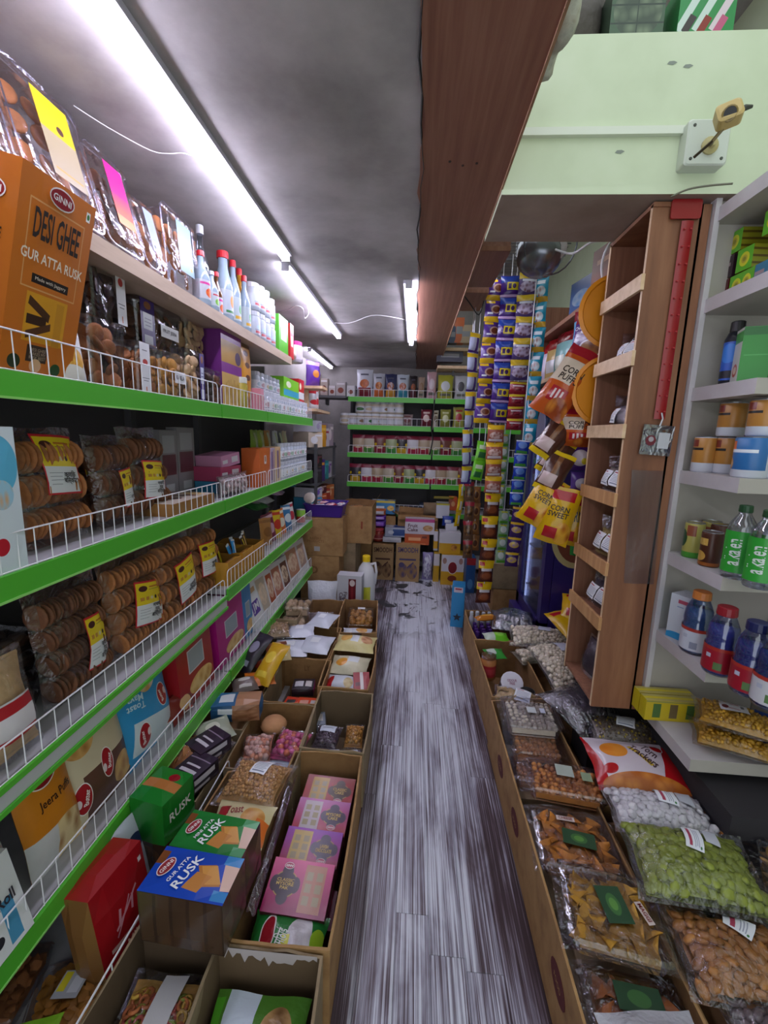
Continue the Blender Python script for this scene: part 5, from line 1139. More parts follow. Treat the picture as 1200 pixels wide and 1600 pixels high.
for k, (x, y, w, h, m, z, lab) in enumerate(((-.335, 1.72, .12, .13, M('#5a4858', .5, var=.4), .12, 'small clear bag of dark sweets with a white sticker'), (-.215, 1.74, .09, .13, M('#c08a3c', .5, var=.3), .12, 'small clear bag of golden nuts in grey carton'), (-.30, 1.60, .14, .10, M('#7a6a80', .5, var=.4), .11, 'small clear bag with a silver sticker in grey carton near side'), (-.21, 1.60, .11, .10, M('#8a7a90', .5, var=.4), .115, 'small clear bag at the near aisle corner of grey carton'))):
    o, S = bag('nut_bag', w, h, .06, 77 + k); core(o, S, m, .01); fill(o, S, 'nut', [ell_mesh('nut', .010, .008, .007, m, 6, 4)], 6, 6, .007, 78 + k)
    if k != 1: patch(o, 'label', S, .2, .8, .55, .9, art('#c0c6d4', (('r', .5, .5, .7, .1, '#8a90a4'),)), off=.002)
    lie(o, x, y, z, -5 + 7 * k, h, .05, 12); tag(o, lab, 'bag', 'small bags in the grey carton')
c = carton('aisle_carton', .255, .50, .25, .007, CARD, None, 82); stand(c, -.305, 2.21, 0); tag(c, 'brown carton of cream pouches and red packs beside the aisle', 'carton')
letter(c, 'x', flat_S(.2, .25, -.26), .6, .6, .1, .1, M('#6a4a2a', .8))
for k, (x, y, z, w, h, c1, sh, lab) in enumerate(((-.30, 2.40, .22, .24, .16, '#d2c48c', (('n', .25, .6, .3, .5, '#c89040', '#e0b060', 6), ('r', .5, .55, .2, .5, '#d8dae0'), ('n', .8, .55, .3, .5, '#a8704c', '#d8a880', 6)), 'cream coloured bun pouch lying across top of brown aisle carton'), (-.31, 2.24, .17, .22, .16, '#c9c2a8', (('n', .3, .4, .3, .4, '#d07a28', '#e0a040', 6), ('r', .6, .6, .3, .4, '#d4d8e0')), 'second cream pouch with orange picture in brown aisle carton'), (-.33, 2.08, .15, .17, .14, '#c8ccd8', (('r', .12, .4, .24, .6, '#a81c24'), ('n', .75, .4, .3, .5, '#c0a880', '#d8c8a0', 7)), 'white and red pouch at the near end of brown aisle carton'))):
    o, S = pouch('bun_pouch', w, h, .08, art(c1, sh, crinkle=.25, rough=.25), seed=83 + k); lie(o, x, y, z, -4, h, .07, 8); tag(o, lab, 'pouch')
o, S = pbox('red_pack', .085, .06, .12, art('#98141c', (('r', .5, .5, .2, 1, '#d0c8c8'), ('r', .25, .3, .3, .2, '#5a1018'))), M('#8a1018', .3), None, .004); lie(o, -.225, 2.09, .15, 10, .12, .06, 14); tag(o, 'red pack with a white stripe in brown aisle carton', 'pack')
c = carton('aisle_carton', .255, .56, .25, .007, CARD, None, 88); stand(c, -.335, 2.86, 0, 4); tag(c, 'brown carton holding golden snack balls at far end of left row', 'carton')
obj('tape', G().box((0, -.283, .17), (.06, .004, .16)), film('#c8bca8', .4, .4, .3, .2), c)
BALL = M('#b07a34', .5, var=.3)
o, S = flat_tray('ball_tray', .19, .30, .06, [ell_mesh('ball', .021, .021, .020, BALL, 8, 5)], 4, 6, 89, 'snack_ball', lay=1, bulk=M('#8a5c28', .6)); patch(o, 'label', S, .35, .65, .86, .98, WHITE, off=.002); stand(o, -.335, 2.95, .15, 4); tag(o, 'clear tray of golden snack balls in rows', 'tray')
o, S = pouch('biscuit_packet', .20, .08, .04, art('#c8ccd8', (('n', .65, .5, .4, .7, '#c08040', '#d8a860', 7), ('r', .2, .5, .2, .6, '#d8dce4'))), seed=90); lie(o, -.325, 2.70, .17, 2, .08, .04, 10); tag(o, 'white biscuit packet in front of the golden snack balls', 'packet')

# ------------------------------------------------------------------ beyond the left gondola
def bb(px0, px1, py0, py1, Y):
    """x centre, width, z base and height of something facing the camera at depth Y"""
    a, b = at(px0, py1, Y=Y), at(px1, py0, Y=Y); return (a.x + b.x) / 2, abs(b.x - a.x), a.z, abs(b.z - a.z)
o, S = pouch('white_sack', .24, .34, .12, art('#c9cbd8', crinkle=.5, rough=.5), seed=301, sag=.6); x, w, z, h = bb(480, 527, 893, 942, 3.25); stand(o, x, 3.25, 0, 4, -4); tag(o, 'plain tall white sack standing before the carton stack', 'sack')
x, w, z, h = bb(534, 567, 885, 930, 3.36)
o, S = pbox('cake_carton', .20, .11, .38, art('#c9c8d2', (('r', .62, .5, .30, .86, '#6a1824'), ('e', .62, .84, .22, .14, '#d8c8c8'), ('r', .62, .5, .1, .5, '#8a2a34'))), M('#8a8a98', .4), M('#c4c4ce', .4), .002)
letter(o, 'Finger\nCake', S, .26, .5, .5, .18, M('#4a2a3c', .4), -90, aspect=.55); stand(o, -.47, 3.36, 0, -3); tag(o, 'white finger cake carton standing at the head of left row', 'box')
o = obj('phenyl_jug', G().lathe([(.07, 0), (.078, .01), (.078, .26), (.06, .31), (.03, .345), (.028, .36)], 18), M('#d6d6dc', .4), smooth=True)
obj('cap', G().lathe([(.033, .352), (.033, .385), (.03, .39), (1e-4, .39)], 14), YELLOW, o); obj('handle', G().tube([(.04, 0, .33), (.075, 0, .34), (.088, 0, .28), (.076, 0, .20)], .012, 6), M('#d6d6dc', .4), o, smooth=True); obj('label', G().lathe([(.0785, .06), (.0785, .2)], 18, cap=False), art('#d0d4d8', (('r', .5, .5, .2, .9, '#c8c83a'),)), o, smooth=True)
stand(o, -.36, 3.50, 0, 0); o.scale = (1, 1, 1.28); tag(o, 'white plastic jug with yellow cap behind the finger cake carton', 'jug')
def closed_carton(name, px0, px1, py0, py1, Y, label, d=.3, mat=None, z=None, marks=(), h=None, yaw=0, seed=0):
    x, w, z0, h0 = bb(px0, px1, py0, py1, Y); z0 = z if z is not None else z0; h = h or h0
    m = mat or CARD; o, S = pbox(name, w, d, h, m, m, m, .004)
    obj('tape', G().box((0, 0, h + .004), (w * 1.0, .05, .002)), film('#c8b48c', .5, .3, .3, .2), o)
    obj('flap_seam', G().box((0, 0, h + .0045), (w * .99, .003, .003)), M('#6a4826', .9), o)
    for t in marks: letter(o, t[0], S, t[1], t[2], t[3], t[4], t[5], aspect=w / h, bold=len(t) > 6)
    stand(o, x, Y + d / 2, z0, yaw); return tag(o, label, 'carton'), z0 + h, (x, w)
INK = M('#7a5530', .8)
_, zt, _ = closed_carton('storage_carton', 470, 535, 905, 950, 3.58, 'lowest brown carton of the stack at the left gondola end', .34, z=0.0, h=.20)
_, zt2, _ = closed_carton('storage_carton', 466, 530, 862, 905, 3.58, 'middle brown carton of the stack with round stamp at gondola end', .34, z=zt + .002, h=.25, marks=(('o', .35, .5, .3, .3, INK),))
sc, zt3, (sx, sw) = closed_carton('storage_carton', 463, 536, 818, 862, 3.58, 'top brown carton of the stack under the purple tray', .34, z=zt2 + .004, h=.33, marks=(('BAKERY\nPRODUCTS', .42, .42, .36, .14, INK),))
g = G(); g.tube([(-.06 + .09 * math.cos(a), -.172, .17 + .08 * math.sin(a)) for a in [math.pi * i / 12 for i in range(13)]], .002, 4); obj('stamp', g, INK, sc); obj('sticker', G().box((-.02, -.175, .06), (.05, .002, .04)), M('#a8a4a4', .5), sc)
pt = G(); pt.loft([rrect(.30, .24, .02, 0), rrect(.34, .28, .02, .10), rrect(.36, .30, .02, .105), rrect(.36, .30, .02, .11), rrect(.335, .275, .02, .108), rrect(.295, .235, .02, .008)], cap1=True)
pt = obj('purple_tray', pt, M('#43208a', .35)); stand(pt, -.745, 3.72, zt3 + .004); tag(pt, 'purple plastic tray of red sweets on top of the carton stack', 'tray')
sr = random.Random(8)
for i in range(8):
    q, S = pouch('sweet_packet', .07, .06, .025, art(('#b02838', '#c8c4cc', '#d8a8b0')[i % 3], (('e', .5, .5, .5, .4, ('#e0d0d0', '#b03040', '#8a2038')[i % 3]),), crinkle=.3), seed=310 + i, nu=6, nv=6); lie(q, -.74 + .24 * ((i % 4) / 3 - .5), 3.66 + .11 * (i // 4), zt3 + .075 + .008 * (i % 3), sr.uniform(-60, 60), .06, .02, 10); tag(q, 'small wrapped sweet packet in the purple tray, %s of the %s row' % (ORD[i % 4], ('near', 'far')[i // 4]), 'packet', 'sweets in the purple tray')
o = can('disc_tin', .05, .02, M('#c8b8b0', .4)); stand(o, -.87, 3.62, zt3 + .16, 0, 70); tag(o, 'round pale lid leaning at the left of the purple tray', 'lid')
c = carton('open_carton', .30, .42, .34, .006, CARD, None, 320, flaps=(('R', 30, .1),)); stand(c, -.50, 4.02, .52); tag(c, 'open brown carton raised behind the purple tray', 'carton')
letter(c, '1', flat_S(.3, .34, -.215), .7, .5, .05, .2, M('#8a3a24', .8))
_, _, _ = closed_carton('storage_carton', 537, 556, 838, 880, 3.82, 'grey carton supporting the open one behind the stack', .40, CARD_D, z=0.0, h=.515)
o, S = bag('snack_bag', .22, .2, .1, 321); core(o, S, M('#b07038', .6, var=.4), .012); lie(o, -.50, 3.98, .74, 20, .2, .08, 10); tag(o, 'crumpled clear bag of brown snacks in the raised carton', 'bag')

# ------------------------------------------------------------------ back gondola goods
def Bp(x0, x1, yt, z, Y):
    a, b = sol('X', px=x0, Y=Y, Z=z), sol('X', px=x1, Y=Y, Z=z)
    return (a + b) / 2, abs(b - a), sol('Z', py=yt, Y=Y, X=(a + b) / 2) - z
ZC = lambda zx: 460 + zx * .25
GY = BY + .09
SNK = [('#c4c6d0', '#7a1c2c', '#c8642a', 'white and maroon'), ('#b8bac4', '#c0602a', '#d89040', 'silver and orange'), ('#30345a', '#c89030', '#d0d0d8', 'navy and gold'), ('#c0c8d4', '#3a90a8', '#c8a0a0', 'white and teal'), ('#2a2428', '#5a2a34', '#3a3034', 'black')]
for k, ((x0, x1, yt), (c1, c2, c3, nm)) in enumerate(zip(((385, 492, 150), (488, 565, 175), (560, 640, 178), (635, 715, 182), (715, 765, 190)), SNK)):
    x, w, h = Bp(ZC(x0), ZC(x1), 540 + yt * .25, BZ[0], GY); o, S = pouch('crisps_pouch', w * .95, h, .08, art(c1, (('r', .5, .18, .8, .36, c2), ('n', .5, .5, .6, .3, c3, '#a05020', 8), ('r', .5, .82, .5, .06, '#5a5a68')), crinkle=.2), seed=400 + k); stand(o, x, GY, BZ[0]); tag(o, '%s crisps pouch on the top shelf of back gondola' % nm, 'pouch', 'pouches on the top back shelf')
for k, (x0, x1, yt, c1, c2, nm) in enumerate(((768, 812, 198, '#a89484', '#8a6a50', 'brown paper roll pack'), (822, 885, 165, '#c8a0a8', '#d8c8d0', 'pink striped pouch'), (888, 990, 185, '#a8a83a', '#c8ccd0', 'yellow green pouch'), (995, 1075, 190, '#b4b6bc', '#4a4a50', 'white and black pouch'))):
    x, w, h = Bp(ZC(x0), ZC(x1), 540 + yt * .25, BZ[0], GY); o, S = pouch('crisps_pouch', w * .95, h, .07, art(c1, (('e', .5, .55, .6, .4, c2), ('r', .5, .2, .7, .1, '#6a6a60')), crinkle=.2), seed=410 + k); stand(o, x, GY, BZ[0]); tag(o, '%s further along the top shelf of back gondola' % nm, 'pouch', 'pouches on the top back shelf')
BJL = [art('#c8cad2', (('e', .5, .5, .26, .6, c), ('r', .5, .85, 1, .1, '#a8a8b0'))) for c in ('#b8a890', '#c8ccd8', '#8a6a50', '#3a6a3c')]
bj = [jar('dry_fruit_jar', .056, .125, M('#b8ab9c', .25), M('#d8dae2', .35), BJL[k], seg=14) for k in range(4)]; bu = [0] * 4
for lv in range(2):
    for i in range(6 if lv else 8):
        k = (i + lv * 3) % 4; o = bj[k] if not bu[k] else dup(bj[k]); bu[k] = 1
        x = sol('X', px=ZC(412 + 47.5 * (i if lv else i - 2)), Y=GY, Z=BZ[1]); stand(o, x, GY, BZ[1] + lv * .1255, 20 * i)
        tag(o, 'white lidded jar on second back shelf, %s row, %s from left' % (('lower', 'upper')[lv], ORD[i]), 'jar', 'jars on the second back shelf')
for k, (x0, x1, yt, c1, c2, nm) in enumerate(((668, 740, 430, '#8a7a78', '#6a3a3c', 'greyish bag slumped beside the jars on second back shelf'), (785, 858, 400, '#6a1c2c', '#d0b8b0', 'maroon pouch on second back shelf'), (862, 898, 405, '#c8c0b0', '#6a5a40', 'slim pale jar pack by the upright of second back shelf'), (905, 975, 400, '#8a8a3c', '#c8c8a0', 'olive pouch on second back shelf past the upright'), (985, 1060, 385, '#a0a04a', '#a03030', 'yellow green pouch at the right of second back shelf'))):
    x, w, h = Bp(ZC(x0), ZC(x1), 540 + yt * .25, BZ[1], GY); o, S = pouch('dry_fruit_pouch', w * .95, h, .07, art(c1, (('e', .5, .5, .6, .4, c2), ('r', .5, .82, .6, .1, c2)), crinkle=.2), seed=420 + k); stand(o, x, GY, BZ[1]); tag(o, nm, 'pouch')
RP = []
for k, (cw, cb) in enumerate((('#b4a894', '#4a8a34'), ('#a8947c', '#a02038'), ('#c8c4cc', '#b02848'), ('#2f2a30', '#c8a020'), ('#98a078', '#3f8a3a'), ('#6a3a30', '#8a1c34'))):
    o, S = pouch('red_top_pouch', .138, .195, .05, art(cw, (('r', .5, .9, 1, .22, '#7a1430'), ('r', .5, .16, .8, .3, cb), ('e', .5, .52, .5, .28, cw), ('r', .5, .3, .4, .06, '#d8c8a0')) + ((('e', .12, .5, .2, .16, '#d0b020'), ('e', .88, .5, .2, .16, '#d0b020')) if k in (3, 5) else ()), crinkle=.2), seed=430 + k, nu=8, nv=9); RP.append(o)
ru = [0] * 6
def row(z, xs, shelf):
    for i, zx in enumerate(xs):
        k = (i * 5 + (1 if shelf == 'third' else 3)) % 6; o = RP[k] if not ru[k] else dup(RP[k]); ru[k] = 1
        x = sol('X', px=ZC(zx), Y=GY, Z=z); stand(o, x, GY - .01, z, (i % 3 - 1) * 5, -3)
        tag(o, 'red topped dry fruit pouch on %s back shelf, %s from left' % (shelf, ORD[i]), 'pouch', 'red topped pouches on %s back shelf' % shelf)
row(BZ[2], [400, 465, 535, 603, 670, 738, 805, 875, 945, 1010, 1075], 'third')
row(BZ[3], [380, 450, 517, 588, 650, 715, 780, 847, 912, 982, 1050], 'fourth')
for k, (x0, x1, z) in enumerate(((690, 770, 0), (770, 860, 0), (840, 905, 0), (840, 905, .045), (775, 855, .045))):
    x, w, h = Bp(ZC(x0), ZC(x1), 540 + 940 * .25, BZ[4], GY); o, S = pbox('blue_tray_pack', w * .9, .2, .042, art('#2a3450', (('r', .5, .6, .8, .3, '#5a6480'),)), M('#2a3450', .3), art('#3a4460'), .002); stand(o, x, GY + .05, BZ[4] + z); tag(o, 'dark blue flat pack on the lowest back shelf, %s of the pile' % ORD[k], 'pack', 'dark flat packs on the lowest back shelf')
cable('power_cable', 'black cable hanging down the joint of back gondola', [(.19, BY - .01, 1.86), (.185, BY - .02, 1.75), (.17, BY - .015, 1.6), (.19, BY - .02, 1.45), (.165, BY - .012, 1.3)], .007, M('#141316', .5))

# grey ledge and goods left of the back gondola
ld = empty('wall_ledge', (-.98, 4.75, 1.86)); obj('board', G().box((0, .05, .012), (.50, .32, .024)), M('#5a5a60', .5), ld); obj('bracket', G().box((0, .15, -.03), (.02, .12, .06)), M('#5a5a60', .5), ld); tag(ld, 'grey wall ledge with small food boxes left of back gondola', 'shelf')
for k, (px0, px1, yt, c) in enumerate(((484, 499, 583, '#b0a098'), (500, 512, 591, '#a89890'), (513, 524, 602, '#b4acac'), (524, 540, 596, '#a8a0a0'), (541, 554, 602, '#c0bcc0'))):
    a, b = sol('X', px=px0, Y=4.70, Z=1.885), sol('X', px=px1, Y=4.70, Z=1.885); h = sol('Z', py=yt, Y=4.70, X=a) - 1.885
    o, S = pbox('food_box', (b - a) * .94, .10, max(h, .05), art(c, (('e', .5, .4, .6, .4, '#7a3a2c'), ('r', .5, .85, .8, .1, '#d0ccd0'))), M(c, .4), None, .001); stand(o, (a + b) / 2, 4.76, 1.885); tag(o, 'small food box on the grey ledge, %s from left' % ORD[k], 'box', 'food boxes on the grey ledge')
sl = empty('wall_shelf', (-.98, 3.9, 1.68)); obj('board', G().box((0, 0, 0), (.34, .56, .022)), WOODE, sl); obj('bracket', G().box((-.1, 0, -.03), (.1, .02, .05)), M('#8a8a8a', .4), sl); tag(sl, 'short wooden wall shelf past the end of left gondola', 'shelf')
for k, (x, y, z, w, h, c1, c2, lab) in enumerate(((-.90, 3.78, 1.692, .10, .16, '#c02030', '#d8d8e0', 'red capped tub on the short wooden wall shelf'), (-.92, 3.95, 1.692, .10, .20, '#d03a48', '#e0d0d0', 'red and white tub at the far end of short wall shelf'))):
    o = jar('red_tub', w / 2, h, M('#c8c8d0', .3), M(c1, .35), art(c2, (('e', .5, .5, .3, .6, c1),))); stand(o, x, y, z, 60); tag(o, lab, 'tub')
o, S = pouch('detergent_pouch', .16, .2, .08, art('#5a2a9a', (('e', .5, .5, .5, .3, '#c87a2a'), ('r', .5, .9, 1, .16, '#c8a0d0')), crinkle=.2), seed=450); stand(o, -.84, 3.60, 1.86, 60); tag(o, 'purple pouch perched at the far end of plank shelf', 'pouch')
o = jar('pink_jar', .06, .14, M('#d0c4d4', .3), M('#c02a8a', .35), art('#c8c0d0')); stand(o, -.86, 3.12, PZ, 90); tag(o, 'jar with a magenta lid at the end of plank shelf', 'jar')
o, S = pouch('snack_pouch', .14, .10, .08, art('#d8b0a0', (('e', .5, .5, .5, .5, '#e8d8d0'),), crinkle=.3), seed=451); stand(o, -.86, 3.02, PZ, 90); tag(o, 'peach coloured pouch beside the magenta lidded jar', 'pouch')
o = empty('support_stand', (-.84, 3.60, 1.66)); obj('plate', G().box((0, 0, .19), (.2, .2, .02)), WOODE, o); obj('post', G().box((-.05, 0, .09), (.03, .03, .18)), WOODE, o); tag(o, 'small wooden stand under the purple pouch', 'stand')
o.location.z = 1.66
# stacks along the left wall beyond the gondola
rk = empty('wire_rack', (-1.02, 4.15, 0)); tag(rk, 'narrow rack along the left wall stacked with household goods', 'shelving')
for z in (1.36, 1.05, .81): obj('shelf', G().box((0, 0, z), (.40, .90, .02)), M('#4a4a50', .5), rk)
for sx in (-.18, .18):
    for sy in (-.43, .43): obj('post', G().box((sx, sy, 1.1 if sy < 0 else .70), (.025, .025, .6 if sy < 0 else 1.4)), M('#4a4a50', .5), rk)
RK = [(1.37, 3.80, .16, .13, '#c8b8a8', '#d8d8e0', 'cream box low on the top of the narrow rack'), (1.37, 3.98, .14, .20, '#c88a1c', '#e0b048', 'amber box on the top of the narrow rack'), (1.50, 3.80, .15, .10, '#c4c4d0', '#a89ac0', 'white box stacked on the cream box of narrow rack'), (1.37, 4.16, .12, .17, '#b8b0b8', '#8a2a4a', 'pale box with plum print on the narrow rack'), (1.37, 4.36, .14, .22, '#a090a0', '#e0d0d8', 'mauve box at the far end of narrow rack'),
      (1.06, 3.80, .15, .14, '#241f26', '#4a4450', 'black tray pack on the middle of the narrow rack'), (1.20, 3.80, .15, .11, '#1f1b22', '#6a3040', 'black pack stacked on the black tray of narrow rack'), (1.06, 3.97, .13, .20, '#3a1f60', '#c08030', 'violet box on the middle of narrow rack'), (1.06, 4.13, .13, .18, '#1f7a80', '#40a0a8', 'teal box on the middle of narrow rack'), (1.06, 4.30, .13, .16, '#b8b4c4', '#7a3a9a', 'white and violet box on the middle of narrow rack'),
      (.82, 3.80, .15, .11, '#3a90b8', '#d89070', 'sky blue biscuit box on the lower tier of narrow rack'), (.93, 3.82, .15, .09, '#c8c4d0', '#7a5ac0', 'lilac pack on the sky blue biscuit box'), (.82, 4.0, .16, .12, '#b8502c', '#e0a080', 'orange striped pack on the lower tier of narrow rack'), (.94, 4.0, .16, .08, '#5a1c28', '#c0a0a0', 'dark red pack on the orange striped pack'), (.82, 4.2, .15, .14, '#a03a2c', '#d8c0a0', 'brick red box on the lower tier of narrow rack'), (.82, 4.4, .15, .16, '#c06a3c', '#e0b890', 'orange box at the far end of the lower tier')]
for k, (z, y, w, h, c1, c2, lab) in enumerate(RK):
    o, S = pbox('household_box', w, .2, h - .004, art(c1, (('e', .4, .5, .5, .5, c2), ('r', .7, .8, .5, .12, c2))), M(c1, .4), None, .003); stand(o, -.93, y, z + .001, 55 + (k * 13) % 30); tag(o, lab, 'box')
# cup boxes hanging near the jars
# ------------------------------------------------------------------ heap in front of the back gondola
zx = lambda a: 440 + a * .2667
zy = lambda a: 720 + a * .2667
def floor_item(kind, x0, x1, y0, y1, Y, label, mat, side=None, d=.16, z=None, cat='box', name='goods_box', txt=(), seed=0, lean=0, yaw=0):
    x, w, zb, h = bb(zx(x0), zx(x1), zy(y0), zy(y1), Y)
    if z is not None: h = h + (zb - z); zb = z
    zb = max(zb, 0)
    if kind == 'b': o, S = pbox(name, w, d, h, mat, side or mat, side or mat, .003)
    else: o, S = pouch(name, w, h, d, mat, seed=seed)
    for t in txt: letter(o, t[0], S, t[1], t[2], t[3], t[4], t[5], aspect=w / h, off=.0015)
    stand(o, x, Y + d / 2, zb, yaw, lean); tag(o, label, cat); return o, zb + h
BRN = M('#6a4a30', .8)
_, zs = floor_item('b', 425, 528, 470, 665, 4.42, 'plain brown carton behind the printed drink cartons', CARD, d=.22, z=0, cat='carton', name='drink_carton')
SMO = lambda ink: art('#a08058', (('n', .3, .3, .4, .4, ink, '#8a6a48', 6), ('n', .7, .28, .44, .44, ink, '#8a6a48', 7), ('r', .5, .60, .7, .05, ink), ('e', .25, .45, .24, .14, ink), ('r', .62, .45, .3, .04, ink, 30)), rough=.8)
s1, zs = floor_item('b', 529, 657, 495, 668, 4.36, 'brown SMOODH drink carton with dark brown print, left of the pair', SMO('#4a2c20'), CARD, d=.24, z=0, cat='carton', name='drink_carton', txt=(('SMOODH', .5, .86, .86, .14, M('#4a2c20', .8)),))
s2, zs2 = floor_item('b', 665, 812, 495, 680, 4.34, 'brown SMOODH drink carton with violet print, right of the pair', SMO('#4a4068'), CARD, d=.24, z=0, cat='carton', name='drink_carton', txt=(('SMOODH', .5, .86, .84, .14, M('#4a4068', .8)),))
def fjar(x0, x1, y0, y1, Y, z, label, lidc, labc):
    x, w, zb, h = bb(zx(x0), zx(x1), zy(y0), zy(y1), Y); o = jar('masala_jar', w / 2, h + (zb - z), M('#8a3028', .25), M(lidc, .35), art('#9a4034', (('r', .5, .55, .5, .5, labc), ('r', .5, .2, .5, .1, '#c8a0a0')))); stand(o, x, Y, z); tag(o, label, 'jar'); return o
fjar(440, 510, 365, 485, 4.50, zs - .001, 'red masala jar with green label on the plain carton', '#a83a34', '#6a9a3a')
fjar(535, 602, 395, 487, 4.47, zs2 - .001, 'red lidded jar beside the blue and white packs', '#b8444a', '#8a3038')
st1, z2 = floor_item('b', 592, 700, 452, 492, 4.40, 'white flat carton on the printed drink cartons', art('#b8b8c4', (('r', .5, .3, .9, .1, '#8a8a98'),)), d=.16, z=zs2 + .004)
st2, z3 = floor_item('b', 605, 722, 396, 450, 4.41, 'blue and white carton stacked on the white flat carton', art('#9aa0b4', (('r', .7, .5, .6, .7, '#1f3f80'), ('e', .3, .5, .3, .4, '#c8ccd8'))), d=.16, z=z2 + .006)
_, z4 = floor_item('b', 716, 858, 495, 545, 4.42, 'lower orange packet bundle right of drink cartons', art('#b8481c', (('r', .6, .5, .6, .4, '#d88048'),)), d=.14, z=zs2 + .004, name='orange_pack')
_, z5 = floor_item('b', 720, 866, 432, 492, 4.42, 'upper orange packet bundle under the fruit cake carton', art('#c0501c', (('r', .4, .5, .5, .3, '#e0a070'), ('r', .8, .7, .2, .2, '#7a2a14'))), d=.14, z=z4 + .004, name='orange_pack')
fc, z6 = floor_item('b', 722, 898, 345, 432, 4.40, 'white and pink fruit cake carton on the orange packets', art('#c8c0cc', (('r', .5, .9, 1, .22, '#b02878'), ('n', .78, .4, .34, .4, '#a86a3c', '#c8a070', 7))), M('#b8b0bc', .4), d=.18, z=z5 + .004, txt=(('Fruit\nCake', .26, .42, .36, .5, M('#5a2038', .4)),))
g = carton('open_carton', .42, .17, .20, .005, CARD, None, 460, flaps=(('F', 125, .06), ('B', 15, .06), ('L', 60, .07))); stand(g, .07, 4.60, .47); tag(g, 'open carton with spread flaps behind the fruit cake carton', 'carton')
ps = []
for k, (y0, y1, c1, c2, lab) in enumerate(((350, 392, '#4a2080', '#8a5ac0', 'violet packet at the bottom of the small stack by masala jars'), (322, 352, '#5a2a90', '#a88ad0', 'violet packet in the middle of small stack by masala jars'), (285, 325, '#a0522c', '#c0c0cc', 'copper and silver packet on the small violet stack'))):
    floor_item('p', 505, 612, y0, y1, 4.46 + .004 * k, lab, art(c1, (('r', .5, .5, .8, .4, c2),), crinkle=.2), d=.10, cat='packet', name='sweet_packet', seed=470 + k)
floor_item('b', 525, 665, 237, 308, 4.55, 'blue and yellow cookie carton behind the violet packets', art('#2f78b0', (('r', .5, .92, 1, .16, '#c8b03a'), ('r', .3, .45, .5, .3, '#d0dce8'), ('n', .82, .45, .3, .4, '#c08a3c', '#e0b868', 7))), d=.12)
floor_item('b', 610, 668, 325, 395, 4.56, 'small plain brown carton under the cookie carton', CARD, d=.12, cat='carton', name='small_carton')
floor_item('p', 828, 925, 252, 322, 4.52, 'crumpled brown paper bag right of the open carton', art('#7a644c', crinkle=.6, rough=.8), d=.12, cat='bag', name='paper_bag', seed=474)
floor_item('b', 980, 1030, 215, 290, 4.5, 'orange packet high on the right of the heap', art('#b8481c', (('e', .5, .5, .5, .4, '#e0a070'),)), d=.1, name='orange_pack')
# yellow biscuit cartons
YB = lambda: art('#c8c4cc', (('r', .5, .22, 1, .46, '#c8981c'), ('e', .5, .58, .42, .42, '#d8d0d0'), ('e', .5, .58, .38, .38, '#7a1a20'), ('e', .5, .22, .4, .2, '#7a3018'), ('e', .14, .8, .18, .2, '#a07a70'), ('e', .86, .8, .18, .2, '#a07a70')))
yb, z7 = floor_item('b', 932, 1072, 556, 684, 4.30, 'yellow and white biscuit carton with maroon badge at the heap foot', YB(), M('#b8901c', .4), d=.2, z=0)
floor_item('b', 888, 928, 538, 660, 4.38, 'narrow yellow carton wedged beside the badge carton', art('#b8901c', (('r', .5, .75, 1, .4, '#c8c4cc'),)), d=.16, z=0)
_, z8 = floor_item('b', 920, 1052, 425, 552, 4.33, 'white and yellow carton stacked on the badge carton', art('#c4c2ca', (('r', .5, .25, 1, .5, '#c8981c'), ('n', .7, .3, .3, .3, '#6a3018', '#c88a3c', 6))), M('#b8b4bc', .4), d=.18, z=z7 + .004)
floor_item('b', 888, 918, 415, 532, 4.40, 'pale carton edge beside the stacked yellow cartons', art('#c0bec8', (('r', .5, .3, 1, .4, '#c8981c'),)), d=.14, z=.33)
floor_item('b', 960, 1028, 372, 422, 4.42, 'white packet on top of the yellow cartons', art('#c8c8d4'), d=.1, z=z8 + .004)
floor_item('p', 940, 1010, 328, 382, 4.44, 'blue packet leaning on the white box flap', art('#1f3a90', (('r', .5, .5, .6, .3, '#c8ccd8'),), crinkle=.2), d=.05, cat='packet', name='snack_packet', seed=477)
fb, _ = floor_item('b', 905, 985, 252, 335, 4.48, 'white box with lifted yellow flap at the heap top', art('#c4c4d0', (('r', .5, .95, 1, .12, '#c8b81c'),)), d=.14); obj('flap', G().box((0, -.10, .22), (.2, .1, .003), rot=(-20, 0, 0)), M('#c8b81c', .4), fb)
floor_item('p', 822, 890, 545, 655, 4.38, 'bag of violet wrapped sweets beside the drink cartons', art('#8a80b0', (('n', .5, .5, .9, .9, '#4a2a80', '#c8c8d8', 9),), crinkle=.4), d=.1, z=0, cat='bag', name='sweet_bag', seed=478)
floor_item('b', 1078, 1140, 572, 700, 4.1, 'blue carton with a red top below the sachet strips', art('#1f4a80', (('r', .5, .9, 1, .2, '#8a1c24'), ('e', .5, .25, .6, .3, '#4a80b0'))), M('#1f4a80', .4), d=.16, z=0)
sb, _ = floor_item('b', 997, 1082, 735, 900, 3.30, 'sky blue carton with a dark star standing at the right row end', art('#2a86c0', (('r', .5, .9, .7, .12, '#c8b8c4'), ('r', .5, .92, .5, .04, '#a03040'))), M('#2478b0', .35), d=.12, z=0, yaw=-8)
star = G(); star.poly([((.035 if i % 2 == 0 else .016) * math.sin(math.pi * i / 5), (.035 if i % 2 == 0 else .016) * math.cos(math.pi * i / 5)) for i in range(9, -1, -1)], 0); obj('star', star, M('#232a3c', .5), sb, loc=(0, -.065, .085))

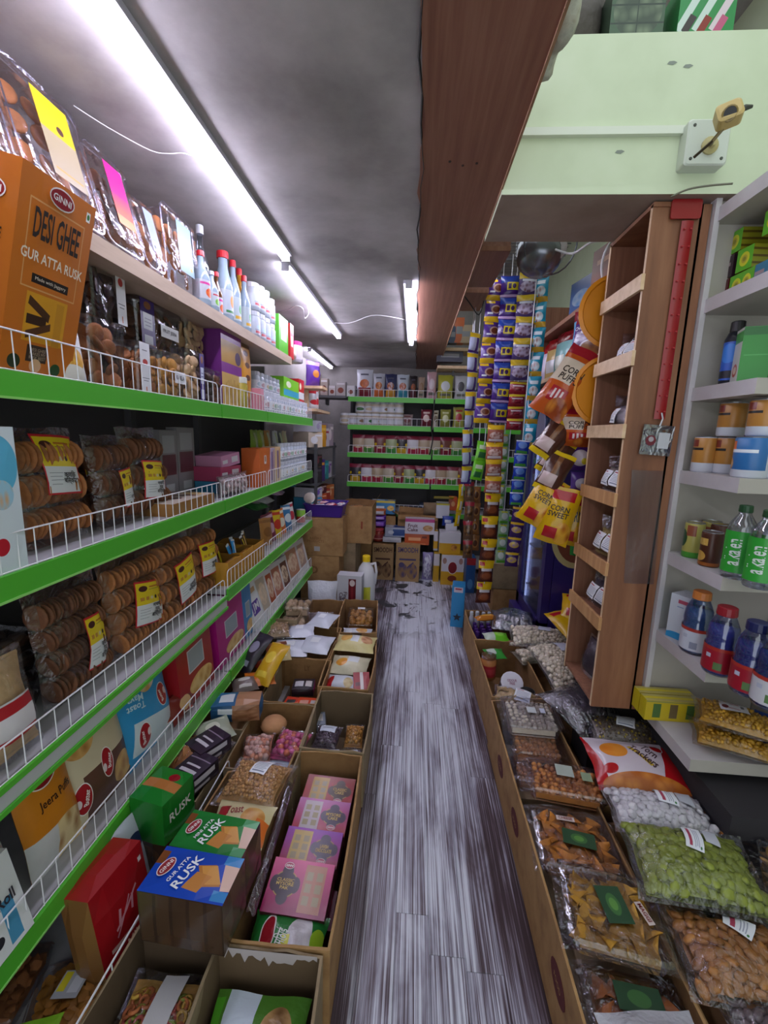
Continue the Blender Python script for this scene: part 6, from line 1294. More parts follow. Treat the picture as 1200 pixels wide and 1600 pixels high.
# ------------------------------------------------------------------ strips of sachets hanging on the right
def sachet_mesh(key, w, h, t, mat, seed):
    S = pouch_S(w, h, t, seed, .05, .1); P = S.P; g = G()
    g.grid(lambda u, v: (P(u, v)[0], -P(u, v)[1] - .0006, P(u, v)[2]), 6, 7, 0); g.grid(lambda u, v: (P(1 - u, v)[0], P(1 - u, v)[1] + .0006, P(1 - u, v)[2]), 5, 6, 0)
    return g.mesh(key, mat, True)
def strip(label, p0, p1, n, w, mats, Y, yaw=0, seed=0, t=.045, name='sachet_strip'):
    """a strip of linked sachets between two picture points at depth Y"""
    a, b = at(*p0, Y=Y), at(*p1, Y=Y); e = empty(name, a); rnd = random.Random(seed); step = (b - a) / n
    hh = step.length; ms = [sachet_mesh('sachet', w, hh * 1.0, t, m, seed + i) for i, m in enumerate(mats if isinstance(mats, list) else [mats])]
    g = G(); g.tube([Vector((0, .004, 2.63 - a.z if seed not in (505, 507, 508) else .01)), Vector((0, .004, 0)), b - a + Vector((0, .004, 0))], .003, 4); obj('cord', g, M('#c8c8d0', .5), e)
    for i in range(n):
        q = step * (i + 1); ang = math.degrees(math.atan2(step.x, -step.z))
        link('sachet', ms[i % len(ms)], e, q, (rnd.uniform(-6, 6), -ang + rnd.uniform(-3, 3), yaw + rnd.uniform(-9, 9)))
    return tag(e, label, 'sachet strip', 'hanging sachet strips')
R_ = lambda c, shapes: art(c, shapes, crinkle=.2, rough=.22)
PY = R_('#4a2a7a', (('r', .5, .12, 1, .26, '#d0a81c'), ('r', .3, .92, .5, .12, '#d0a81c'), ('e', .62, .58, .6, .4, '#b08a80'), ('e', .64, .58, .44, .28, '#6a3420'), ('r', .3, .4, .3, .08, '#d0d0e0')))
PB = R_('#3a1a6a', (('r', .5, .82, 1, .3, '#1f3a90'), ('r', .6, .5, .6, .36, '#c8b01c'), ('r', .45, .5, .16, .24, '#3a1a50'), ('e', .68, .5, .2, .22, '#3a1a50'), ('r', .5, .08, 1, .1, '#c8a8d8')))
DY = R_('#4a3a6a', (('r', .5, .84, 1, .3, '#b89a20'), ('n', .5, .35, .9, .5, '#5a3040', '#a89ab8', 6), ('r', .5, .62, .7, .1, '#c0c0d0')))
RD = R_('#8a1c2c', (('n', .5, .4, .8, .4, '#b04050', '#6a1020', 6), ('r', .5, .85, 1, .18, '#c8b02a'), ('r', .5, .6, .7, .1, '#d0c0c8')))
CYN = R_('#1f88a8', (('n', .5, .4, .7, .4, '#8a4a30', '#c0d0d8', 5), ('r', .5, .1, 1, .2, '#b8902a'), ('r', .5, .75, .6, .14, '#d0d8e0')))
SV = R_('#a8b0cc', (('r', .5, .86, 1, .24, '#d0b01c'), ('r', .62, .4, .26, .7, '#4a2a80'), ('r', .5, .05, 1, .1, '#4a2a80')))
BY_ = R_('#4a2420', (('r', .5, .82, 1, .36, '#d4ac18'), ('r', .2, .84, .3, .16, '#b02030'), ('e', .5, .3, .8, .44, '#6a3420'), ('e', .5, .3, .6, .3, '#8a4a2c'), ('r', .5, .58, .7, .12, '#c8c0c8')))
BY2 = R_('#a05a48', (('r', .5, .86, 1, .26, '#d4ac18'), ('n', .5, .4, .8, .4, '#8a4030', '#d0b0a8', 6), ('r', .5, .12, .8, .14, '#d8d0d8')))
BL = R_('#1f3aa0', (('e', .5, .65, .7, .5, '#5a80c8'), ('r', .5, .12, .8, .2, '#4aa040'), ('r', .5, .95, 1, .08, '#c8ccd8')))
GW = R_('#8aa88a', (('e', .5, .6, .6, .5, '#c8d0c8'), ('r', .5, .15, .8, .2, '#58a030'), ('r', .5, .9, .6, .1, '#c8c030')))
LG = R_('#6ac02a', (('r', .5, .3, .6, .3, '#2a6a3c'), ('r', .5, .7, .6, .2, '#d0e0c0')))
CK = R_('#5a4030', (('r', .5, .85, 1, .2, '#8a2030'), ('n', .5, .45, .8, .5, '#8a6030', '#3a2418', 5)))
YS = R_('#d8b018', (('r', .5, .5, .3, .6, '#c8c8d0'),))
PL = R_('#3a2060', (('n', .5, .5, .8, .4, '#8a6aa8', '#c8a840', 5), ('r', .5, .9, 1, .14, '#c8a020')))
strip('outer strip of silver sachets with yellow and violet bands beside back gondola', (741, 520), (728, 756), 8, .10, SV, 3.25, 35, 500)
strip('strip of violet snack sachets with yellow bottoms, first after silver strip', (776, 437), (753, 661), 7, .115, PY, 3.05, 5, 501)
strip('strip of violet and blue sachets with yellow figure patch', (800, 431), (778, 661), 7, .125, PB, 3.0, 0, 502)
strip('strip of violet sachets seen edge on between the two violet strips', (786, 445), (766, 668), 8, .06, PY, 3.12, 40, 503)
strip('strip of dusky violet sachets with mustard tops', (827, 426), (811, 594), 5, .12, DY, 2.95, -4, 504)
strip('short strip of red sachets below the dusky violet strip', (810, 596), (803, 672), 4, .11, RD, 2.98, 0, 505)
strip('strip of cyan sachets nearest the muesli rack', (848, 432), (826, 698), 7, .085, CYN, 2.95, -25, 506)
strip('long strip of brown biscuit sachets with bright yellow tops down to floor', (770, 771), (754, 942), 5, .115, BY_, 3.0, 4, 507)
strip('strip of tan biscuit sachets with yellow tops above the brown ones', (775, 664), (769, 770), 4, .115, BY2, 2.99, 2, 508)
strip('strip of bright blue sachets beside the purple cooler', (817, 688), (806, 789), 5, .085, BL, 2.85, -8, 509, .03)
strip('strip of pale green sachets behind the tan biscuit strip', (789, 678), (779, 795), 6, .07, GW, 3.15, 0, 510, .03)
strip('lime green sachet strip slanting beside the tan biscuit strip', (758, 690), (743, 750), 2, .09, LG, 3.08, 20, 511, .03)
strip('strip of dark cookie sachets beside the narrow yellow strip', (734, 752), (730, 872), 4, .075, CK, 3.3, 0, 512, .03)
strip('narrow bright yellow strip of sachets at the heap edge', (724, 757), (713, 822), 3, .06, YS, 3.35, 40, 513, .02)
strip('strip of dark violet sachets low beside the cooler door', (812, 792), (798, 885), 4, .09, PL, 2.95, -6, 514, .03)
strip('strip of green sachets hanging low behind blue sachets', (788, 798), (782, 880), 4, .08, GW, 3.2, 0, 515, .03)
strip('strip of brown cookie sachets at far side of biscuit strip', (744, 760), (741, 860), 4, .07, R_('#8a5a30', (('e', .5, .5, .7, .6, '#a8743c'), ('e', .5, .5, .5, .4, '#5a3420'))), 3.4, 0, 516, .03)
rod = empty('hanging_rail', (.6, 3.05, 2.62)); obj('rod', G().tube([(-.36, .06, 0), (.28, -.06, 0)], .008, 6), M('#8a8a90', .3, .8), rod); g = G(); [g.tube([(-.34, dy, .004), (.26, dy, .004)], .003, 4) for dy in [-.22 + .05 * i for i in range(13)]]; obj('wire_grid', g, M('#8a8a90', .3, .8), rod); obj('bracket', G().box((.0, 0, .10), (.02, .02, .2)), M('#6a6a70', .4, .6), rod); obj('bracket', G().box((.27, -.06, .10), (.02, .02, .2)), M('#6a6a70', .4, .6), rod); tag(rod, 'steel rail and wire grid from which the sachet strips hang', 'rail')
closed_carton('storage_carton', 768, 832, 918, 962, 3.62, 'lower brown carton on the floor behind the sachet strips', .3, z=0.0, h=.22)
closed_carton('storage_carton', 764, 836, 880, 918, 3.62, 'upper dusky carton behind the low sachet strips', .3, CARD_D, z=.226, h=.22)
# timber bracket and lit batten beside the beam
tb = empty('timber_bracket', (.42, 3.3, 2.55)); 
for px0, py0, px1, py1, Y in ((752, 360, 802, 392, 2.3),):
    pass
x, w, z, h = bb(745, 800, 360, 393, 2.25); bk = obj('timber_box', G().box((x, 2.5, z + h / 2), (w, .5, h)), WOODB); obj('batten', G().box((x, 2.245, z + .01), (w, .012, .02)), WOODPD, bk); tag(bk, 'brown timber box hanging beside the beam behind the lintel', 'timber box')
bpy.data.objects.remove(tb)
x, w, z, h = bb(722, 768, 425, 458, 2.95); bk2 = obj('timber_box', G().box((x, 3.15, z + h / 2), (w * .9, .4, h)), WOODB); obj('batten', G().box((x, 2.945, z + .01), (w * .9, .012, .02)), WOODPD, bk2); tag(bk2, 'second brown timber box farther along beside the beam', 'timber box')
lt = empty('led_batten', at(764, 440, Y=3.4)); 
a_, b_2 = at(775, 408, Y=2.9), at(752, 466, Y=3.6)
g = G().tube([a_ - lt.location, b_2 - lt.location], .016, 8); obj('diffuser', g, M('#e8e6f0', .5, emit=9.0), lt); g = G().tube([a_ - lt.location + Vector((.03, 0, .01)), b_2 - lt.location + Vector((.03, 0, .01))], .016, 6); obj('housing', g, TUBEH, lt); tag(lt, 'short lit batten slanting above the sachet strips', 'lamp')
# side shelves past the beam at the back
for k, (py, lab) in enumerate(((541, 'upper wooden wall shelf beside the beam at the back'), (569, 'lower wooden wall shelf with a grey bundle at the back'))):
    x, w, z, h = bb(684, 738, py - 3, py + 4, 4.6); s = obj('wall_shelf', G().box((x + .1, 4.75, z), (w + .2, .3, .028)), WOODE); obj('bracket', G().box((x, 4.8, z - .04), (.02, .12, .05)), M('#5a5a5a', .5), s); tag(s, lab, 'shelf')
for k, (px, py, w, h, c1, lab) in enumerate(((703, 536, .14, .16, '#3a4a6a', 'blue grey carton on the upper wooden wall shelf'), (717, 536, .09, .24, '#c8602a', 'orange carton on the upper wooden wall shelf'), (728, 536, .12, .17, '#b09a80', 'tan pouch carton on the upper wooden wall shelf'), (703, 565, .26, .12, '#4a4a5a', 'grey filmed bundle on the lower wooden wall shelf'))):
    p = at(px, py, Y=4.62); o, S = pbox('stored_carton', w, .12, h, art(c1, (('r', .5, .5, .7, .3, '#8a8a90'),)), M(c1, .4), None, .003); stand(o, p.x, 4.70, p.z + (.006 if k < 3 else .002)); tag(o, lab, 'box')
cable('power_cable', 'black cable drooping from timber box to the sachet rail', [at(720, 455, Y=2.9), at(735, 475, Y=2.95), at(748, 492, Y=3.0), at(756, 470, Y=3.0)], .004, M('#1c1a1c', .5))

# ------------------------------------------------------------------ cooler
FX, FY0, FY1 = .85, 2.66, 3.28
fr = empty('display_cooler', (1.1, 2.97, 0)); PUR = M('#2a1c5e', .3); PURD = M('#1d1440', .35)
def fpart(name, g, mat, parent=fr, **k):
    g.v = [(p[0] - 1.1, p[1] - 2.97, p[2]) for p in g.v]; return obj(name, g, mat, parent, **k)
fpart('cabinet', G().box((1.125, (FY0 + FY1) / 2, .98), (.47, FY1 - FY0, 1.72)), [M('#2c1f66', .3)])
fpart('plinth', G().box((1.1, (FY0 + FY1) / 2, .06), (.5, FY1 - FY0, .11)), PURD); fpart('liner', G().box((FX + .036, (FY0 + FY1) / 2, 1.0), (.006, FY1 - FY0 - .14, 1.44)), M('#7d8494', .4))
fpart('step', G().box((FX - .02, (FY0 + FY1) / 2, .20), (.08, FY1 - FY0 + .02, .12)), M('#3a2a72', .35))
dr = fpart('door_frame', G().box((FX + .012, FY0 + .035, 1.0), (.05, .07, 1.64)).box((FX + .012, FY1 - .035, 1.0), (.05, .07, 1.64)).box((FX + .012, (FY0 + FY1) / 2, .31), (.05, FY1 - FY0, .08)).box((FX + .012, (FY0 + FY1) / 2, 1.76), (.05, FY1 - FY0, .14)), PUR)
fpart('pane', G().box((FX + .002, (FY0 + FY1) / 2, .98), (.006, FY1 - FY0 - .15, 1.46)), film('#b8bed4', .10, .35, .06, .02, 4.0), dr)
fpart('handle', G().box((FX - .025, FY0 + .05, 1.0), (.02, .02, .3)), M('#6a6a74', .3, .6), dr)
fpart('light_strip', G().box((FX + .022, FY1 - .12, 1.0), (.010, .02, 1.3)), M('#dfe6f4', .5, emit=2.0))
for z in (.45, .75, 1.05, 1.35): fpart('wire_shelf', G().box((FX + .025, (FY0 + FY1) / 2, z), (.014, FY1 - FY0 - .16, .012)), M('#9a9aa8', .4))
sg = G(); k0 = len(sg.v)
for i in range(28):
    q = 2 * math.pi * i / 28; sg.v.append((FX + .16 + .15 * math.cos(q), FY0 - .002, .92 + .20 * math.sin(q)))
sg.face(list(range(k0, k0 + 28))); k1 = len(sg.v)
for i in range(28):
    q = 2 * math.pi * i / 28; sg.v.append((FX + .165 + .125 * math.cos(q), FY0 - .003, .925 + .17 * math.sin(q)))
sg.face(list(range(k1, k1 + 28)), mi=1); fpart('side_badge', sg, [M('#b8a878', .4), art('#4a2a2c', (('n', .5, .5, 3, 3, '#5a3030', '#8a4a30', 4),))])
sg = G(); k0 = len(sg.v)
for i in range(20):
    q = 2 * math.pi * i / 20; sg.v.append((FX - .014, FY0 + .36 - .10 * math.cos(q), 1.56 + .15 * math.sin(q)))
sg.face(list(range(k0, k0 + 20))); fpart('header_badge', sg, M('#8a86a8', .4), dr)
tag(fr, 'tall dark purple glass door drinks cooler behind the niche column', 'cooler')
# canned stock dimly seen behind the glass
for k in range(6):
    o = can('drink_can', .03, .12, M(('#2a4a8a', '#a03030', '#2a6a4a')[k % 3], .3)); o.parent = fr; o.location = (FX + .075 - 1.1, -.15 + .08 * (k % 3), .47 + .30 * (k // 3)); o.scale = (.5, .5, 1)

# muesli rack on the wall above the cooler
rk2 = empty('muesli_rack', (1.1, 2.75, 0)); tag(rk2, 'plywood rack of muesli pouches above the purple cooler', 'shelving')
def rpart(name, g, mat): g.v = [(p[0] - 1.1, p[1] - 2.75, p[2]) for p in g.v]; return obj(name, g, mat, rk2)
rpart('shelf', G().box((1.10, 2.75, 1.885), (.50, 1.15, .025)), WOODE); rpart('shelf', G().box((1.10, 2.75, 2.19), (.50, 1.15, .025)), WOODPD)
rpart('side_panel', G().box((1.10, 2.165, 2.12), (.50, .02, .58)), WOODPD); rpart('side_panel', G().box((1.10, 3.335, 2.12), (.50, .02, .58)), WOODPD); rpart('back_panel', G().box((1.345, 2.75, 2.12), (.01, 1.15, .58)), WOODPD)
def Rp(x0, x1, yt, z, X):
    a, b = sol('Y', px=x0, X=X, Z=z), sol('Y', px=x1, X=X, Z=z); return (a + b) / 2, abs(b - a), sol('Z', py=yt, X=X, Y=(a + b) / 2) - z
for k, (x0, x1, yt, c1, shp, lab) in enumerate(((838, 850, 515, '#b8b0c8', (('r', .5, .88, 1, .3, '#98141c'),), 'white pouch with red top, far end of muesli rack'), (849, 866, 505, '#c8a86a', (('r', .5, .86, 1, .3, '#98141c'), ('r', .5, .3, .6, .3, '#d8d4d8')), 'tan pouch with red top on muesli rack'), (862, 882, 495, '#7aa8a8', (('r', .5, .88, 1, .26, '#7a1420'), ('r', .5, .3, .5, .3, '#d0d4c8')), 'teal pouch with red top on muesli rack'))):
    yc, w, h = Rp(x0, x1, yt, 1.8975, .88); o, S = pouch('cereal_pouch', min(w, .22), min(h, .26), .06, R_(c1, shp), seed=520 + k); stand(o, .90, yc, 1.8975, -80, -3); tag(o, lab, 'pouch', 'cereal pouches on the muesli rack')
yc, w, h = Rp(884, 926, 482, 1.8975, .86)
o, S = pouch('muesli_pouch', .24, .26, .07, R_('#4a2468', (('r', .5, .88, 1, .32, '#7a1426'), ('e', .6, .2, .6, .36, '#c8c0cc'), ('n', .6, .2, .5, .3, '#5a3020', '#8a5a34', 7), ('r', .06, .4, .12, .8, '#5a9ac8'))), seed=524); letter(o, "Kellogg's", S, .5, .84, .6, .12, M('#dcd4d8', .4), 8, aspect=.9, off=.0015); letter(o, 'CHOCOLATEY\nMUESLI', S, .5, .58, .7, .16, M('#dcd4e0', .4), aspect=.9, off=.0015)
stand(o, .86, 2.38, 1.8975, -60, -3); tag(o, 'purple and maroon muesli pouch at the near end of rack', 'pouch')
o, S = pbox('stored_carton', .22, .10, .16, art('#2a4a7a', (('n', .5, .4, .8, .5, '#3a6a9a', '#7a8a9a', 5),)), M('#24406a', .5)); stand(o, .92, 2.62, 2.2035, -80); tag(o, 'blue picture carton on top board of the muesli rack', 'box')
o, S = pbox('stored_carton', .20, .12, .22, art('#6a3020', (('r', .5, .7, .6, .1, '#a06a50'),)), M('#5a2a1c', .5)); stand(o, .93, 2.34, 2.2035, -80); tag(o, 'rust brown carton on top board of the muesli rack', 'box')
# fan head near the added side-bay roof
fn = empty('wall_fan', at(850, 380, Y=2.45)); obj('motor', G().lathe([(.05, .0), (.10, .015), (.118, .07), (.10, .13), (.05, .16), (1e-4, .165)], 20), M('#8a8d98', .25, .8), fn, smooth=True, rot=(155, 20, 0)); obj('disc', G().lathe([(.05, 0), (.055, .006), (.04, .012), (1e-4, .014)], 18), M('#c8c4c8', .4), fn, loc=(.03, -.10, -.06), rot=(115, 10, 0)); obj('guard_ring', G().tube([(.15 * math.cos(a), -.06, .15 * math.sin(a)) for a in [2 * math.pi * i / 24 for i in range(25)]], .004, 5), M('#7a7d88', .3, .7), fn, rot=(10, 0, 20)); obj('arm', G().tube([(0, 0, .05), (.05, .05, .25)], .012, 6), M('#6a6d78', .3, .7), fn); tag(fn, 'silver wall fan head half hidden under the lintel soffit', 'fan')
cable('power_cable', 'white cable swinging from fan to niche column top', [at(868, 390, Y=2.2), at(895, 396, Y=2.1), at(925, 378, Y=2.0), at(955, 376, Y=1.97)], .005, CW)
cable('power_cable', 'white cable dropping behind the orange discs', [at(957, 374, Y=2.02), at(945, 395, Y=2.02), at(940, 420, Y=2.02), at(944, 448, Y=2.02)], .005, CW)
for k, (py0, py1, lab) in enumerate(((440, 535, 'upper orange plastic disc fixed to the far side of niche column'), (567, 655, 'lower orange plastic disc fixed to the far side of niche column'))):
    p = at(945 - 12 * k, (py0 + py1) / 2, Y=2.01); r = .15
    d = obj('plastic_disc', G().lathe([(r * .98, 0), (r, .006), (r * .9, .012), (r * .86, .006), (1e-4, .006)], 30), M('#d8881a', .35)); obj('slot', G().box((-.03, -.02, .010), (.02, .10, .006)), M('#8a4a10', .5), d); stand(d, p.x + .04, 2.01, p.z, 0, 90, 0); tag(d, lab, 'disc')

# ------------------------------------------------------------------ hanging crisp bags
ORG = R_('#b4501c', (('r', .5, .93, 1, .14, '#98182c'), ('r', .3, .62, .7, .34, '#c8b8a4'), ('r', .5, .28, .5, .2, '#a01c24'), ('r', .38, .28, .06, .13, '#d8c4c4'), ('r', .5, .28, .06, .15, '#d8c4c4'), ('r', .62, .28, .06, .13, '#d8c4c4'), ('n', .7, .12, .6, .3, '#c87a2c', '#8a3a14', 6)))
BRW = R_('#4a2a20', (('r', .5, .5, .2, 1, '#7a5030'), ('r', .5, .95, 1, .1, '#d8b81c'), ('r', .5, .06, 1, .12, '#d8b81c'), ('r', .4, .3, .6, .3, '#c0a8a8')))
YEL = R_('#c89c10', (('r', .5, .86, .7, .16, '#a81824'), ('n', .75, .22, .5, .4, '#a85a1c', '#d8a030', 6), ('r', .4, .2, .4, .2, '#a82028')))
def hang(label, x0, y0, x1, y1, Y, w, mat, seed, txt=None, yaw=-20, d=.09):
    """a crisp bag hanging from (x0, y0) down to (x1, y1)"""
    a, b = at(x0, y0, Y=Y), at(x1, y1, Y=Y); v = a - b; h = v.length; ang = math.degrees(math.atan2(v.x, v.z))
    o, S = pouch('crisp_bag', w, h, d, mat, seed=seed, sag=.4)
    if txt: letter(o, txt, S, .5, .58, .62, .2, M('#2a1a12', .4), aspect=w / h, off=.0018)
    R = Euler((0, math.radians(ang), 0)).to_matrix() @ Euler((0, 0, math.radians(yaw))).to_matrix(); o.rotation_euler = R.to_euler(); o.location = b
    return tag(o, label, 'crisp bag', 'crisp bags hanging beside the cooler')
hang('orange corn puff bag slung highest and slanting left', 922, 548, 850, 648, 2.05, .16, ORG, 530, 'CORN\nPUFFS')
hang('orange corn puff bag hanging straighter beside the orange discs', 920, 556, 902, 645, 2.12, .14, ORG, 531, 'CORN\nPUFFS')
hang('third orange corn puff bag hanging lower than the others', 908, 640, 900, 698, 2.06, .15, ORG, 532, 'CORN\nPUFFS')
hang('brown crisp bag with yellow edges, upper one', 884, 660, 842, 712, 2.08, .12, BRW, 533)
hang('brown crisp bag with yellow edges, middle one', 884, 688, 852, 740, 2.10, .12, BRW, 534)
hang('brown crisp bag with yellow edges, lowest one', 882, 708, 850, 768, 2.04, .12, BRW, 535)
hang('yellow corn bag slanting farthest to the left', 870, 748, 826, 818, 2.04, .14, YEL, 536, 'CORN\nSWEET')
hang('yellow corn bag in front hanging low', 886, 762, 858, 848, 2.0, .15, YEL, 537, 'CORN\nSWEET')
hang('yellow corn bag at the right beside the niche column', 902, 770, 890, 852, 2.06, .13, YEL, 538, 'CORN')
hang('purple chocolate bag hanging beside the niche column', 910, 684, 908, 735, 2.12, .13, R_('#4a2478', (('e', .45, .4, .6, .5, '#c8b8c0'), ('e', .6, .3, .2, .2, '#d0b830'))), 539)
hang('bright green bag hanging lowest by the niche column', 908, 772, 904, 868, 2.10, .08, R_('#1f8a34', (('e', .5, .5, .5, .5, '#2aa040'),)), 540)
hang('violet pouch hanging under the purple chocolate bag', 912, 738, 908, 772, 2.12, .11, R_('#5a3a8a', (('e', .5, .5, .6, .5, '#c8c0d0'),)), 541)
hk = empty('hook_strip', (.80, 2.0, 1.85)); obj('strip', G().box((0, 0, -.35), (.02, .006, .9)), M('#7a1a1c', .4), hk); 
for i in range(6): obj('hook', G().tube([(0, -.004, -.05 - .12 * i), (-.02, -.03, -.05 - .12 * i), (-.03, -.04, -.03 - .12 * i)], .003, 4), M('#9a9aa0', .3, .8), hk)
tag(hk, 'dark red hook strip carrying the crisp bags', 'hook strip')

# ------------------------------------------------------------------ bags in the niches
NB = (NY0 + NY1) / 2
def niche_bag(z, label, m, seed, h=.12, w=.2, stick=2, t=.08, dy=0.0):
    o, S = bag('niche_bag', w, h, t, seed, wr=1.6); core(o, S, m, .012)
    for i in range(stick): patch(o, 'label', S, .12 + .4 * i, .48 + .4 * i, .25, .75, STICK, off=.0035, deg=-6)
    g = G(); r = random.Random(seed)
    for i in range(5): g.grid(lambda a, b, i=i: ((-.06 + .03 * i + .05 * (a - .5) * (1 + b)), -.01 + .03 * math.sin(3 * a + i) * b, h * .9 + b * .05 + .01 * math.sin(9 * a + i)), 3, 3)
    obj('gathered_top', g, HAZE, o, smooth=True); stand(o, .81, NB + dy, z + .004, -82, -14); return tag(o, label, 'bag', 'labelled bags in the niches')
cp_ = obj('standing_card', G().box((0, 0, .10), (.10, .003, .20)), M('#8a8086', .5)); obj('lower_panel', G().box((0, -.002, .045), (.098, .002, .08)), M('#4a4038', .5), cp_); stand(cp_, .83, 1.74, NZ[0] + .001, -75, -14); tag(cp_, 'grey folded card leaning in the topmost niche', 'card')
niche_bag(NZ[1], 'crumpled bag with white stickers in the niche second from top', M('#a08a6a', .5, var=.4), 550, .10, .18, 2)
niche_bag(NZ[2], 'bag with slanting white sheet in the third niche from top', M('#b0a8b0', .5, var=.3), 551, .11, .17, 1)
niche_bag(NZ[3], 'bag with two white stickers in the fourth niche from top', M('#a89a90', .5, var=.3), 552, .12, .2, 2)
niche_bag(NZ[4], 'bag of yellowish snacks with stickers in the fifth niche from top', M('#b09a5a', .5, var=.3), 553, .13, .21, 2)
niche_bag(NZ[5], 'dark bag with long white sticker in the sixth niche from top', M('#4a4450', .5, var=.3), 554, .12, .22, 2)
o, S = bag('niche_bag', .22, .18, .10, 555, wr=1.8); core(o, S, M('#3a2c3c', .5, var=.4), .008); stand(o, .81, NB - .02, .478, -82, -10); tag(o, 'shiny dark purple bag slumped in the lowest niche', 'bag')

# ------------------------------------------------------------------ on the column's front: red clip strip, card pouch, film sheet
RS_ = M('#8e1a1e', .3)
st = empty('clip_strip', (.80, 1.632, 2.20)); a0, a1 = at(1075, 345, Y=1.630), at(1030, 655, Y=1.630); ht = at(1072, 327, Y=1.630)
g = G(); v = a1 - a0; side = Vector((.019, 0, 0))
g.grid(lambda a, b: (a0 + v * b + side * (2 * a - 1) + Vector((0, -.004 * (1 - (2 * a - 1) ** 2), 0))) - st.location, 4, 24, 0, flip=True)
obj('strip', g, RS_, st, smooth=True)
g = G(); g.loft([[(p[0] + ht.x - st.location.x, y, p[1] + ht.z - st.location.z) for p in rrect(.095, .058, .008, 0)] for y in (0, -.006)]); obj('head_plate', g, RS_, st)
for i in range(12):
    c = a0 + v * ((i + .5) / 12) - st.location; g = G()
    for sx in (-1, 1): g.box((c.x + sx * .010, c.y - .006, c.z), (.006, .006, .004))
    obj('clip', g, M('#a83034', .3), st)
tag(st, 'long red plastic clip strip hanging down the brown column front', 'clip strip')
cd = at(1026, 688, Y=1.625); o = obj('card_pouch', G().box((0, 0, 0), (.105, .004, .105)), film('#b8bcc4', .25, .5, .15, .3)); obj('card', G().box((0, .0005, -.006), (.085, .002, .07)), M('#8e949a', .5), o); obj('sticker', G().box((.022, -.0032, .0), (.038, .001, .055)), M('#bfc2c8', .5), o); g = G(); g.lathe([(.018, 0), (.018, .001), (1e-4, .0012)], 16); obj('emblem', g, M('#6a1f2c', .4), o, loc=(-.022, -.003, -.002), rot=(90, 0, 0)); g = G(); g.lathe([(.009, 0), (.009, .001), (1e-4, .0012)], 12); obj('emblem', g, M('#a8a0a4', .4), o, loc=(-.022, -.0045, .002), rot=(90, 0, 0)); obj('tie', G().tube([(.0, -.004, .05), (.004, -.006, .075), (-.003, -.005, .095)], .003, 4), M('#c8c8cc', .4), o); o.location = cd; o.rotation_euler = (0, math.radians(3), 0); tag(o, 'clear card pouch with a round maroon emblem tied below the red strip', 'card pouch')
ps_, pe_ = at(1012, 735, Y=1.634), at(998, 912, Y=1.634); g = G(); g.grid(lambda a, b: (ps_.lerp(pe_, b) + Vector(((a - .5) * .11, -.002 * math.sin(7 * b + 3 * a), 0))), 6, 12, flip=True); o = obj('film_sheet', g, film('#d8d4d8', .07, .25, .4, .15, 30.0), smooth=True); tag(o, 'dusty clear film sheet stuck on the brown column front', 'film sheet')

# junction box and small camera on the lintel
jb = at(1092, 236, Y=LY); o = empty('junction_box', (jb.x, LY - .022, jb.z)); g = G(); g.loft([[(p[0], y, p[1]) for p in rrect(w, w, .01, 0)] for y, w in ((.022, .125), (-.018, .125), (-.022, .117))]); obj('housing', g, M('#cfd6cc', .4), o)
for sx in (-.045, .045):
    for sz in (-.045, .045): obj('screw', G().lathe([(.005, 0), (.004, .002), (1e-4, .002)], 8), M('#4a5048', .5), o, loc=(sx, -.022, sz), rot=(90, 0, 0))
obj('gland', G().lathe([(.024, 0), (.024, .006), (.012, .010), (.008, .02), (1e-4, .02)], 16), M('#b8ac78', .35), o, loc=(.005, -.022, -.012), rot=(90, 0, 0)); tag(o, 'square white junction box screwed on the pale lintel', 'junction box')
cz_ = Vector((jb.x, LY - .05, jb.z)); ce = at(1138, 180, Y=LY - .16); cm = empty('small_camera', ce); g = G(); g.loft([[(p[0], y, p[1]) for p in rrect(.06 * s, .055 * s, .012, 0)] for y, s in ((-.02, .8), (-.016, 1), (.016, 1), (.02, .8))]); obj('body', g, M('#c2a86a', .35), cm, rot=(-18, -14, -18)); obj('lens', G().lathe([(.019, 0), (.019, .006), (.016, .007), (.015, .0065), (1e-4, .0066)], 16, mis=[0, 0, 0, 1, 1]), [M('#8a7440', .3), BLACK], cm, loc=(-.008, -.018, -.008), rot=(104, 0, -18))
obj('arm', G().tube([(0, 0, -.02), (-.02, .02, -.05), Vector(cz_ - ce) + Vector((.005, 0, -.012))], .005, 6), M('#6a5c3a', .4, .5), cm); obj('arm', G().tube([(-.02, .02, -.05), (-.045, .06, -.07)], .004, 6), M('#4a4030', .4, .5), cm); obj('knob', G().lathe([(.004, 0), (.008, .01), (.004, .03), (1e-4, .031)], 8), M('#3a3a34', .5), cm, loc=(.03, 0, .015), rot=(0, 80, 0)); tag(cm, 'small brass coloured camera on a bent arm beside the junction box', 'camera')
cable('power_cable', 'thin dark cable arching over the column head to white shelves', [at(1048, 308, Y=1.59), at(1075, 296, Y=1.57), at(1110, 290, Y=1.55), at(1145, 287, Y=1.53)], .003, M('#6a6a58', .5))
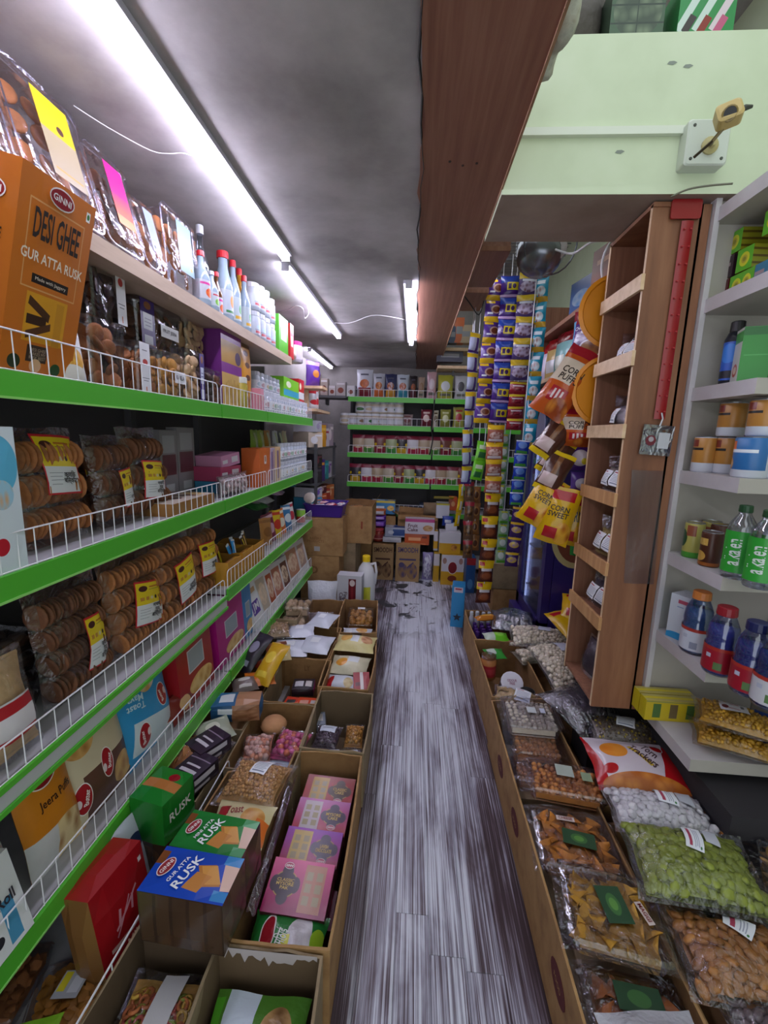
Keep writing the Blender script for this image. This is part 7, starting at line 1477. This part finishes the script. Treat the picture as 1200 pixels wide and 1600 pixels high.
# ledge goods above the lintel
bx = at(1105, 20, Y=1.64); o, S = pbox('incense_carton', .165, .14, .16, art('#2f8a4a', (('r', .2, .5, .13, .8, '#c8d8d0', -28), ('r', .2, .26, .13, .3, '#3a3030', -28), ('r', .5, .5, .13, .8, '#c8d8d0', -28), ('r', .47, .24, .13, .3, '#8a3024', -28), ('r', .8, .5, .13, .8, '#d8c8d0', -28), ('r', .76, .24, .13, .3, '#c05a80', -28))), M('#2a7a40', .4), None, .001); stand(o, bx.x - .005, 1.70, 2.7205); tag(o, 'green carton printed with three slanting incense packets on lintel ledge', 'box')
o, S = pbox('soap_bundle', .16, .14, .16, art('#3f5a40', (('n', .5, .5, .9, .9, '#6a7a60', '#3a4a38', 5), ('r', .5, .3, 1, .03, '#2a3a2c'), ('r', .5, .6, 1, .03, '#2a3a2c'), ('r', .5, .5, .02, 1, '#2a3a2c')), rough=.2), M('#3a4a3c', .3)); stand(o, at(1000, 20, Y=1.64).x - .01, 1.70, 2.7205); tag(o, 'dark green filmed bundle beside the green incense carton', 'bundle')
o, S = pouch('dark_sack', .17, .20, .12, art('#4a443e', crinkle=.5, rough=.7), seed=560); stand(o, at(920, 20, Y=1.66).x - .02, 1.72, 2.7205); tag(o, 'dark sack at the beam end of lintel ledge', 'sack')
fo = G(); a1_, b1_ = at(885, -20, Z=2.36), at(852, 110, Z=2.34); fo.tube([a1_ + (b1_ - a1_) * t + Vector((.012 * math.sin(5 * t), 0, .01 * math.cos(9 * t))) for t in [i / 10 for i in range(11)]], .028, 8); o = obj('foam_roll', fo, noise_mat('foam', ['#9a988c', '#c0c0b4', '#b0a898'], (1, 1, 1), .9, 5, 30, .5), smooth=True); tag(o, 'ragged pale foam strip curling off the upper beam edge', 'foam strip')

# ------------------------------------------------------------------ white corner shelves: goods
def on_white(lv, px, X): return min(sol('Y', px=px, X=X, Z=WZ[lv]), WY1 - .035), WZ[lv]
LIME = art('#5fb02a', (('e', .5, .5, .62, .62, '#d0d030'), ('e', .5, .5, .36, .36, '#b8a83a'), ('e', .5, .5, .2, .2, '#8a8a2c'))); INS = art('#8a8a1e', (('r', .5, .2, 1, .1, '#5a4a14'), ('r', .5, .5, 1, .1, '#5a4a14'), ('r', .5, .8, 1, .1, '#5a4a14')))
def incense(px, py, label, front, side, w=.052, h=.056, L=.20, X=1.0, yaw=-78):
    p = at(px, py, X=X); o, S = pbox('incense_box', w, L, h, front, side, side, .001); stand(o, X + L / 2, p.y, p.z, yaw); return tag(o, label, 'box', 'incense boxes on the white shelves'), p
INB = [(1118, 448, '#5a141c', 'maroon incense box at bottom corner of incense pile', None), (1136, 445, None, 'lime ended incense box on the shelf behind maroon box', 0), (1154, 436, None, 'lime ended incense box beside the cyan pack on shelf', 0), (1147, 402, None, 'lime ended incense box in the middle of the incense pile', 1), (1135, 360, None, 'lime ended incense box topmost at the left of pile', 2), (1125, 398, '#2f1a26', 'dark plum filmed bundle at the left of incense pile', 1), (1190, 362, None, 'lime ended incense box topmost at frame edge', 2), (1172, 425, '#3a7a9a', 'cyan filmed incense bundle slanting on the pile', 0), (1195, 418, '#3a1650', 'violet filmed incense bundle at frame edge', 0)]
for k, (px, py, c, lab, tier) in enumerate(INB):
    X = 1.0; y = sol('Y', px=px, X=X, Z=1.98); z = WZ[1] + .001 + (tier or 0) * .072
    y = sol('Y', px=px, X=X, Z=z); o, S = pbox('incense_box', .062, .20, .068, LIME if c is None else art(c, (('r', .5, .6, .6, .16, '#a08a90'),)), INS if c is None else M(c, .3), None, .001); stand(o, X + .12, y, z, -90 + (k * 7) % 11 - 5); tag(o, lab, 'box', 'incense boxes on the white shelves')
y, z = on_white(2, 1133, 1.02); o = bottle('shampoo_bottle', [(.026, 0), (.03, .006), (.03, .15), (.022, .17), (.014, .175)], M('#1c1f2c', .3), BLACK, .02, .172, .205, art('#2a5ac0', (('e', .5, .7, .3, .5, '#3a80e0'), ('r', .5, .15, 1, .2, '#1c1f2c'))), (.0305, .02, .14)); stand(o, 1.03, y, z, -60); tag(o, 'black capped bottle with glossy blue label on white shelf', 'bottle')
for k, (px, c, lab) in enumerate(((1158, '#c8ccc4', 'white and green soap carton beside the blue bottle'), (1182, '#8a1c24', 'dark red carton edge behind the green soap carton'))):
    y, z = on_white(2, px + 4, 1.02); o, S = pbox('soap_carton', .075, .07, .165 if k == 0 else .14, art('#2f8a34', (('r', .5, .5, .8, .02, '#4aa050'), ('r', .5, .92, 1, .14, '#1f6a2a'))), art(c, (('r', .5, .85, 1, .2, '#3a9a40'), ('e', .5, .25, .6, .24, '#b0402c'), ('e', .5, .25, .4, .14, '#d8c8b0'))), M('#1f6a2a', .4), .001); stand(o, 1.03 + .07 * k, y, z, -20 + 10 * k); tag(o, lab, 'box')
CAN1 = art('#c8ccd8', (('r', .5, .62, .6, .7, '#b8803c'), ('r', .42, .82, .16, .2, '#7a2a1c'), ('r', .46, .66, .22, .07, '#1f1a1c'), ('e', .5, .12, .5, .3, '#d0d4e0'))); CAN2 = art('#c8ccd8', (('r', .5, .6, .5, .8, '#2f6aa8'), ('r', .36, .8, .14, .2, '#d0642c'), ('n', .34, .34, .16, .3, '#b8803c', '#d8a868', 5), ('r', .5, .66, .3, .08, '#d8dce4'))); CAN3 = art('#c8ccd8', (('r', .5, .62, .7, .8, '#7a2a9a'), ('r', .5, .6, .2, .1, '#c8b0d8'))); CAN4 = art('#1c2c7a', (('r', .5, .6, .3, .1, '#c8ccd8'), ('r', .5, .1, 1, .2, '#c8ccd8')))
for k, (px, X, lv, m, r, h, zt, lab) in enumerate(((1098, 1.0, 3, CAN1, .038, .12, 0, 'tan and white health drink tin at the left of tin group'), (1132, 1.04, 3, CAN1, .036, .12, 0, 'tan and white tin partly hidden in the middle of tin group'), (1168, 1.0, 3, CAN2, .044, .12, 0, 'blue and orange tin in front of the tin group'), (1088, 1.02, 3, CAN4, .022, .12, 0, 'navy tin standing at rear of tin group'), (1147, 1.08, 3, CAN3, .036, .15, 0, 'violet tin with pale print behind the blue and orange tin'), (1197, 1.06, 3, CAN4, .036, .14, 0, 'royal blue tin at frame edge'), (1130, 1.03, 3, CAN1, .038, .108, .122, 'tan and white tin stacked on the left tins'), (1178, 1.03, 3, CAN1, .040, .108, .122, 'tan and white tin stacked at right of tin group'))):
    y, z = on_white(lv, px, X); o = can('health_drink_tin', r, h, m, lid=M('#8a8c94', .35, .7)); stand(o, X, y, z + zt, -70); tag(o, lab, 'tin', 'health drink tins on the white shelves')
for k, (px, X, m, r, h, lab) in enumerate(((1079, .995, art('#b0a85a', (('e', .4, .55, .2, .5, '#1f4a2c'), ('r', .56, .78, .16, .3, '#8a4a34'), ('r', .5, .08, 1, .18, '#4a9a34'))), .030, .125, 'yellow green juice can with dark leaf badge'), (1106, .985, art('#4a2416', (('e', .42, .3, .24, .3, '#c89a4a'), ('r', .45, .72, .2, .2, '#c8a050'), ('r', .5, .08, .6, .1, '#a05a24'))), .030, .115, 'brown jaggery drink can before the juice can'), (1098, 1.08, art('#a8a050', (('r', .5, .7, .3, .3, '#8a4a34'),)), .030, .125, 'rear yellow green can behind the brown one'), (1118, 1.09, art('#5a3020', (('r', .5, .6, .3, .3, '#b0904a'),)), .03, .12, 'rear brown can beside the clear bottle'))):
    y, z = on_white(4, px, X); o = can('juice_can', r, h, m); stand(o, X, y, z, -70)
    if k == 1: letter(o, 'GUL', cyl_S(.0303, 0, h), .45, .72, .14, .16, M('#d8b868', .4), off=.0008)
    tag(o, lab, 'can', 'drink cans on the white shelves')
WB = film('#e6eaf0', .12, .6, .06, .15, 10.0)
for k, (px, X, lab) in enumerate(((1147, .985, 'clear alkalen water bottle standing in front'), (1183, .99, 'clear alkalen water bottle beside the front one'), (1203, 1.04, 'clear water bottle cut by the frame'))):
    y, z = on_white(4, px, X); o = bottle('water_bottle', [(.030, 0), (.033, .006), (.033, .10), (.031, .115), (.033, .13), (.028, .155), (.014, .18), (.013, .19)], WB, M('#1c4426', .4), .015, .186, .205, None, None); patch(o, 'label', cyl_S(.0338, .02, .135), .36, .64, 0, 1, M('#2f9a34', .35), 6, 2); letter(o, 'alkalen', cyl_S(.0342, .02, .135), .5, .5, .30, .34, M('#d4dcd8', .4), 90, off=.0006, aspect=2.1); stand(o, X, y, z, -58); o.scale = (1.15, 1.15, 1.08); tag(o, lab, 'bottle', 'clear water bottles on the white shelves')
y, z = on_white(5, 1062, 1.0); o, S = pbox('milk_powder_carton', .075, .08, .165, art('#c4cad6', (('r', .62, .86, .5, .08, '#b05068'), ('r', .5, .74, .3, .02, '#7a90b8'), ('e', .5, .06, 1.2, .2, '#2f8ac0'))), M('#3a90c4', .35), M('#c4cad6', .4), .001); stand(o, 1.01, y, z, -62); tag(o, 'white and sky blue carton at the far end of bottle shelf', 'box')
DB = [(1083, .985, '#c8783a', '#c4c8d8', '#5a7a9a', 'sports drink bottle with orange cap and white label'), (1120, .975, '#8e1a28', '#98182c', '#5a5a9c', 'sports drink bottle with red cap and red label'), (1165, .985, '#1c2050', '#98182c', '#4a4a8a', 'dark capped sports drink bottle with red label'), (1200, 1.0, '#1c2050', '#c4c4cc', '#3a4a80', 'dark sports drink bottle cut by the frame')]
for k, (px, X, cc, lc, bc, lab) in enumerate(DB):
    y, z = on_white(5, px, X); o = bottle('sports_drink_bottle', [(.034, 0), (.038, .008), (.038, .085), (.035, .092), (.037, .105), (.034, .135), (.022, .165), (.019, .172)], film('#ccd4f0', .10, .5, .06, .1, 8.0), M(cc, .35), .023, .168, .192, art(lc, (('r', .5, .93, 1, .14, '#a83028'), ('r', .46, .62, .05, .16, '#b0b4c8'), ('r', .56, .25, .08, .3, '#5a7a4a' if k else '#8a90a8'))), (.0385, .012, .082), M(bc, .15), .16); stand(o, X, y, z, -60); o.scale = (1.16, 1.16, 1.12); tag(o, lab, 'bottle', 'sports drink bottles on the white shelves')
WB6 = WZ[6]
for k, (dy, lab) in enumerate(((.0, 'yellow noodle carton nearest at the lowest white shelf end'), (.05, 'yellow noodle carton behind the nearest one'))):
    o, S = pbox('noodle_carton', .045, .20, .08, M('#c8b818', .35), art('#c0a820', (('r', .2, .5, .14, .7, '#4a6a34'), ('r', .5, .5, .14, .7, '#6a5a3a'), ('r', .8, .5, .14, .7, '#4a6a34'), ('r', .5, .95, 1, .06, '#8a8a50'))), art('#b8ac60', (('r', .5, .5, .3, 1, '#d8c820'),)), .001); stand(o, 1.0, 1.555 + dy, WB6 + .001, -90); tag(o, lab, 'box')
CORN = M('#b88a24', .45, var=.35)
for k in range(2):
    o, S = bag('corn_bag', .25, .17, .075, 570 + k); core(o, S, CORN, .008); fill(o, S, 'corn_nut', [ell_mesh('nut', .0105, .0085, .006, CORN, 6, 4)], 14, 10, .006, 572 + k)
    if k: patch(o, 'label', S, .28, .62, .40, .85, art('#d0ccd8', (('e', .2, .3, .24, .3, '#6a1c28'), ('r', .55, .7, .3, .2, '#c06a80'), ('r', .8, .5, .12, .3, '#5a5a6a'), ('r', .5, .2, .4, .04, '#a04058'))), off=.003, deg=4, aspect=1.4)
    lie(o, 1.12 + .012 * k, 1.40 + .015 * k, WB6 + .003 + .064 * k, -24 - 4 * k, .17, .06, 3); tag(o, ('lower clear bag of yellow corn nuts on the lowest white shelf', 'upper clear bag of yellow corn nuts with a white sticker')[k], 'bag', 'corn nut bags on the white shelves')
o, S = pouch('blue_pouch', .16, .14, .09, art('#1c2c5a', (('e', .5, .6, .4, .4, '#3a5a9a'),), rough=.15, crinkle=.2), seed=575); stand(o, 1.24, 1.36, WB6, -40, -10); tag(o, 'glossy navy pouch behind the corn nut bags', 'pouch')

# ------------------------------------------------------------------ right floor row along the aisle
c = carton('side_carton', .275, .47, .25, .007, CARD, None, 600); stand(c, .566, 2.83, 0, 2); tag(c, 'carton of purple bottles at the far end of right row', 'carton')
PBm = M('#2f1650', .3); pb = obj('grape_bottle', G().lathe([(.016, 0), (.019, .004), (.019, .07), (.012, .09), (.011, .1)], 10), PBm, smooth=True); obj('cap', G().lathe([(.013, .096), (.013, .118), (.011, .12), (1e-4, .12)], 10), M('#3a1a64', .35), pb)
for i in range(4):
    for k in range(3):
        o = pb if i == k == 0 else dup(pb); stand(o, .46 + .045 * k, 2.68 + .045 * i, .14); tag(o, 'small purple capped bottle in the far right carton, %s row, %s from the aisle' % (ORD[i], ORD[k]), 'bottle', 'purple bottles in the far right carton')
pb2 = obj('tonic_bottle', G().lathe([(.016, 0), (.019, .004), (.019, .07), (.012, .09), (.011, .1)], 10), M('#c0c0d0', .3), smooth=True); obj('cap', G().lathe([(.013, .096), (.013, .118), (.011, .12), (1e-4, .12)], 10), M('#c8ccd8', .35), pb2)
for i in range(6):
    o = pb2 if i == 0 else dup(pb2); stand(o, .46 + .042 * i, 2.98 + .01 * (i % 2), .15); tag(o, 'white capped bottle along the far wall of right carton, %s from the aisle' % ORD[i], 'bottle', 'white capped bottles in far right carton')
o, S = pouch('honey_pouch', .17, .06, .05, art('#b8701c', (('e', .5, .5, .6, .5, '#d09a40'),), rough=.2), seed=601); lie(o, .545, 2.86, .255, 18, .06, .05); tag(o, 'amber pouch lying across the purple bottles', 'pouch')
o, S = bag('carrier_bag', .30, .24, .16, 602, film('#c8ccdc', .3, .6, .2, 1.0, 22.0), wr=2.5); core(o, S, M('#7a7a90', .5, var=.4), .05); lie(o, .72, 2.80, .20, -8, .24, .15, 8); tag(o, 'crumpled translucent carrier bag on the far right carton', 'bag')
o, S = pouch('pink_pouch', .14, .10, .06, art('#c04858', (('r', .5, .6, .6, .3, '#d0a8b8'),), crinkle=.3), seed=603); lie(o, .80, 2.68, .25, 10, .10, .06, 8); tag(o, 'pink pouch showing beside the carrier bag', 'pouch')
o, S = pouch('lime_pouch', .16, .10, .06, art('#6ac024', (('r', .2, .5, .4, 1, '#b8c4b8'), ('e', .6, .5, .4, .5, '#8ad040')), crinkle=.2), seed=604); lie(o, .57, 2.63, .22, 6, .10, .05, 6); tag(o, 'lime green pouch at the near edge of purple bottle carton', 'pouch')
c = carton('side_carton', .275, .60, .25, .007, CARD, None, 610); stand(c, .562, 2.28, 0, 1); tag(c, 'carton with a snack tub and white lidded jar in right row', 'carton')
o = jar('snack_jar', .045, .14, M('#b8784a', .25), film('#e0e0ea', .25, .6, .1, .1), art('#a82a34', (('r', .5, .5, .3, .5, '#b84048'),)), lid_h=.12); stand(o, .475, 2.34, .14, 10); tag(o, 'tub of tan snacks with a red label in right carton', 'tub')
o = jar('snack_jar', .055, .10, M('#3a2a28', .3), M('#ccc8d4', .4), None, lid_h=.25, neck=.98); stand(o, .565, 2.20, .16, 0, 38); letter(o, 'ODOUR\nFREE', top_S(.1, .1, .1008), .5, .5, .5, .3, M('#8a4a6a', .5)); tag(o, 'dark tub with a printed white lid tilted in right carton', 'tub')
o = can('black_tin', .04, .03, M('#201c1e', .4), lid=M('#7a7a80', .3, .8)); stand(o, .63, 2.08, .20); tag(o, 'flat black tin lying in the right carton', 'tin')
o, S = pouch('green_pouch', .12, .10, .05, art('#3a9a3c', (('r', .3, .5, .4, .6, '#c8d0c8'),), crinkle=.3), seed=611); lie(o, .53, 2.45, .20, 10, .10, .05, 6); tag(o, 'green and white pouch behind the red labelled tub', 'pouch')
PAS = M('#b89a6a', .5, var=.3); o, S = bag('pasta_bag', .22, .15, .08, 612); core(o, S, PAS, .012); fill(o, S, 'pasta', [chip_mesh(.03, PAS, 21, 4)], 6, 4, .008, 613, flat=True); patch(o, 'label', S, .5, .85, .2, .8, STICK, off=.003); lie(o, .55, 2.01, .18, -20, .15, .07, 8); tag(o, 'clear bag of pale pasta with a white label in right carton', 'bag')
c = carton('side_carton', .272, 1.42, .25, .007, CARD, None, 620); stand(c, .558, 1.24, 0); tag(c, 'long brown carton of clear snack trays along the right of aisle', 'carton')
for yy, zz in ((-.33, .14), (.15, .13), (.42, .13)):
    g = G(); g.lathe([(.036, 0), (.036, .001), (1e-4, .0012)], 18); g.v = [(p[0] * 1.0, p[1] * 1.5, p[2]) for p in g.v]; obj('stamp', g, M('#5a1a1c', .7), c, loc=(-.137, yy, zz), rot=(0, -90, 0))
    letter(c, 'FOOD', lambda u, v, yy=yy, zz=zz: (Vector((-.1385, yy - (u - .5) * .07, zz + (v - .5) * .06)), Vector((-1, 0, 0))), .5, .5, .7, .25, M('#a07a50', .7))
MAK = M('#d6cab8', .6, var=.15); OB = M('#d08a48', .5, var=.25)
def bolt_tray(label, x, y, z, w, d, h, meshes, nu, nv, seed, yaw, piece, bulk, flat=False, tilt=0, lay=1):
    o, S = flat_tray('snack_tray', w, d, h, meshes, nu, nv, seed, piece, lay=lay, flat=flat, bulk=bulk); 
    fl = G(); fl.grid(lambda a, b: ((a - .5) * w * 1.22, (b - .5) * d * 1.16, h * .94 + .004 * math.sin(9 * a + 5 * b) - .012 * (2 * a - 1) ** 2), 8, 6); obj('film_wrap', fl, film('#f0f0f8', .08, .5, .12, .8, 26.0), o, smooth=True)
    o.location = (x, y, z); o.rotation_euler = (math.radians(tilt), 0, math.radians(yaw)); tag(o, label, 'tray', 'clear snack trays in the right carton'); return o, S
BM = [ell_mesh('ball', .0115, .0115, .0105, MAK, 8, 5)]; BO = [ell_mesh('ball', .0115, .0115, .010, OB, 8, 5)]
bolt_tray('clear tray of orange balls, third down the pile of round snacks', .565, 1.60, .13, .21, .14, .05, BO, 9, 6, 621, -4, 'snack_ball', OB)
bolt_tray('clear tray of orange balls just under the white foxnut tray', .565, 1.68, .19, .21, .15, .055, BO, 9, 6, 622, -3, 'snack_ball', OB)
o, S = bolt_tray('clear tray of white foxnut balls on top of the round snack pile', .565, 1.79, .25, .23, .20, .06, BM, 9, 8, 623, -2, 'foxnut', MAK, lay=2); patch(o, 'label', S, .42, .6, .4, .62, M('#c0c4c8', .5), off=.006); patch(o, 'label', S, .68, .78, .42, .6, M('#b8bcd0', .5), off=.006)
o, S = bolt_tray('wide clear tray of orange balls before the cheese crisps tray', .60, 1.435, .235, .27, .15, .055, BO, 10, 6, 624, -8, 'snack_ball', OB, lay=2); patch(o, 'label', S, .38, .62, .5, .9, art('#a8b0a8'), off=.006); patch(o, 'label', S, .72, .86, .45, .75, art('#8a9a80'), off=.006)
CHZ = M('#c07a2c', .55, var=.3); MAG = M('#b8882c', .55, var=.3)
for k, (y, z, m, d, lab, nm) in enumerate(((1.225, .20, CHZ, .21, 'clear tray of orange cheese crisps with a green label', 'CHEESE'), (.99, .235, MAG, .21, 'clear tray of yellow masala crisps with a MAGGI label', 'MAGGI'))):
    ch = [chip_mesh(.055, m, 30 + i, 3) for i in range(4)]; o, S = bolt_tray(lab, .565 + .01 * k, y, z, .235, d, .05, ch, 5, 5, 630 + k, -6 - 4 * k, 'crisp', m, True, lay=2)
    asp = .235 / d; patch(o, 'label', S, *((.32, .76, .34, .62) if k == 0 else (.36, .66, .30, .78)), art('#2c4a34', (('e', .5, .5, .5, .6, '#3f6a3c'), ('e', .5, .5, .3, .34, '#5a8a44'))), off=.006, deg=-6 if k == 0 else 12, aspect=asp)
    ut, vt = (.42, .83) if k == 0 else (.84, .52)
    dg = 0 if k == 0 else -68
    patch(o, 'name_tag', S, ut - .13, ut + .13, vt - .045, vt + .045, M('#c8b8b4', .5), off=.0065, deg=dg, aspect=asp); letter(o, nm, S, ut, vt, .20, .055, M('#7a2420', .5), dg, off=.0085, aspect=asp)
o, S = bolt_tray('clear tray of orange crisps low under the near end of right carton', .565, .80, .16, .22, .20, .05, [chip_mesh(.055, M('#a8602c', .55, var=.3), 36, 3), chip_mesh(.05, M('#a8602c', .55, var=.3), 37, 3)], 5, 4, 640, -6, 'crisp', M('#a8602c', .6), True, lay=2); patch(o, 'label', S, .3, .8, .6, .9, art('#2c4a34', (('e', .5, .5, .5, .6, '#3f6a3c'),)), off=.006)
o, S = bag('rice_bag', .22, .22, .12, 641, art('#b4b4be', crinkle=.8, rough=.3), wr=3.5, sag=.5); lie(o, .575, .70, .17, 6, .22, .09, 6); tag(o, 'white bag of flakes at the lower frame edge of right row', 'bag')
for k in range(3):
    o, S = pbox('stored_carton', .22, .30, .12, CARD_D); stand(o, .56, .85 + .40 * k, .008, 0); tag(o, 'plain carton under the trays inside long right carton, %s from camera' % ORD[k], 'carton', 'plain cartons under the trays')

# second right row: bags piled against the shelves
for k, (y, L) in enumerate(((1.02, .66), (1.66, .60))):
    o = carton('pile_carton', .30, L, .22, .006, CARD, None, 650 + k); stand(o, .862 if k == 0 else .86, y - (.02 if k == 0 else -.04), 0, 0); tag(o, ('brown carton under the lima bean bags', 'brown carton under the torn crackers pouch')[k], 'carton')
def bean_bag(label, x, y, z, w, h, t, m, piece, rx, ry, rz, nu, nv, seed, yaw, stick, tilt=6, kind='nut'):
    o, S = bag('bean_bag', w, h, t, seed, fin=.05, wr=.6); core(o, S, m, rz * 1.6); fill(o, S, piece, [ell_mesh(kind, rx, ry, rz, m, 8, 5)], nu, nv, rz * 1.1, seed + 1, u0=.06, u1=.92, v0=.06, v1=.94, flat=True)
    for st_ in stick: patch(o, 'label', S, *st_[:4], st_[4] if len(st_) > 4 else STICK2, off=.004, deg=st_[5] if len(st_) > 5 else -18, aspect=w / h)
    lie(o, x, y, z, yaw, h, t * .75, tilt); return tag(o, label, 'bag', 'clear bags piled on the right')
bean_bag('clear bag of white beans behind the green bean bag', .85, 1.285, .265, .34, .17, .10, M('#d6d2d8', .45, var=.12), 'white_bean', .0155, .012, .007, 13, 7, 660, -4, ((.48, .66, .45, .95, STICK2, -14), (.68, .82, .5, .95, art('#c4c8d4'), -14)))
bean_bag('big clear bag of green lima beans with two white stickers', .83, 1.09, .275, .36, .23, .11, M('#828c36', .45, var=.25), 'lima_bean', .0185, .0155, .008, 14, 9, 662, -6, ((.47, .60, .50, .92, STICK2, -20), (.64, .74, .62, .9, art('#c4c8d4'), -20)), 8)
bean_bag('clear bag of brown flat beans under the green bean bag', .87, .90, .225, .37, .20, .10, M('#a06a34', .45, var=.3), 'brown_bean', .0185, .0125, .008, 13, 8, 664, -6, ((.38, .54, .62, .95, STICK2, -40),), 6)
bean_bag('clear bag of grey beans at the lower right frame corner', .90, .74, .20, .36, .20, .10, M('#76696e', .45, var=.35), 'grey_bean', .0170, .0120, .009, 13, 8, 666, -6, ((.50, .68, .55, .9, STICK2, -50),), 6)
tt, S = pouch('crackers_pouch', .33, .23, .09, art('#c4b8c4', (('r', .0, .5, .16, 1.2, '#a8141c', 6), ('r', .96, .55, .3, 1.2, '#a8141c', -14), ('n', .28, .66, .30, .34, '#c8641c', '#d88a34', 6), ('n', .5, .08, .9, .34, '#c87a34', '#a85a24', 9), ('e', .16, .30, .16, .18, '#a8141c'), ('r', .55, .56, .05, .4, '#c8a83a', 24), ('e', .80, .80, .16, .2, '#c8c0c4'), ('e', .80, .80, .14, .17, '#a8141c')), crinkle=.12, rough=.2), seed=670, nu=14, nv=14)
letter(tt, 'Torn\nTrackers', S, .64, .62, .32, .36, M('#3a2028', .4), -52, aspect=1.43, off=.0016)
lie(tt, .86, 1.475, .27, -3, .23, .075, 8); tag(tt, 'red and white Torn Trackers snack pouch on the right pile', 'pouch')
mx_ = M('#5a4c40', .5, var=.5); o, S = bag('mixture_bag', .28, .17, .09, 672); core(o, S, mx_, .008); fill(o, S, 'seed', [ell_mesh('nut', .006, .005, .004, mx_, 6, 4), ell_mesh('nut', .006, .005, .004, M('#a08a2c', .5), 6, 4), ell_mesh('nut', .005, .004, .004, mx_, 6, 4)], 14, 9, .004, 673); patch(o, 'label', S, .42, .68, .4, .9, STICK, off=.004, deg=-12); lie(o, .90, 1.665, .27, -6, .17, .08, 10); tag(o, 'clear bag of dark seed mixture with a white label', 'bag')
o, S = bag('film_bag', .30, .26, .13, 674, film('#e6e6f0', .14, .7, .12, 1.0, 20.0), wr=2.2); core(o, S, M('#6a6468', .5, var=.3), .04); lie(o, .80, 1.82, .25, 30, .26, .10, 12); tag(o, 'crumpled clear empty looking bag beside the seed mixture', 'bag')
for k, (x, y, z, w, h, yaw, st_, lab) in enumerate(((.80, 2.50, .26, .37, .22, -8, ((.48, .68, .5, .95, art('#b8bcd0'), -6),), 'wide clear bag of round foxnuts, farther of the two'), (.82, 2.16, .24, .27, .36, 14, ((.55, .9, .66, .92, art('#b8bcd0'), 0), (.6, .95, .22, .5, art('#b8bcd0'), -10)), 'upright clear bag of round foxnuts, nearer of the two'))):
    o, S = bag('foxnut_bag', w, h, .11, 676 + k, wr=1.0); core(o, S, M('#a89a8a', .6), .016); fill(o, S, 'foxnut', [ell_mesh('ball', .0125, .0125, .0115, MAK, 8, 5)], int(w / .024), int(h / .022), .010, 678 + k, u0=.04, u1=.92, v0=.05, v1=.95)
    for q in st_: patch(o, 'label', S, *q[:4], q[4], off=.004, deg=q[5])
    lie(o, x, y, z, yaw, h, .09, 10 if k == 0 else 16); tag(o, lab, 'bag', 'foxnut bags on the right pile')
o, S = bag('foxnut_bag', .14, .14, .09, 681); core(o, S, M('#a89a8a', .6), .016); fill(o, S, 'foxnut', [ell_mesh('ball', .0125, .0125, .0115, MAK, 8, 5)], 6, 6, .010, 682); lie(o, .70, 2.40, .20, 20, .14, .08, 8); tag(o, 'small clear bag of foxnuts tucked under the wide one', 'bag')
o = carton('pile_carton', .28, .60, .22, .006, CARD, None, 683); stand(o, .86, 2.33, 0); tag(o, 'brown carton under the foxnut bags before the cooler', 'carton')
o = carton('pile_carton', .075, .30, .22, .004, CARD, None, 684); stand(o, .755, 2.94, 0); tag(o, 'small brown carton under the carrier bag', 'carton')
for k, (x, y, z, yaw, lab) in enumerate(((.92, 2.44, .36, 30, 'yellow crisp bag fallen on the pile before the cooler'), (.99, 2.52, .44, -20, 'second yellow crisp bag lying higher before the cooler'))):
    o, S = pouch('crisp_bag', .15, .22, .08, YEL, seed=686 + k); lie(o, x, y, z, yaw, .22, .07, 24); tag(o, lab, 'crisp bag')
o, S = bolt_tray('clear tray of orange chips beneath the lowest white shelf', 1.10, 1.27, .27, .24, .15, .055, [chip_mesh(.04, CHZ, 41, 4), chip_mesh(.045, CHZ, 42, 4)], 6, 4, 690, -10, 'chip', CHZ, True, lay=2)
o, S = bolt_tray('clear tray of pale rolls at the right frame edge', 1.12, 1.07, .29, .20, .20, .05, [ell_mesh('nut', .03, .010, .010, M('#a8844c', .5, var=.3), 8, 5)], 4, 6, 692, -30, 'roll', M('#8a6a3c', .6), True, lay=2)
o = carton('pile_carton', .26, .50, .24, .006, CARD_D, None, 694); stand(o, 1.16, 1.02, 0); tag(o, 'dull carton at the right frame edge under the pale rolls', 'carton')
